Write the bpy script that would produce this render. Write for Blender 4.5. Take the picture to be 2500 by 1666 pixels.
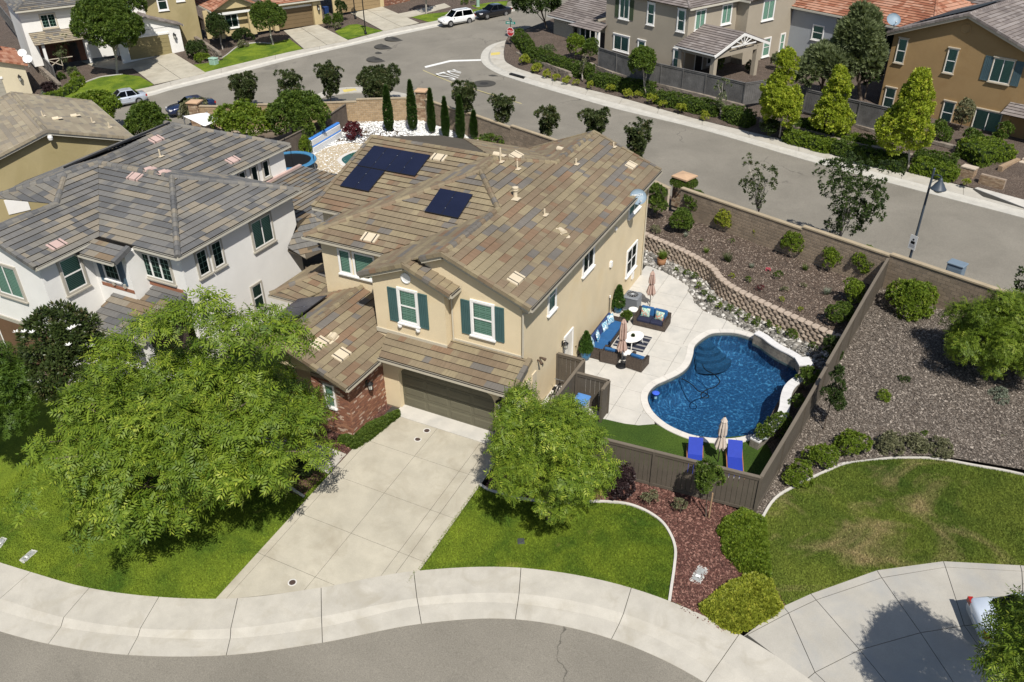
import bpy, math, random
import numpy as np
from mathutils import Vector, Matrix
random.seed(7); rng=np.random.default_rng(7)
for o in list(bpy.data.objects): bpy.data.objects.remove(o)
scn=bpy.context.scene
# ---------------------------------------------------------------- camera, sky, sun, exposure
CAM_POS=(18.71, -25.35, 23.56)
CAM_R=(0.894369, 0.447175, -0.011782)
CAM_U=(-0.232662, 0.487508, 0.841549)
CAM_F=(-0.382063, 0.749914, -0.540053)
LENS=29.290
cam=bpy.data.cameras.new('camera'); cam.lens=LENS; cam.sensor_width=36; cam.clip_start=.5; cam.clip_end=3000
co=bpy.data.objects.new('camera',cam); scn.collection.objects.link(co)
co.matrix_world=Matrix(((CAM_R[0],CAM_U[0],-CAM_F[0],CAM_POS[0]),(CAM_R[1],CAM_U[1],-CAM_F[1],CAM_POS[1]),(CAM_R[2],CAM_U[2],-CAM_F[2],CAM_POS[2]),(0,0,0,1)))
scn.camera=co
SUN_EL=math.radians(54); SUN_AZ=math.radians(-49)          # azimuth measured from +x
sdir=Vector((math.cos(SUN_AZ)*math.cos(SUN_EL),math.sin(SUN_AZ)*math.cos(SUN_EL),math.sin(SUN_EL)))
w=bpy.data.worlds.new('World'); scn.world=w; w.use_nodes=True
wn=w.node_tree; sky=wn.nodes.new('ShaderNodeTexSky'); sky.sky_type='NISHITA'; sky.sun_disc=False
sky.sun_elevation=SUN_EL; sky.sun_rotation=math.atan2(sdir.x,sdir.y); sky.dust_density=1.0; sky.ozone_density=1.0
wn.links.new(sky.outputs[0],wn.nodes['Background'].inputs[0]); wn.nodes['Background'].inputs[1].default_value=.08
sl=bpy.data.lights.new('sun','SUN'); sl.energy=4.7; sl.angle=math.radians(.55); sl.color=(1,.955,.88)
so=bpy.data.objects.new('sun',sl); scn.collection.objects.link(so); so.location=(30,-30,60)
so.rotation_euler=sdir.to_track_quat('Z','Y').to_euler()
scn.view_settings.view_transform='Standard'; scn.view_settings.look='None'; scn.view_settings.gamma=1
scn.view_settings.exposure=.26; scn.view_settings.use_curve_mapping=False
scn.render.engine='CYCLES'
scn.cycles.max_bounces=6; scn.cycles.transparent_max_bounces=8
def smooth(a,b,x):
    t=max(0.,min(1.,(x-a)/(b-a))); return t*t*(3-2*t)
def T(x,y):
    """ground height: front yards fall to the cul-de-sac, far-left street climbs"""
    if y<-.5: return .07*max(y+.5,-16.)
    s=.47*x+.88*y; t=-.88*x+.47*y
    return .065*(max(-20.,min(80.,s))-37.)*smooth(38.,52.,t)

# ---------------------------------------------------------------- helpers
COL=scn.collection
def vadd(a,b,k=1.): return (a[0]+b[0]*k,a[1]+b[1]*k,a[2]+b[2]*k)
def tag(o,label=None,cat=None,group=None,kind=None):
    if label: o['label']=label
    if cat: o['category']=cat
    if group: o['group']=group
    if kind: o['kind']=kind
    return o
def thing(name,label,cat,loc=(0,0,0),rz=0.,group=None):
    o=bpy.data.objects.new(name,None); COL.objects.link(o); o.location=loc; o.rotation_euler=(0,0,rz); o.empty_display_size=.2
    return tag(o,label,cat,group)
def link(name,me,parent=None,loc=None,rz=None):
    o=bpy.data.objects.new(name,me); COL.objects.link(o)
    if parent is not None: o.parent=parent
    if loc is not None: o.location=loc
    if rz is not None: o.rotation_euler=(0,0,rz)
    return o
def copy_tree(o,parent=None):
    c=o.copy(); COL.objects.link(c); c.parent=parent
    for k in o.children: copy_tree(k,c)
    return c
class MB:
    """collects shapes; build() links them as ONE mesh object"""
    def __init__(s): s.v=[]; s.f=[]; s.m=[]; s.uv=None; s.mi=0; s.X=None
    def mat(s,i): s.mi=i; return s
    def frame(s,o=None,rz=0.):
        s.X=None if o is None else (o,math.cos(rz),math.sin(rz)); return s
    def _p(s,p):
        if s.X is None: return tuple(p)
        o,c,n=s.X; return (o[0]+p[0]*c-p[1]*n,o[1]+p[0]*n+p[1]*c,o[2]+p[2])
    def add(s,vs,fs):
        b=len(s.v); s.v+= [s._p(p) for p in vs]; s.f+=[tuple(b+i for i in f) for f in fs]; s.m+=[s.mi]*len(fs); return s
    def box(s,x0,y0,z0,x1,y1,z1):
        return s.add([(x0,y0,z0),(x1,y0,z0),(x1,y1,z0),(x0,y1,z0),(x0,y0,z1),(x1,y0,z1),(x1,y1,z1),(x0,y1,z1)],
            [(0,3,2,1),(4,5,6,7),(0,1,5,4),(1,2,6,5),(2,3,7,6),(3,0,4,7)])
    def cbox(s,c,d): return s.box(c[0]-d[0]/2,c[1]-d[1]/2,c[2]-d[2]/2,c[0]+d[0]/2,c[1]+d[1]/2,c[2]+d[2]/2)
    def bbox(s,x0,y0,z0,x1,y1,z1,b=.03):
        """box with chamfered upper and vertical edges"""
        def ring(i,z): return [(x0+i,y0+i*0+b,z),(x0+b,y0+i,z),(x1-b,y0+i,z),(x1-i,y0+b,z),(x1-i,y1-b,z),(x1-b,y1-i,z),(x0+b,y1-i,z),(x0+i,y1-b,z)]
        r=[ring(0,z0),ring(0,z1-b),[(x0+b,y0+b*1.3,z1),(x0+b*1.3,y0+b,z1),(x1-b*1.3,y0+b,z1),(x1-b,y0+b*1.3,z1),(x1-b,y1-b*1.3,z1),(x1-b*1.3,y1-b,z1),(x0+b*1.3,y1-b,z1),(x0+b,y1-b*1.3,z1)]]
        vs=r[0]+r[1]+r[2]; fs=[tuple(range(7,-1,-1)),tuple(range(16,24))]
        for k in (0,8):
            for i in range(8): j=(i+1)%8; fs.append((k+i,k+j,k+8+j,k+8+i))
        return s.add(vs,fs)
    def beam(s,a,b,w,h,up=(0,0,1)):
        a=Vector(a);b=Vector(b);d=(b-a).normalized();u=Vector(up)
        r=d.cross(u)
        if r.length<1e-4: r=Vector((1,0,0))
        r.normalize();u=r.cross(d).normalized()
        P=[a+r*i*w/2+u*j*h/2 for i,j in ((-1,-1),(1,-1),(1,1),(-1,1))]+[b+r*i*w/2+u*j*h/2 for i,j in ((-1,-1),(1,-1),(1,1),(-1,1))]
        return s.add([tuple(p) for p in P],[(0,1,2,3),(7,6,5,4),(0,4,5,1),(1,5,6,2),(2,6,7,3),(3,7,4,0)])
    def prism(s,poly,z0,z1):
        n=len(poly); zf0=z0 if callable(z0) else (lambda p:z0); zf1=z1 if callable(z1) else (lambda p:z1)
        ar=sum(poly[i][0]*poly[(i+1)%n][1]-poly[(i+1)%n][0]*poly[i][1] for i in range(n))
        if ar<0: poly=poly[::-1]
        vs=[(p[0],p[1],zf0(p)) for p in poly]+[(p[0],p[1],zf1(p)) for p in poly]
        return s.add(vs,[tuple(range(n-1,-1,-1)),tuple(range(n,2*n))]+[(i,(i+1)%n,n+(i+1)%n,n+i) for i in range(n)])
    def poly3(s,pts,flip=False):
        n=len(pts); return s.add(pts,[tuple(range(n)) if not flip else tuple(range(n-1,-1,-1))])
    def tube(s,path,r,n=8,cap=True):
        path=[Vector(p) for p in path]; rs=r if isinstance(r,(list,tuple)) else [r]*len(path)
        vs=[];fs=[]
        u=None
        for i,p in enumerate(path):
            d=(path[min(i+1,len(path)-1)]-path[max(i-1,0)]).normalized()
            if u is None:
                u=d.cross(Vector((0,0,1)))
                if u.length<1e-3: u=Vector((1,0,0))
            u=(u-d*u.dot(d)).normalized(); v=d.cross(u)
            for k in range(n):
                a=2*math.pi*k/n; vs.append(tuple(p+(u*math.cos(a)+v*math.sin(a))*rs[i]))
        for i in range(len(path)-1):
            for k in range(n):
                j=(k+1)%n; fs.append((i*n+k,i*n+j,(i+1)*n+j,(i+1)*n+k))
        if cap: fs+=[tuple(range(n-1,-1,-1)),tuple((len(path)-1)*n+k for k in range(n))]
        return s.add(vs,fs)
    def lathe(s,prof,c=(0,0,0),n=20,sx=1.,sy=1.,wob=0,wk=6):
        vs=[];fs=[]
        for r,z in prof:
            for k in range(n):
                a=2*math.pi*k/n; q=r*(1+wob*math.cos(wk*a)); vs.append((c[0]+q*math.cos(a)*sx,c[1]+q*math.sin(a)*sy,c[2]+z))
        for i in range(len(prof)-1):
            for k in range(n):
                j=(k+1)%n; fs.append((i*n+k,i*n+j,(i+1)*n+j,(i+1)*n+k))
        fs+=[tuple(range(n-1,-1,-1)),tuple((len(prof)-1)*n+k for k in range(n))]
        return s.add(vs,fs)
    def build(s,name,mats,parent=None,loc=None,rz=None,smooth=False,kind=None):
        me=bpy.data.meshes.new(name); me.from_pydata(s.v,[],s.f)
        for m in (mats if isinstance(mats,(list,tuple)) else [mats]): me.materials.append(m)
        if isinstance(mats,(list,tuple)) and len(mats)>1: me.polygons.foreach_set('material_index',s.m)
        if s.uv:
            l=me.uv_layers.new(name='UVMap'); l.data.foreach_set('uv',[c for f in s.uv for p in f for c in p])
        if smooth: me.polygons.foreach_set('use_smooth',[True]*len(me.polygons))
        me.update()
        o=link(name,me,parent,loc,rz)
        if kind: o['kind']=kind
        return o
def clip(poly,a,b):
    """keep the part of 2D polygon left of line a->b"""
    out=[];n=len(poly)
    sd=lambda p:(b[0]-a[0])*(p[1]-a[1])-(b[1]-a[1])*(p[0]-a[0])
    for i in range(n):
        p,q=poly[i],poly[(i+1)%n]; sp,sq=sd(p),sd(q)
        if sp>=0: out.append(p)
        if sp*sq<0: t=sp/(sp-sq); out.append((p[0]+(q[0]-p[0])*t,p[1]+(q[1]-p[1])*t))
    return out
def area2(p): return sum(p[i][0]*p[(i+1)%len(p)][1]-p[(i+1)%len(p)][0]*p[i][1] for i in range(len(p)))/2
def clip_convex(poly,conv):
    if area2(conv)<0: conv=conv[::-1]
    for i in range(len(conv)):
        poly=clip(poly,conv[i],conv[(i+1)%len(conv)])
        if len(poly)<3: return []
    return poly
def catmull(P,n=6,closed=False):
    out=[];N=len(P)
    for i in range(N if closed else N-1):
        p=[P[(i+k)%N] if closed else P[max(0,min(N-1,i+k))] for k in (-1,0,1,2)]
        for j in range(n):
            t=j/n; out.append(tuple(.5*((2*p[1][d])+(-p[0][d]+p[2][d])*t+(2*p[0][d]-5*p[1][d]+4*p[2][d]-p[3][d])*t*t+(-p[0][d]+3*p[1][d]-3*p[2][d]+p[3][d])*t**3) for d in range(len(P[0]))))
    if not closed: out.append(tuple(P[-1]))
    return out
def inside(p,poly):
    c=False;n=len(poly);j=n-1
    for i in range(n):
        if (poly[i][1]>p[1])!=(poly[j][1]>p[1]) and p[0]<(poly[j][0]-poly[i][0])*(p[1]-poly[i][1])/(poly[j][1]-poly[i][1])+poly[i][0]: c=not c
        j=i
    return c
def inside_np(X,Y,poly):
    c=np.zeros(len(X),bool);n=len(poly);j=n-1
    for i in range(n):
        xi,yi,xj,yj=poly[i][0],poly[i][1],poly[j][0],poly[j][1]
        if yi!=yj: c^=((yi>Y)!=(yj>Y))&(X<(xj-xi)*(Y-yi)/(yj-yi)+xi)
        j=i
    return c
def np_mesh(name,V,Fq,mat,parent=None,rnd=None,kind=None,smooth=False,uvs=None):
    """fast mesh from arrays: V (n,3), Fq (m,k)"""
    me=bpy.data.meshes.new(name); m,k=Fq.shape
    me.vertices.add(len(V)); me.vertices.foreach_set('co',np.ascontiguousarray(V,dtype=np.float32).ravel())
    me.loops.add(m*k); me.loops.foreach_set('vertex_index',np.ascontiguousarray(Fq,dtype=np.int32).ravel())
    me.polygons.add(m); me.polygons.foreach_set('loop_start',np.arange(0,m*k,k,dtype=np.int32))
    for q in (mat if isinstance(mat,(list,tuple)) else [mat]): me.materials.append(q)
    if rnd is not None:
        a=me.attributes.new('rnd','FLOAT','FACE'); a.data.foreach_set('value',np.ascontiguousarray(rnd,dtype=np.float32))
    me.update(); me.validate()
    if smooth: me.polygons.foreach_set('use_smooth',[True]*len(me.polygons))
    o=link(name,me,parent)
    if kind: o['kind']=kind
    return o
# ---------------------------------------------------------------- materials
def lin(c):
    return tuple(((x/12.92) if x<=.04045 else ((x+.055)/1.055)**2.4) for x in c)
MATS={}
def nt(name):
    m=bpy.data.materials.new(name); m.use_nodes=True; t=m.node_tree; b=t.nodes['Principled BSDF']; return m,t,b
def node(t,k,**kw):
    n=t.nodes.new(k)
    for a,v in kw.items(): setattr(n,a,v)
    return n
def noise(t,vec,scale,detail=4,rough=.6,dist=0.):
    n=node(t,'ShaderNodeTexNoise'); n.inputs['Scale'].default_value=scale; n.inputs['Detail'].default_value=detail; n.inputs['Roughness'].default_value=rough; n.inputs['Distortion'].default_value=dist
    if vec is not None: t.links.new(vec,n.inputs['Vector'])
    return n.outputs['Fac']
def ramp(t,fac,stops):
    r=node(t,'ShaderNodeValToRGB'); e=r.color_ramp.elements
    while len(e)<len(stops): e.new(.5)
    for i,(p,c) in enumerate(stops):
        e[i].position=p; e[i].color=(*c[:3],1) if hasattr(c,'__len__') else (c,c,c,1)
    t.links.new(fac,r.inputs[0]); return r.outputs[0]
def mix(t,fac,a,b,mode='MIX'):
    n=node(t,'ShaderNodeMix',data_type='RGBA',blend_type=mode)
    for i,x in ((0,fac),(6,a),(7,b)):
        if hasattr(x,'links') or hasattr(x,'is_linked'): t.links.new(x,n.inputs[i])
        else: n.inputs[i].default_value=(*x[:3],1) if hasattr(x,'__len__') else x
    return n.outputs[2]
def bump(t,b,h,strength=.3,dist=.02):
    n=node(t,'ShaderNodeBump'); n.inputs['Strength'].default_value=strength; n.inputs['Distance'].default_value=dist
    t.links.new(h,n.inputs['Height']); t.links.new(n.outputs[0],b.inputs['Normal'])
def gpos(t): return node(t,'ShaderNodeNewGeometry').outputs['Position']
def M(name,col,rough=.75,var=.12,scale=1.5,fine=.08,fscale=40,bmp=0.,bscale=80,spec=.3,metal=0.,stain=None,stain_sc=.6,bdist=.01):
    if name in MATS: return MATS[name]
    m,t,b=nt(name); p=gpos(t)
    c0=tuple(x*(1-var) for x in col); c1=tuple(min(1,x*(1+var)) for x in col)
    c=ramp(t,noise(t,p,scale,5),[(.3,c0),(.7,c1)])
    if fine: c=mix(t,1.,c,ramp(t,noise(t,p,fscale,3,.7),[(.25,1-fine*2),(.75,1+fine*0.0)]),'MULTIPLY')
    if stain: c=mix(t,ramp(t,noise(t,p,stain_sc,6,.65,.6),[(.5,0.),(.72,.75)]),c,stain)
    t.links.new(c,b.inputs['Base Color']); b.inputs['Roughness'].default_value=rough; b.inputs['Metallic'].default_value=metal
    b.inputs['Specular IOR Level'].default_value=spec
    if bmp: bump(t,b,noise(t,p,bscale,3,.7),bmp,bdist)
    MATS[name]=m; return m
def LEAF(name,dark,light,trans=.35,rough=.5,tip=None):
    m,t,b=nt(name); a=node(t,'ShaderNodeAttribute',attribute_name='rnd').outputs['Fac']
    st=[(0.,dark),(.75,light),(1.,tip or light)]
    c=ramp(t,a,st); t.links.new(c,b.inputs['Base Color']); b.inputs['Roughness'].default_value=rough; b.inputs['Specular IOR Level'].default_value=.25
    tr=node(t,'ShaderNodeBsdfTranslucent'); t.links.new(mix(t,1.,c,(1.25,1.3,.6),'MULTIPLY'),tr.inputs[0])
    ms=node(t,'ShaderNodeMixShader'); ms.inputs[0].default_value=trans
    t.links.new(b.outputs[0],ms.inputs[1]); t.links.new(tr.outputs[0],ms.inputs[2]); t.links.new(ms.outputs[0],t.nodes['Material Output'].inputs[0])
    MATS[name]=m; return m
def GLASS(name,tint=(.45,.62,.55),refl=.12,rough=.02):
    m,t,b=nt(name); t.nodes.remove(b)
    tr=node(t,'ShaderNodeBsdfTransparent'); tr.inputs[0].default_value=(*tint,1)
    g=node(t,'ShaderNodeBsdfGlossy'); g.inputs['Roughness'].default_value=rough
    lw=node(t,'ShaderNodeLayerWeight'); lw.inputs[0].default_value=refl
    ms=node(t,'ShaderNodeMixShader'); t.links.new(lw.outputs['Fresnel'],ms.inputs[0]); t.links.new(tr.outputs[0],ms.inputs[1]); t.links.new(g.outputs[0],ms.inputs[2])
    t.links.new(ms.outputs[0],t.nodes['Material Output'].inputs[0]); MATS[name]=m; return m
def TILE(name,col,var=.16):
    """roof tile: fine streaks running down the slope, uv = (along, up) in metres"""
    m,t,b=nt(name); uv=node(t,'ShaderNodeUVMap').outputs[0]
    oi=node(t,'ShaderNodeObjectInfo').outputs['Random']
    mp=node(t,'ShaderNodeMapping'); mp.inputs['Scale'].default_value=(30,1.6,1); t.links.new(uv,mp.inputs[0])
    ad=node(t,'ShaderNodeVectorMath',operation='ADD'); t.links.new(mp.outputs[0],ad.inputs[0]); 
    cm=node(t,'ShaderNodeMath',operation='MULTIPLY'); cm.inputs[1].default_value=37.; t.links.new(oi,cm.inputs[0]); t.links.new(cm.outputs[0],ad.inputs[1])
    f=noise(t,ad.outputs[0],1.,4,.65)
    c=ramp(t,f,[(.25,tuple(x*(1-var*1.6) for x in col)),(.75,tuple(min(1,x*(1+var)) for x in col))])
    big=noise(t,gpos(t),.35,4); c=mix(t,1.,c,ramp(t,big,[(.3,.82),(.7,1.08)]),'MULTIPLY')
    t.links.new(c,b.inputs['Base Color']); b.inputs['Roughness'].default_value=.8; b.inputs['Specular IOR Level'].default_value=.25
    bump(t,b,f,.25,.006); MATS[name]=m; return m

from mathutils.geometry import tessellate_polygon
CONC=M('concrete_walk',(.45,.422,.365),.85,.10,1.2,.07,30,.15,60,stain=(.33,.30,.24),stain_sc=.9)
CONC2=M('concrete_drive',(.435,.40,.32),.85,.12,.9,.07,26,.15,60,stain=(.30,.265,.20),stain_sc=.55)
CONC3=M('concrete_patio',(.53,.505,.455),.8,.08,1.,.06,30,.12,60,stain=(.40,.39,.36),stain_sc=.8)
CONC4=M('concrete_grey',(.395,.372,.325),.85,.10,.8,.08,26,.15,60,stain=(.30,.30,.29),stain_sc=.5)
BED=M('slab_joint_dark',(.05,.047,.04),.95)
ASPH0=M('asphalt_worn',(.215,.195,.16),.9,.09,.25,.28,26,.5,70,stain=(.165,.15,.125),stain_sc=.2)
def ASPHALT():
    m,t,b=nt('asphalt'); p=gpos(t)
    c=ramp(t,noise(t,p,.22,6,.6,.5),[(.3,(.165,.15,.122)),(.7,(.225,.205,.168))])
    c=mix(t,1.,c,ramp(t,noise(t,p,24,3,.8),[(.25,.62),(.75,1.32)]),'MULTIPLY')
    v=node(t,'ShaderNodeTexVoronoi',feature='DISTANCE_TO_EDGE'); v.inputs['Scale'].default_value=.13; v.inputs['Randomness'].default_value=1.
    ns=node(t,'ShaderNodeTexNoise'); ns.inputs['Scale'].default_value=.9; ns.inputs['Detail'].default_value=6; t.links.new(p,ns.inputs['Vector'])
    ad=node(t,'ShaderNodeVectorMath',operation='MULTIPLY_ADD'); t.links.new(ns.outputs['Color'],ad.inputs[0]); ad.inputs[1].default_value=(2.2,2.2,0); t.links.new(p,ad.inputs[2]); t.links.new(ad.outputs[0],v.inputs['Vector'])
    k=mix(t,1.,ramp(t,v.outputs['Distance'],[(.002,.85),(.006,0.)]),ramp(t,noise(t,p,.11,2),[(.5,0.),(.56,1.)]),'MULTIPLY')
    c=mix(t,k,c,(.06,.055,.045))
    c=mix(t,ramp(t,noise(t,p,.5,3,.5,1.),[(.68,0.),(.74,.45)]),c,(.11,.10,.085))
    t.links.new(c,b.inputs['Base Color']); b.inputs['Roughness'].default_value=.9; bump(t,b,noise(t,p,70,2),.4,.01); return m
ASPH=ASPHALT()
SOIL=M('dry_soil',(.16,.125,.09),.95,.25,.8,.15,20)
def LAWN(name,dark,light,dry,dry_amt,sc=.45,blade=False):
    m,t,b=nt(name); p=gpos(t)
    c=ramp(t,noise(t,p,sc,6,.62,.4),[(.32,dark),(.68,light)])
    c=mix(t,ramp(t,noise(t,p,sc*.8,5,.6,1.2),[(.62-dry_amt,0.),(.80-dry_amt,.9)]),c,dry)
    c=mix(t,1.,c,ramp(t,noise(t,p,17,4,.85),[(.25,.35),(.75,1.5)]),'MULTIPLY')
    if blade: c=mix(t,1.,c,ramp(t,node(t,'ShaderNodeAttribute',attribute_name='rnd').outputs['Fac'],[(0.,.75),(1.,1.7)]),'MULTIPLY')
    t.links.new(c,b.inputs['Base Color']); b.inputs['Roughness'].default_value=.9; b.inputs['Specular IOR Level'].default_value=.1
    bump(t,b,noise(t,p,30,3,.8),1.,.05); MATS[name]=m; return m
LAWN1=LAWN('lawn_green',(.065,.12,.014),(.19,.25,.024),(.28,.26,.07),-.03,.6)
LAWN2=LAWN('lawn_patchy',(.065,.11,.018),(.175,.215,.035),(.36,.285,.14),.085,.33); LB1=LAWN('blade_green',(.065,.12,.014),(.19,.25,.024),(.28,.26,.07),-.03,.6,True); LB2=LAWN('blade_patchy',(.065,.11,.018),(.175,.215,.035),(.36,.285,.14),.085,.33,True)
LAWN3=LAWN('turf_yard',(.045,.085,.016),(.075,.125,.02),(.1,.12,.03),-.1)
def CHIPS(name,a,b_,c_,sc=38,bm=1.):
    m,t,b=nt(name); p=gpos(t)
    v=node(t,'ShaderNodeTexVoronoi'); v.inputs['Scale'].default_value=sc; v.inputs['Randomness'].default_value=1; t.links.new(p,v.inputs['Vector'])
    s=node(t,'ShaderNodeSeparateColor'); t.links.new(v.outputs['Color'],s.inputs[0])
    c=ramp(t,s.outputs[0],[(0.,a),(.55,b_),(.92,c_)]); c=mix(t,1.,c,ramp(t,noise(t,p,.9,4),[(.3,.8),(.7,1.15)]),'MULTIPLY')
    t.links.new(c,b.inputs['Base Color']); b.inputs['Roughness'].default_value=.95
    bump(t,b,v.outputs['Distance'],bm,.03); MATS[name]=m; return m
MULCH=CHIPS('mulch_red',(.042,.017,.012),(.085,.034,.024),(.2,.105,.08))
BARK=CHIPS('bark_brown',(.04,.026,.018),(.085,.058,.041),(.19,.15,.12))
GRAV=CHIPS('gravel_grey',(.05,.04,.031),(.108,.088,.07),(.25,.215,.18),30)
WHITEG=CHIPS('white_stone',(.35,.35,.34),(.72,.72,.7),(.9,.9,.88),16,.6)
def tris(poly):
    P=[Vector((p[0],p[1],0)) for p in poly]; return [[(P[i].x,P[i].y) for i in t] for t in tessellate_polygon([P])]
def sheet(name,poly,dz,mat,parent=None,grid=None,zf=T,kind='structure'):
    mb=MB()
    for t in tris(poly):
        if area2(t)<0: t=t[::-1]
        if grid is None: mb.poly3([(x,y,zf(x,y)+dz) for x,y in t]); continue
        xs=[p[0] for p in t];ys=[p[1] for p in t]
        for i in range(math.floor(min(xs)/grid),math.ceil(max(xs)/grid)):
            for j in range(math.floor(min(ys)/grid),math.ceil(max(ys)/grid)):
                c=clip_convex(t,[(i*grid,j*grid),((i+1)*grid,j*grid),((i+1)*grid,(j+1)*grid),(i*grid,(j+1)*grid)])
                if len(c)>=3: mb.poly3([(x,y,zf(x,y)+dz) for x,y in c])
    o=mb.build(name,mat,parent)
    if parent is None and kind: o['kind']=kind
    return o
def struct(name):
    o=bpy.data.objects.new(name,None); COL.objects.link(o); o['kind']='structure'; return o
def slab(name,poly,dz,mat,parent,th=.06,zf=T):
    """one cast slab with its own edges, on the terrain"""
    if area2(poly)<0: poly=poly[::-1]
    mb=MB(); mb.prism([(p[0],p[1]) for p in poly],lambda p:zf(p[0],p[1])+dz-th,lambda p:zf(p[0],p[1])+dz)
    return mb.build(name,mat,parent)
def inset(poly,g):
    """shrink a polygon by moving vertices toward the interior"""
    if area2(poly)<0: poly=poly[::-1]
    n=len(poly);out=[]
    for i in range(n):
        a,b,c=poly[i-1],poly[i],poly[(i+1)%n]
        d1=Vector((b[0]-a[0],b[1]-a[1]));d2=Vector((c[0]-b[0],c[1]-b[1]))
        if d1.length<1e-6 or d2.length<1e-6: continue
        d1.normalize();d2.normalize(); n1=Vector((-d1.y,d1.x));n2=Vector((-d2.y,d2.x)); m=n1+n2
        if m.length<1e-3: continue
        m=m/max(.35,1+n1.dot(n2)); out.append((b[0]+m.x*g,b[1]+m.y*g))
    return out
# base ground, far enough to fill the frame
def gz(x,y): return T(x,y)-(2.4 if -16<x<31 and -16<y<31 else .4)
sheet('ground',[(-260,-60),(160,-60),(160,330),(-260,330)],0,SOIL,grid=15,zf=gz)
# lot surfaces
sheet('side_yard',[(-45,-6),(5.6,-6),(5.6,17),(4,26),(-21,36.5),(-29,31.5),(-39,27.5),(-60,8)],-.06,SOIL,grid=6)
# ---- cul-de-sac pavement: rows across the kerb at each joint (walk back, kerb line, kerb foot, asphalt edge)
JT=[[(-12.44,-14.53,-0.98),(-10.96,-15.7,-1.06),(-10.57,-16.05,-1.09),(-9.82,-16.71,-1.12)],[(-7.93,-13.97,-0.94),(-7.93,-15.3,-1.04),(-7.98,-15.7,-1.06),(-7.65,-16.35,-1.11)],[(-5.22,-13.54,-0.91),(-5.02,-14.86,-1.0),(-4.87,-15.14,-1.03),(-4.71,-15.81,-1.07)],[(-2.49,-12.73,-0.86),(-2.08,-14.01,-0.95),(-1.99,-14.24,-0.96),(-1.75,-14.92,-1.01)],
 [(0.24,-11.54,-0.77),(0.9,-12.64,-0.85),(1.09,-12.91,-0.87),(1.41,-13.47,-0.91)],[(2.77,-9.87,-0.66),(3.55,-10.88,-0.73),(3.78,-11.18,-0.75),(4.16,-11.66,-0.78)],[(5.51,-7.81,-0.51),(6.26,-8.79,-0.58),(6.43,-8.98,-0.59),(6.91,-9.56,-0.63)],[(9.1,-6.01,-0.39),(9.54,-7.07,-0.46),(9.65,-7.41,-0.48),(9.85,-8.01,-0.53)],
 [(13.13,-5.16,-0.33),(13.25,-6.3,-0.41),(13.24,-6.67,-0.43),(13.21,-7.33,-0.48)],[(17.11,-5.41,-0.34),(16.82,-6.62,-0.43),(16.68,-7.05,-0.46),(16.55,-7.58,-0.5)],[(20.71,-6.6,-0.43),(20.0,-7.82,-0.51),(19.83,-8.25,-0.54),(19.63,-8.76,-0.58)],[(22.99,-7.98,-0.52),(22.22,-9.11,-0.6),(22.05,-9.5,-0.63),(21.79,-9.99,-0.66)]]
cols=[catmull([j[k] for j in JT],8) for k in range(4)]
asph=[(p[0],p[1]) for p in cols[3]]
sheet('road',asph+[(30,-30),(-40,-30)],-.10,ASPH,grid=4)
walk=struct('sidewalk')
sheet('slab_bed',[(p[0],p[1]) for p in cols[0]]+[(p[0],p[1]) for p in cols[3][::-1]],-.16,BED,walk)
zo=[.03,.03,-.07,-.085]
def strip_panel(name,i,k0,k1,th=.1):
    a=cols[k0][i*8:i*8+9];b=cols[k1][i*8:i*8+9]
    g=.012
    def sh(L):
        P=[Vector((p[0],p[1])) for p in L]; d=(P[1]-P[0]).normalized(); e=(P[-1]-P[-2]).normalized(); P[0]=P[0]+d*g; P[-1]=P[-1]-e*g; return P
    a=sh(a);b=sh(b); mb=MB(); n=len(a)
    top=[(p.x,p.y,T(p.x,p.y)+zo[k0]) for p in a]+[(p.x,p.y,T(p.x,p.y)+zo[k1]) for p in b]
    bot=[(x,y,z-th) for x,y,z in top]
    fs=[(j,n+j,n+j+1,j+1) for j in range(n-1)]
    ring=list(range(n))+list(range(2*n-1,n-1,-1)); m=len(ring)
    fs+=[(ring[q],ring[(q+1)%m],2*n+ring[(q+1)%m],2*n+ring[q]) for q in range(m)]
    mb.add(top+bot,fs); return mb.build(name,CONC,walk)
for i in range(len(JT)-1):
    for nm,k0,k1 in (('walk_panel',0,1),('kerb_block',1,2),('gutter_panel',2,3)): strip_panel(nm,i,k0,k1)
# ---- driveway of the main house
drv=struct('driveway')
sheet('slab_bed',[(-.5,-.1),(5.72,-.1),(5.72,-8.6),(-.5,-12.6)],.0,BED,drv,grid=2)
xs=[-.5,-.14,2.27,4.5,4.95,5.7]; ys=[-.62,-2.56,-4.93,-7.27,-9.57,-12.6]
def walk_back(x):  # stop the slabs a little under the pavement
    P=cols[0]
    for a,b in zip(P,P[1:]):
        if a[0]<=x<=b[0]: return a[1]+(b[1]-a[1])*(x-a[0])/(b[0]-a[0])
    return -12
for i in range(5):
    for j in range(5):
        x0,x1=xs[i],xs[i+1]; y1,y0=ys[j],ys[j+1]
        if i==0 and j==0: continue
        c=[(x0,y0),(x1,y0),(x1,y1),(x0,y1)]
        yl,yr=walk_back(x0)-.04,walk_back(x1)-.04
        c=clip(c,(x0,yl),(x1,yr))
        if len(c)<3 or abs(area2(c))<.02: continue
        slab('drive_slab',inset(c,.009),.022,CONC2,drv)
slab('apron_slab',inset([(-.1,-.62),(5.0,-.62),(5.0,.25),(-.1,.25)],.006),.026,CONC3,drv)
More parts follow.
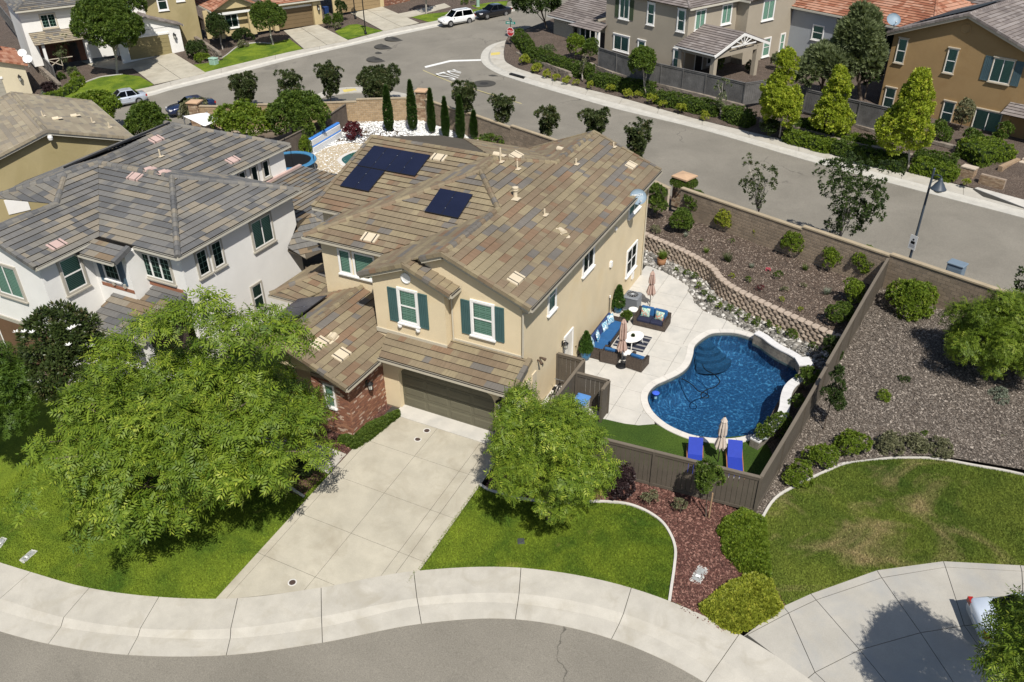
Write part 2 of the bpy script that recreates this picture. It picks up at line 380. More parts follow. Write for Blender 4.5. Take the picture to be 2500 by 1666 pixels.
# clean-out covers set in the drive
RIM=M('cover_rim',(.62,.6,.56),.7); LID=M('cover_lid',(.075,.05,.04),.7)
for u,nm in (((1.92,-0.95,-0.03),'round brown utility cover nearest the garage door in driveway'),((1.84,-1.59,-0.08),'round brown utility cover second from the garage door in driveway'),((1.65,-10.14,-0.67),'round dark utility cover at the street end of the driveway')):
    h=thing('utility_cover',nm,'cover',(u[0],u[1],u[2]+.022),group='covers in the driveway')
    MB().lathe([(.17,0),(.17,.012),(.125,.012),(.125,.004)],n=24).build('rim',RIM,h)
    MB().lathe([(.122,0),(.122,.008),(.07,.011),(.03,.009)],n=24).build('lid',LID,h)
# left lawn, mid lawn, right lawn, beds
sheet('front_lawn',[(p[0],p[1]-.05) for p in cols[0] if p[0]<-.5]+[(-.45,-11.9),(-.45,-4.9),(-.9,-4.0),(-3.2,-4.6),(-9,-3.9),(-14,-5.5),(-40,-5.5)],0,LAWN1,grid=3)
kerb_a=[(5.66,-2.88,-0.17),(6.29,-3.01,-0.18),(7.89,-2.83,-0.16),(9.4,-2.35,-0.13),(10.19,-1.9,-0.1),(11.12,-1.53,-0.07),(11.78,-1.4,-0.06),(12.51,-1.48,-0.07),(13.18,-1.76,-0.09),(13.71,-2.28,-0.12),(14.05,-2.86,-0.17),(14.25,-3.63,-0.22),(14.43,-4.54,-0.28),(14.55,-5.14,-0.33)]
midl=[(5.6,-3.0)]+[(p[0],p[1]) for p in kerb_a]+[(p[0],p[1]) for p in reversed(cols[0][6*8:9*8-2]) ]+[(5.6,-8.6)]
sheet('mid_lawn',midl,.0,LAWN1,grid=2)
kerb_b=[(16.64,-0.37,0.0),(16.63,0.09,0.0),(16.83,1.33,0.0),(17.34,2.35,0.0),(18.5,4.1,0.0),(19.26,5.02,0.0),(20.77,6.04,0.0),(22.36,6.77,0.0),(23.95,7.05,0.0),(25.79,7.29,0.0),(28.69,7.24,-0.0)]
drvR=[(18.21,-3.68,-0.22),(18.98,-2.75,-0.16),(20.94,-0.73,-0.02),(23.07,0.77,0.0),(25.72,1.85,0.0),(28.33,2.5,0.0)]
sheet('right_lawn',[(p[0],p[1]) for p in kerb_b]+[(p[0],p[1]) for p in reversed(drvR)]+[(p[0],p[1]) for p in [(17.8,-3.84,-0.23),(17.09,-2.62,-0.15)]],.0,LAWN2,grid=2)
bed=[(p[0],p[1]) for p in kerb_a]+[(p[0],p[1]) for p in [(16.53,-5.61,-0.36),(18.32,-3.61,-0.22),(17.35,-2.5,-0.14),(16.65,0.06,0.0),(16.43,-0.81,-0.02)]]+[(16.2,.15),(5.9,.15),(5.9,-2.9)]
sheet('mulch_bed',bed,-.01,MULCH,grid=2)
sheet('entry_bed',[(-.5,-.1),(-.5,-4.2),(-3.4,-4.8),(-9,-3.9),(-9,-.1)],-.012,MULCH,grid=2)
bedl=[(p[0],p[1]) for p in [(-3.9,-5.29,-0.34),(-0.65,-5.02,-0.32),(-0.73,-6.52,-0.42),(-1.79,-6.49,-0.42),(-3.14,-6.45,-0.42)]]
sheet('path_bed',bedl,.012,MULCH)
pth=struct('entry_path')
slab('path_slab',[(p[0],p[1]) for p in [(-0.57,-4.96,-0.31),(-0.55,-3.67,-0.22),(-2.49,-3.62,-0.22),(-5.15,-3.81,-0.23),(-5.37,-4.95,-0.31),(-2.73,-4.91,-0.31)]],.03,CONC,pth)
# ---- right-hand driveway
dr2=struct('neighbour_driveway')
top=[(17.26,-5.44,-0.35),(18.21,-3.68,-0.22),(18.98,-2.75,-0.16),(20.94,-0.73,-0.02),(23.07,0.77,0.0),(25.59,1.78,0.0),(26.52,2.08,0.0)]; ins=[(17.36,-5.33,-0.34),(18.44,-3.88,-0.24),(19.2,-2.94,-0.17),(21.14,-1.01,-0.04),(23.16,0.49,0.0),(25.64,1.48,0.0),(26.51,1.78,0.0)]
mid=[(19.48,-6.17,-0.4),(19.68,-5.8,-0.37),(20.86,-4.35,-0.27),(22.6,-2.83,-0.16),(23.9,-1.93,-0.1),(25.69,-0.86,-0.03),(26.44,-0.46,0.0)]; bot=[(20.56,-7.19,-0.47),(21.09,-6.65,-0.43),(22.3,-5.67,-0.36),(23.82,-4.46,-0.28),(25.14,-3.64,-0.22),(26.87,-2.74,-0.16),(28.02,-2.2,-0.12)]
sheet('slab_bed',[(p[0],p[1]) for p in top]+[(p[0],p[1]) for p in reversed(bot)],.0,BED,dr2)
for A,B,nm in ((top,ins,'edge_slab'),(ins,mid,'drive_slab'),(mid,bot,'drive_slab')):
    for i in range(len(A)-1):
        slab(nm,inset([A[i][:2],B[i][:2],B[i+1][:2],A[i+1][:2]],.012),.022,CONC4,dr2)
# edging kerbs (cast strips)
def edging(name,label,P,w=.1,h=.07,m=None):
    C_=catmull([p[:2] for p in P],5); mb=MB()
    L=[];Rr=[]
    for i,p in enumerate(C_):
        a=C_[max(0,i-1)];b=C_[min(len(C_)-1,i+1)];d=Vector((b[0]-a[0],b[1]-a[1])).normalized(); nrm=(-d.y,d.x)
        L.append((p[0]+nrm[0]*w/2,p[1]+nrm[1]*w/2));Rr.append((p[0]-nrm[0]*w/2,p[1]-nrm[1]*w/2))
    n=len(C_); vs=[(*p,T(*p)+h) for p in L]+[(*p,T(*p)+h) for p in Rr]+[(*p,T(*p)-.05) for p in L]+[(*p,T(*p)-.05) for p in Rr]
    fs=[]
    for i in range(n-1): fs+=[(i,n+i,n+i+1,i+1),(2*n+i,i,i+1,2*n+i+1),(n+i,3*n+i,3*n+i+1,n+i+1)]
    fs+=[(0,2*n,3*n,n),(n-1,2*n-1,4*n-1,3*n-1)]
    mb.add(vs,fs); return tag(mb.build(name,m or CONC3),label,'edging')
edging('lawn_edging','curving pale concrete edging between middle lawn and red mulch bed',kerb_a)
edging('lawn_edging','pale concrete edging strip along top of patchy right lawn beside gravel',kerb_b)
edging('bed_edging','short concrete edging under the big tree beside driveway mulch',[(-2.02,-6.2,-0.4),(-1.23,-6.37,-0.41),(-0.68,-6.47,-0.42)])

def grass(name,label,poly,n,mat,zf=T,h=.06,seed=1):
    """short blades standing on a lawn (too many to count)"""
    g=np.random.default_rng(seed); P=np.array([p[:2] for p in poly]); lo,hi=P.min(0),P.max(0); q=lo+(hi-lo)*g.random((int(n*2.2),2)); q=q[inside_np(q[:,0],q[:,1],poly)][:n]; n=len(q)
    z=np.array([zf(x,y) for x,y in q]); a=g.random(n)*6.283; L=h*(.6+.8*g.random(n)); w=.011+.012*g.random(n); lx=(g.random((n,2))-.5)*.09
    V=np.zeros((n,3,3)); V[:,0,:2]=q+np.stack([np.cos(a),np.sin(a)],1)*w[:,None]; V[:,1,:2]=q-np.stack([np.cos(a),np.sin(a)],1)*w[:,None]; V[:,2,:2]=q+lx; V[:,0,2]=z-.005;V[:,1,2]=z-.005;V[:,2,2]=z+L
    o=np_mesh(name,V.reshape(-1,3),np.arange(n*3).reshape(-1,3),mat,rnd=g.random(n)); return tag(o,label,'grass',kind='stuff')
grass('grass','green grass of the left front lawn under the big tree',[(p[0],p[1]) for p in cols[0] if -16<p[0]<-.5]+[(-.5,-11.8),(-.5,-5.0),(-3.2,-4.7),(-9,-4),(-14,-5.6)],70000,LB1,seed=11)
grass('grass','green grass of the middle lawn beside driveway',midl,48000,LB1,seed=12)
grass('grass','patchy half-dry grass of the right lawn',[(p[0],p[1]) for p in kerb_b[:-1]]+[(p[0],p[1]) for p in reversed(drvR[:-1])]+[(p[0],p[1]) for p in [(17.8,-3.84,-0.23),(17.09,-2.62,-0.15)]],80000,LB2,seed=13)

# ---------------------------------------------------------------- architecture kit
STUCCO=M('stucco_cream',(.69,.575,.385),.9,.06,.7,.08,40,.5,50,stain=(.62,.485,.28),stain_sc=.35)
WHITEST=M('stucco_white',(.78,.765,.73),.9,.05,.6,.04,60,.3,90)
TRIM=M('trim_white',(.80,.79,.76),.6,.04)
CREAMT=M('trim_cream',(.52,.46,.36),.7,.06)
GUTTER=M('gutter_cream',(.50,.455,.36),.5,.05); GDARK=M('gutter_inside',(.045,.04,.035),.9)
SHUT=M('shutter_teal',(.055,.115,.115),.6,.08); SHUTB=M('shutter_blue',(.075,.125,.17),.6,.08)
BLIND=M('blind_slats',(.66,.70,.64),.6,.05); DARKIN=M('room_dark',(.035,.05,.047),.8)
GL=GLASS('window_glass',(.50,.66,.60),.10)
VENTM=M('vent_beige',(.60,.51,.37),.6,.05); PINK=M('flash_pink',(.50,.36,.32),.7,.08)
BLACK=M('black_metal',(.012,.012,.013),.45,.05); GREYM=M('grey_metal',(.3,.31,.32),.4,.05,metal=.6)
LAMPG=M('lamp_glass',(.55,.55,.5),.25,.05,spec=.6)
T_MAIN=[TILE('tile_tan',(.215,.172,.112)),TILE('tile_khaki',(.255,.208,.13)),TILE('tile_brown',(.195,.145,.095)),TILE('tile_rust',(.205,.135,.085)),TILE('tile_slate',(.155,.14,.122))]
TEDGE=M('tile_edge_shade',(.075,.055,.036),.95)  # dark edge colour paints the shadow line under each tile course
W_MAIN=[.33,.25,.22,.09,.11]
T_GREY=[TILE('tile_grey',(.155,.15,.142)),TILE('tile_grey_dark',(.115,.115,.115)),TILE('tile_grey_tan',(.235,.205,.16)),TILE('tile_grey_mid',(.19,.178,.155))]
W_GREY=[.34,.28,.16,.22]
T_TAN=[TILE('tile_sand',(.29,.245,.175)),TILE('tile_sand_grey',(.235,.205,.16)),TILE('tile_sand_pale',(.33,.285,.2))]
T_RED=[TILE('tile_terracotta',(.36,.165,.10)),TILE('tile_terracotta_pale',(.43,.23,.155)),TILE('tile_terracotta_dark',(.27,.105,.06))]
T_MAUVE=[TILE('tile_mauve',(.22,.19,.175)),TILE('tile_mauve_dark',(.175,.15,.14)),TILE('tile_mauve_pale',(.26,.23,.215))]
DECK=M('roof_deck',(.09,.075,.055),.95)
CAMV=Vector(CAM_POS)
def plane_axes(P):
    P=[Vector(p) for p in P]; n=Vector((0,0,0))
    for i in range(len(P)): n+=P[i].cross(P[(i+1)%len(P)])
    n.normalize()
    if n.z<0: n=-n
    a=Vector((-n.y,n.x,0)).normalized(); b=n.cross(a)
    if b.z<0: b=-b; 
    if a.cross(b).dot(n)<0: a=-a
    return a,b,n,sum(p.dot(n) for p in P)/len(P)
_tile_me={}
def full_tile(w,e,mat):
    k=(round(w,3),round(e,3),mat.name)
    if k in _tile_me: return _tile_me[k]
    mb=MB(); g=.002; h0,h1=.075,.022
    P=[(g,0,h0),(w-g,0,h0),(w-g,e+.02,h1),(g,e+.02,h1)]
    mb.add(P+[(x,y,-.005) for x,y,z in P],[(0,1,2,3),(4,5,1,0),(5,6,2,1),(7,4,0,3)])
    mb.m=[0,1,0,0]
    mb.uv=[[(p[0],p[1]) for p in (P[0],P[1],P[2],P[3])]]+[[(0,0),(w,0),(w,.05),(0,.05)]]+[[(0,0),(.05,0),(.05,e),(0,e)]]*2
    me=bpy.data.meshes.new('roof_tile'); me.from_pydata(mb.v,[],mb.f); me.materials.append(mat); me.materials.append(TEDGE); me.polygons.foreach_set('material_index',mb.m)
    l=me.uv_layers.new(name='UVMap'); l.data.foreach_set('uv',[c for f in mb.uv for p in f for c in p]); me.update()
    _tile_me[k]=me; return me
def roof(house,planes,mats,weights,e=.36,w=.34,single=300,seed=1,name='roof',run=.55,uplift=.0):
    """planes: convex 3D polygons. Each tile is its own piece; the nearest ones are objects, the rest one mesh"""
    rd=random.Random(seed); deck=MB(); singles=[]; rest=[]
    for P in planes:
        deck.poly3([tuple(p) for p in P]); a,b,n,d=plane_axes(P)
        q=[(Vector(p).dot(a),Vector(p).dot(b)) for p in P]
        b0=min(t[1] for t in q); a0=min(t[0] for t in q); a1=max(t[0] for t in q); b1=max(t[1] for t in q)
        for j in range(math.ceil((b1-b0)/e)):
            off=(j%2)*w*.5+rd.uniform(-.03,.03); cm=0
            for i in range(-1,math.ceil((a1-a0)/w)+1):
                if rd.random()>run: cm=rd.choices(range(len(mats)),weights)[0]
                x=a0+i*w+off; y=b0+j*e
                c=clip_convex([(x,y),(x+w,y),(x+w,y+e),(x,y+e)],q)
                if len(c)<3: continue
                ar=abs(area2(c))
                if ar<.002: continue
                ctr=a*(x+w/2)+b*(y+e/2)+n*d
                t=(ctr,a,b,n,d,x,y,cm,c)
                (singles if ar>.985*w*e and n.dot(CAMV-ctr)>0 else rest).append(t)
    singles.sort(key=lambda t:(t[0]-CAMV).length); rest+=singles[single:]; singles=singles[:single]
    dk=deck.build(name,DECK,house)
    for ctr,a,b,n,d,x,y,cm,c in singles:
        o=link('roof_tile',full_tile(w,e,mats[cm]),dk); p=a*x+b*y+n*(d+.003)
        o.matrix_local=Matrix(((a.x,b.x,n.x,p.x),(a.y,b.y,n.y,p.y),(a.z,b.z,n.z,p.z),(0,0,0,1)))
    if rest:
        mb=MB(); mb.uv=[]
        for ctr,a,b,n,d,x,y,cm,c in rest:
            mb.mat(cm); g=.002; c=[(max(x+g,min(x+w-g,p[0])),p[1]) for p in c]; m=len(c)
            top=[tuple(a*p[0]+b*p[1]+n*(d+.078-.053*(p[1]-y)/e)) for p in c]; bot=[tuple(a*p[0]+b*p[1]+n*(d-.003)) for p in c]
            mb.add(top+bot,[tuple(range(m))]+[(m+i,m+(i+1)%m,(i+1)%m,i) for i in range(m)])
            for i in range(m):
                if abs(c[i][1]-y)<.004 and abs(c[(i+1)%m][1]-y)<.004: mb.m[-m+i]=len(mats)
            mb.uv.append([(p[0],p[1]) for p in c]); mb.uv+=[[(0,0),(.1,0),(.1,.04),(0,.04)]]*m
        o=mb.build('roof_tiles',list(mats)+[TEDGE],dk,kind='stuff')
    return dk
_cap={}
def cap_mesh(L,w,h,mat,kind):
    k=(round(L,3),w,h,mat.name,kind)
    if k in _cap: return _cap[k]
    if kind=='ridge': sec=[(-w/2,-h*.75),(-w*.36,h*.35),(-w*.15,h),(w*.15,h),(w*.36,h*.35),(w/2,-h*.75)]
    else: sec=[(-w/2,-h),(-w/2,h*.4),(w/2,h*.4),(w/2,-h)]
    mb=MB(); m=len(sec)
    vs=[(0,s*1.06,z+.012) for s,z in sec]+[(L+.05,s*.92,z-.008) for s,z in sec]
    mb.add(vs,[(i,i+1,m+i+1,m+i)[::-1] for i in range(m-1)]+[tuple(range(m)),tuple(range(2*m-1,m-1,-1)),(0,m,2*m-1,m-1)])
    mb.uv=[[(s,0) for s in range(len(f))] for f in mb.f]
    mb.uv=[[(mb.v[i][1],mb.v[i][0]) for i in f] for f in mb.f]
    me=bpy.data.meshes.new(kind+'_tile'); me.from_pydata(mb.v,[],mb.f); me.materials.append(mat)
    l=me.uv_layers.new(name='UVMap'); l.data.foreach_set('uv',[c for f in mb.uv for p in f for c in p]); me.update()
    _cap[k]=me; return me
def caps(parent,p,q,mats,weights,kind='ridge',w=.30,h=.085,step=.36,seed=3,lift=.05,nm=None):
    p=Vector(p);q=Vector(q);L=(q-p).length; n=max(1,round(L/step)); st=L/n; d=(q-p)/L
    r=d.cross(Vector((0,0,1))).normalized(); u=r.cross(d); rd=random.Random(seed)
    for i in range(n):
        m=mats[rd.choices(range(len(mats)),weights)[0]]
        o=link(nm or (kind+'_tile'),cap_mesh(st,w,h,m,kind),parent); c=p+d*(st*i)+u*lift
        o.matrix_local=Matrix(((d.x,-r.x,u.x,c.x),(d.y,-r.y,u.y,c.y),(d.z,-r.z,u.z,c.z),(0,0,0,1)))
def gutter(house,p,q,out,mat=None,s=.12,nm='gutter'):
    """open trough along an eave; out = outward unit vector"""
    p=Vector(p);q=Vector(q);o=Vector((out[0],out[1],0))*s; mb=MB()
    A=[p,p+o,p+o+Vector((0,0,-s)),p+Vector((0,0,-s))]; B=[q,q+o,q+o+Vector((0,0,-s)),q+Vector((0,0,-s))]
    mb.add([tuple(x) for x in A+B],[(1,2,6,5),(2,3,7,6),(0,3,2,1),(4,5,6,7),(3,0,4,7)])
    rim=o*.12; A2=[p+rim+Vector((0,0,-.025)),p+o-rim+Vector((0,0,-.025))];B2=[q+rim+Vector((0,0,-.025)),q+o-rim+Vector((0,0,-.025))]
    mb.mat(1).add([tuple(A2[0]),tuple(A2[1]),tuple(B2[1]),tuple(B2[0])],[(0,1,2,3)])
    return mb.build(nm,[mat or GUTTER,GDARK],house)
def fascia(house,p,q,h=.2,t=.04,mat=None,nm='fascia'):
    mb=MB(); mb.beam(vadd(p,(0,0,-h/2)),vadd(q,(0,0,-h/2)),t,h); return mb.build(nm,mat or GUTTER,house)
def xzprism(mb,poly,y0,y1):
    """polygon in the local xz plane, extruded along y"""
    P=[Vector((p[0],p[1],0)) for p in poly]; T3=tessellate_polygon([P]); n=len(poly)
    vs=[(p[0],y0,p[1]) for p in poly]+[(p[0],y1,p[1]) for p in poly]
    fs=[t if (P[t[1]]-P[t[0]]).cross(P[t[2]]-P[t[0]]).z>0 else t[::-1] for t in [tuple(t) for t in T3]]
    allf=list(fs)+[tuple(n+i for i in f[::-1]) for f in fs]
    ar=area2(poly)
    for i in range(n):
        j=(i+1)%n; f=(i,n+i,n+j,j); allf.append(f if ar>0 else f[::-1])
    return mb.add(vs,allf)
def window(house,o,ang,w,h,tw=.1,trim=None,sash='hung',blind=True,sill=True,head=False,cols=1,rows=1,proud=.07,nm='window',muntin=False,tl=True):
    """o: lower-left corner of the opening on the wall face, ang: direction of the wall seen from outside"""
    trim=trim or TRIM; mb=MB(); p=proud
    mb.box(-tw,-p,-tw,0,.02,h+tw).box(w,-p,-tw,w+tw,.02,h+tw).box(0,-p,h,w,.02,h+tw).box(0,-p,-tw,w,.02,0)
    if head: mb.box(-tw-.06,-p-.05,h+tw,w+tw+.06,.02,h+tw+.08)
    W=mb.build(nm,trim,house,o,ang)
    if sill: MB().box(-tw-.05,-p-.06,-tw-.07,w+tw+.05,.02,-tw).build('sill',trim,W)
    s=MB(); f=.045; y0,y1=-p+.02,-.012
    s.box(0,y0,0,f,y1,h).box(w-f,y0,0,w,y1,h).box(f,y0,0,w-f,y1,f).box(f,y0,h-f,w-f,y1,h)
    panes=[]
    if sash=='hung': s.box(f,y0,h*.5-.03,w-f,y1,h*.5+.03); panes=[(f,f,w-f,h*.5-.03),(f,h*.5+.03,w-f,h-f)]
    elif sash=='slide': s.box(w*.5-.03,y0,f,w*.5+.03,y1,h-f); panes=[(f,f,w*.5-.03,h-f),(w*.5+.03,f,w-f,h-f)]
    elif sash=='triple':
        for k in (1,2): s.box(w*k/3-.05,y0,f,w*k/3+.05,y1,h-f)
        panes=[(f+(w-2*f)*k/3+.04,f,f+(w-2*f)*(k+1)/3-.04,h-f) for k in range(3)]
    elif sash=='quad':
        s.box(w*.5-.03,y0,f,w*.5+.03,y1,h-f).box(f,y0,h*.5-.025,w-f,y1,h*.5+.025)
        panes=[(f,f,w*.5-.03,h*.5-.025),(w*.5+.03,f,w-f,h*.5-.025),(f,h*.5+.025,w*.5-.03,h-f),(w*.5+.03,h*.5+.025,w-f,h-f)]
    else: panes=[(f,f,w-f,h-f)]
    if muntin:
        for (x0,z0,x1,z1) in panes:
            nx=2 if (x1-x0)<.7 else 3; nz=max(1,round((z1-z0)/.32))
            for k in range(1,nx): s.box(x0+(x1-x0)*k/nx-.01,y1-.012,z0,x0+(x1-x0)*k/nx+.01,y1-.004,z1)
            for k in range(1,nz): s.box(x0,y1-.012,z0+(z1-z0)*k/nz-.01,x1,y1-.004,z0+(z1-z0)*k/nz+.01)
    s.build('sash',TRIM,W)
    for (x0,z0,x1,z1) in panes: MB().poly3([(x0,-.028,z0),(x1,-.028,z0),(x1,-.028,z1),(x0,-.028,z1)]).build('pane',GL,W)
    MB().poly3([(0,-.004,0),(w,-.004,0),(w,-.004,h),(0,-.004,h)]).build('interior',DARKIN,W)
    if blind:
        b=MB()
        for (x0,z0,x1,z1) in panes:
            if blind=='upper' and z0<h*.4: continue
            k=max(3,round((z1-z0)/.085)); dz=(z1-z0)/k
            for i in range(k):
                z=z0+i*dz; b.add([(x0+.03,-.008,z+dz*.85),(x1-.03,-.008,z+dz*.85),(x1-.03,-.022,z+dz*.18),(x0+.03,-.022,z+dz*.18)],[(3,2,1,0)])
        b.build('louvers',BLIND,W)
    return W
def shutter(house,o,ang,w,h,mat=None):
    mat=mat or SHUT; f=.05; mb=MB(); mb.box(0,-.05,0,f,0,h).box(w-f,-.05,0,w,0,h).box(f,-.05,0,w-f,0,f).box(f,-.05,h-f,w-f,0,h)
    s=mb.build('shutter',mat,house,o,ang); n=4; 
    for i in range(n):
        x0=f+(w-2*f)*i/n; MB().box(x0+.012,-.036,f,x0+(w-2*f)/n-.012,-.004,h-f).build('shutter_board',mat,s)
    MB().box(f,-.012,f,w-f,0,h-f).build('shutter_back',mat,s)
    return s
def wall(house,poly_or_box,mat,nm='wall'):
    mb=MB()
    for b in poly_or_box: mb.box(*b)
    return mb.build(nm,mat,house)
def on_plane(pl,x,y): return pl[0]+pl[1]*x+pl[2]*y   # z = c + ax + by
def pipe_vent(roofp,x,y,z,h=.35,r=.045,mat=None,nm='pipe_vent'):
    mb=MB(); mb.tube([(x,y,z-.1),(x,y,z+h)],r,8); mb.cbox((x,y-.0,z+.06),(.34,.34,.02)); return mb.build(nm,mat or VENTM,roofp)
def flue(roofp,x,y,z,h=.55):
    mb=MB(); mb.lathe([(.11,-.15),(.1,h*.7),(.15,h*.72),(.15,h*.8),(.1,h*.84),(.15,h*.88),(.15,h),(.05,h+.03)],(x,y,z),12); mb.cbox((x+.1,y-.18,z+.05),(.4,.4,.02)); return mb.build('flue_vent',VENTM,roofp)
def turtle(roofp,x,y,z,dirx,mat=None,slope=(0,0)):
    """half-round exhaust hood with flashing"""
    mb=MB(); c=Vector((x,y,z)); d=Vector((dirx[0],dirx[1],0)).normalized(); r=Vector((-d.y,d.x,0)); n=8
    vs=[]
    for e in (-.2,.2):
        for k in range(n+1):
            a=math.pi*k/n; vs.append(tuple(c+d*e+r*math.cos(a)*.15+Vector((0,0,.02+math.sin(a)*.17))))
    mb.add(vs,[(k,k+1,n+2+k,n+1+k) for k in range(n)]+[tuple(range(n+1,2*n+2))])
    zs=lambda p:z+slope[0]*(p.x-x)+slope[1]*(p.y-y)+.045
    fl=[c+d*i+r*j for i,j in ((-.25,-.2),(-.25,.2),(.45,.2),(.45,-.2))]
    mb.add([(p.x,p.y,zs(p)) for p in fl],[(0,1,2,3)])
    return mb.build('exhaust_hood',mat or VENTM,roofp)
def flat_vent(roofp,x,y,plane,up,mat=None,nm='roof_vent',s=.8):
    """low-profile attic vent laid in the tiles: three ribs and two slots; up = unit horizontal up-slope direction"""
    mat=mat or VENTM; d=Vector((up[0],up[1],0)); r=Vector((-d.y,d.x,0)); mb=MB(); c=Vector((x,y,0))
    def P(i,j,h): p=c+r*i+d*j; return (p.x,p.y,on_plane(plane,p.x,p.y)+h)
    def pad(i0,i1,j0,j1,h0,h1): mb.add([P(i0,j0,h0),P(i1,j0,h0),P(i1,j1,h1),P(i0,j1,h1),P(i0,j0,0),P(i1,j0,0),P(i1,j1,0),P(i0,j1,0)],[(0,1,2,3),(4,5,1,0),(5,6,2,1),(7,4,0,3),(6,7,3,2)])
    for i0,i1,h in ((-s*.5,-s*.36,.125),(-s*.27,s*.27,.135),(s*.36,s*.5,.125)): pad(i0,i1,-s*.3,s*.3,h,.1)
    mb.mat(1); pad(-s*.36,-s*.27,-s*.3,s*.3,.1,.09); pad(s*.27,s*.36,-s*.3,s*.3,.1,.09); 
    return mb.build(nm,[mat,GDARK],roofp)
PV=M('solar_cell',(.012,.015,.035),.18,.12,.8,spec=.5); PVF=M('solar_frame',(.02,.02,.022),.4,.05); PVL=M('solar_seam',(.25,.27,.3),.4,.05)
def solar(house,quad,nu,nv,lift=.14,seams=True):
    """rack of panels: quad = lower-left, lower-right, upper-right, upper-left on the roof"""
    A,B,C_,D=[Vector(q) for q in quad]; n=(B-A).cross(D-A).normalized()
    if n.z<0: n=-n
    for i in range(nu):
        for j in range(nv):
            def P(u,v,h): return tuple((A+(B-A)*u)*(1-v)+(D+(C_-D)*u)*v+n*h)
            e=.012/nu; f=.012/nv; u0,u1,v0,v1=i/nu+e*.4,(i+1)/nu-e*.4,j/nv+f*.4,(j+1)/nv-f*.4
            mb=MB(); mb.add([P(u0,v0,lift),P(u1,v0,lift),P(u1,v1,lift),P(u0,v1,lift),P(u0,v0,lift-.045),P(u1,v0,lift-.045),P(u1,v1,lift-.045),P(u0,v1,lift-.045)],[(4,5,1,0),(5,6,2,1),(6,7,3,2),(7,4,0,3),(7,6,5,4),(0,1,2,3)])
            pn=mb.build('solar_panel',PVF,house)
            k=.012; mb=MB(); mb.poly3([P(u0+k/nu,v0+k/nv,lift+.003),P(u1-k/nu,v0+k/nv,lift+.003),P(u1-k/nu,v1-k/nv,lift+.003),P(u0+k/nu,v1-k/nv,lift+.003)]); mb.build('cell_sheet',PV,pn)
            if seams and i>0: 
                mb=MB(); mb.cbox(Vector(P(u0,(v0+v1)/2+.22,lift+.006)),(.035,.035,.012)); mb.cbox(Vector(P(u0,(v0+v1)/2-.22,lift+.006)),(.035,.035,.012)); mb.build('clamp',PVL,pn)
    mb=MB()
    for v in (.12/nv,.5/nv,1-.12/nv):
        a=(A+(D-A)*v)+n*(lift-.07); b=(B+(C_-B)*v)+n*(lift-.07); mb.beam(a,b,.04,.05)
    mb.build('panel_rail',PVF,house)
def wall_lamp(name,label,p,out,s=1.,group=None):
    """carriage lantern on a wall bracket"""
    t=thing(name,label,'lamp',p,math.atan2(out[1],out[0]),group)
    MB().box(0,-.06*s,-.14*s,.03,.06*s,.14*s).build('back_plate',BLACK,t)
    MB().tube([(.02,0,.08*s),(.1*s,0,.2*s),(.2*s,0,.22*s),(.2*s,0,.15*s)],.016*s,6).build('bracket',BLACK,t)
    MB().lathe([(.02*s,.15*s),(.14*s,.06*s),(.14*s,.04*s),(.1*s,.04*s)],(.2*s,0,0),8).build('lamp_cap',BLACK,t)
    MB().lathe([(.095*s,.04*s),(.075*s,-.2*s),(.05*s,-.22*s)],(.2*s,0,0),6).build('lamp_glass',LAMPG,t)
    c=MB()
    for k in range(6):
        a=2*math.pi*k/6; c.beam((.2*s+.1*s*math.cos(a),.1*s*math.sin(a),.04*s),(.2*s+.078*s*math.cos(a),.078*s*math.sin(a),-.21*s),.014*s,.014*s)
    c.lathe([(.09*s,-.2*s),(.09*s,-.225*s),(.02*s,-.26*s)],(.2*s,0,0),6); c.build('cage',BLACK,t)
    return t
def textmesh(name,s,mat,parent,size,depth=.004,align='CENTER'):
    cu=bpy.data.curves.new(name,'FONT'); cu.body=s; cu.size=size; cu.extrude=depth; cu.align_x=align; cu.align_y='CENTER'
    tmp=bpy.data.objects.new('tmp',cu); COL.objects.link(tmp); dg=bpy.context.evaluated_depsgraph_get(); dg.update()
    me=bpy.data.meshes.new_from_object(tmp.evaluated_get(dg)); bpy.data.objects.remove(tmp); me.materials.clear(); me.materials.append(mat)
    return link(name,me,parent)

# ---------------------------------------------------------------- main house
MH=thing('main_house','cream stucco two-storey house with tan tiled roof and solar panels beside the pool','house')
XR=5.7
# walls ---------------------------------------------------------------
g=MB()
op=[(-.9,0),(-.9,3.05),(XR,3.05),(XR,0),(4.9,0),(4.9,1.95),(4.78,2.2),(4.5,2.36),(4.0,2.42),(.88,2.42),(.38,2.36),(.1,2.2),(-.02,1.95),(-.02,0)]
xzprism(g,[(x,z-.03) for x,z in op][::-1],0,.32); g.build('garage_wall',STUCCO,MH)
wall(MH,[(XR-.2,.32,-.1,XR,1.15,3.2),(XR-.2,1.15,-.1,XR,17.2,6.25),(2.25,1.15,3.0,XR-.2,1.35,6.3)],STUCCO,'side_wall')
g=MB(); xzprism(g,[(.4,6.302),(5.69,6.302),(5.69,6.62),(2.18,8.02),(.4,7.3)],1.15,1.35); g.build('gable_wall',STUCCO,MH)
g=MB(); xzprism(g,[(-1.41,3.3),(2.25,3.3),(2.25,6.5),(.5,7.2),(-1.41,6.42)],.68,1.16); g.build('bay_wall',STUCCO,MH)
wall(MH,[(-1.41,1.16,3.2,-1.2,2.9,6.3),(-5.74,2.66,2.5,-1.3,2.9,6.3),(-5.74,2.9,0,-5.5,5.4,6.3),(-7.7,5.4,0,-5.5,5.6,6.4),(-7.7,5.6,0,-7.5,16.9,6.4)],STUCCO,'left_wall')
wall(MH,[(-7.5,16.9,0,XR-.2,17.15,6.2)],STUCCO,'rear_wall')
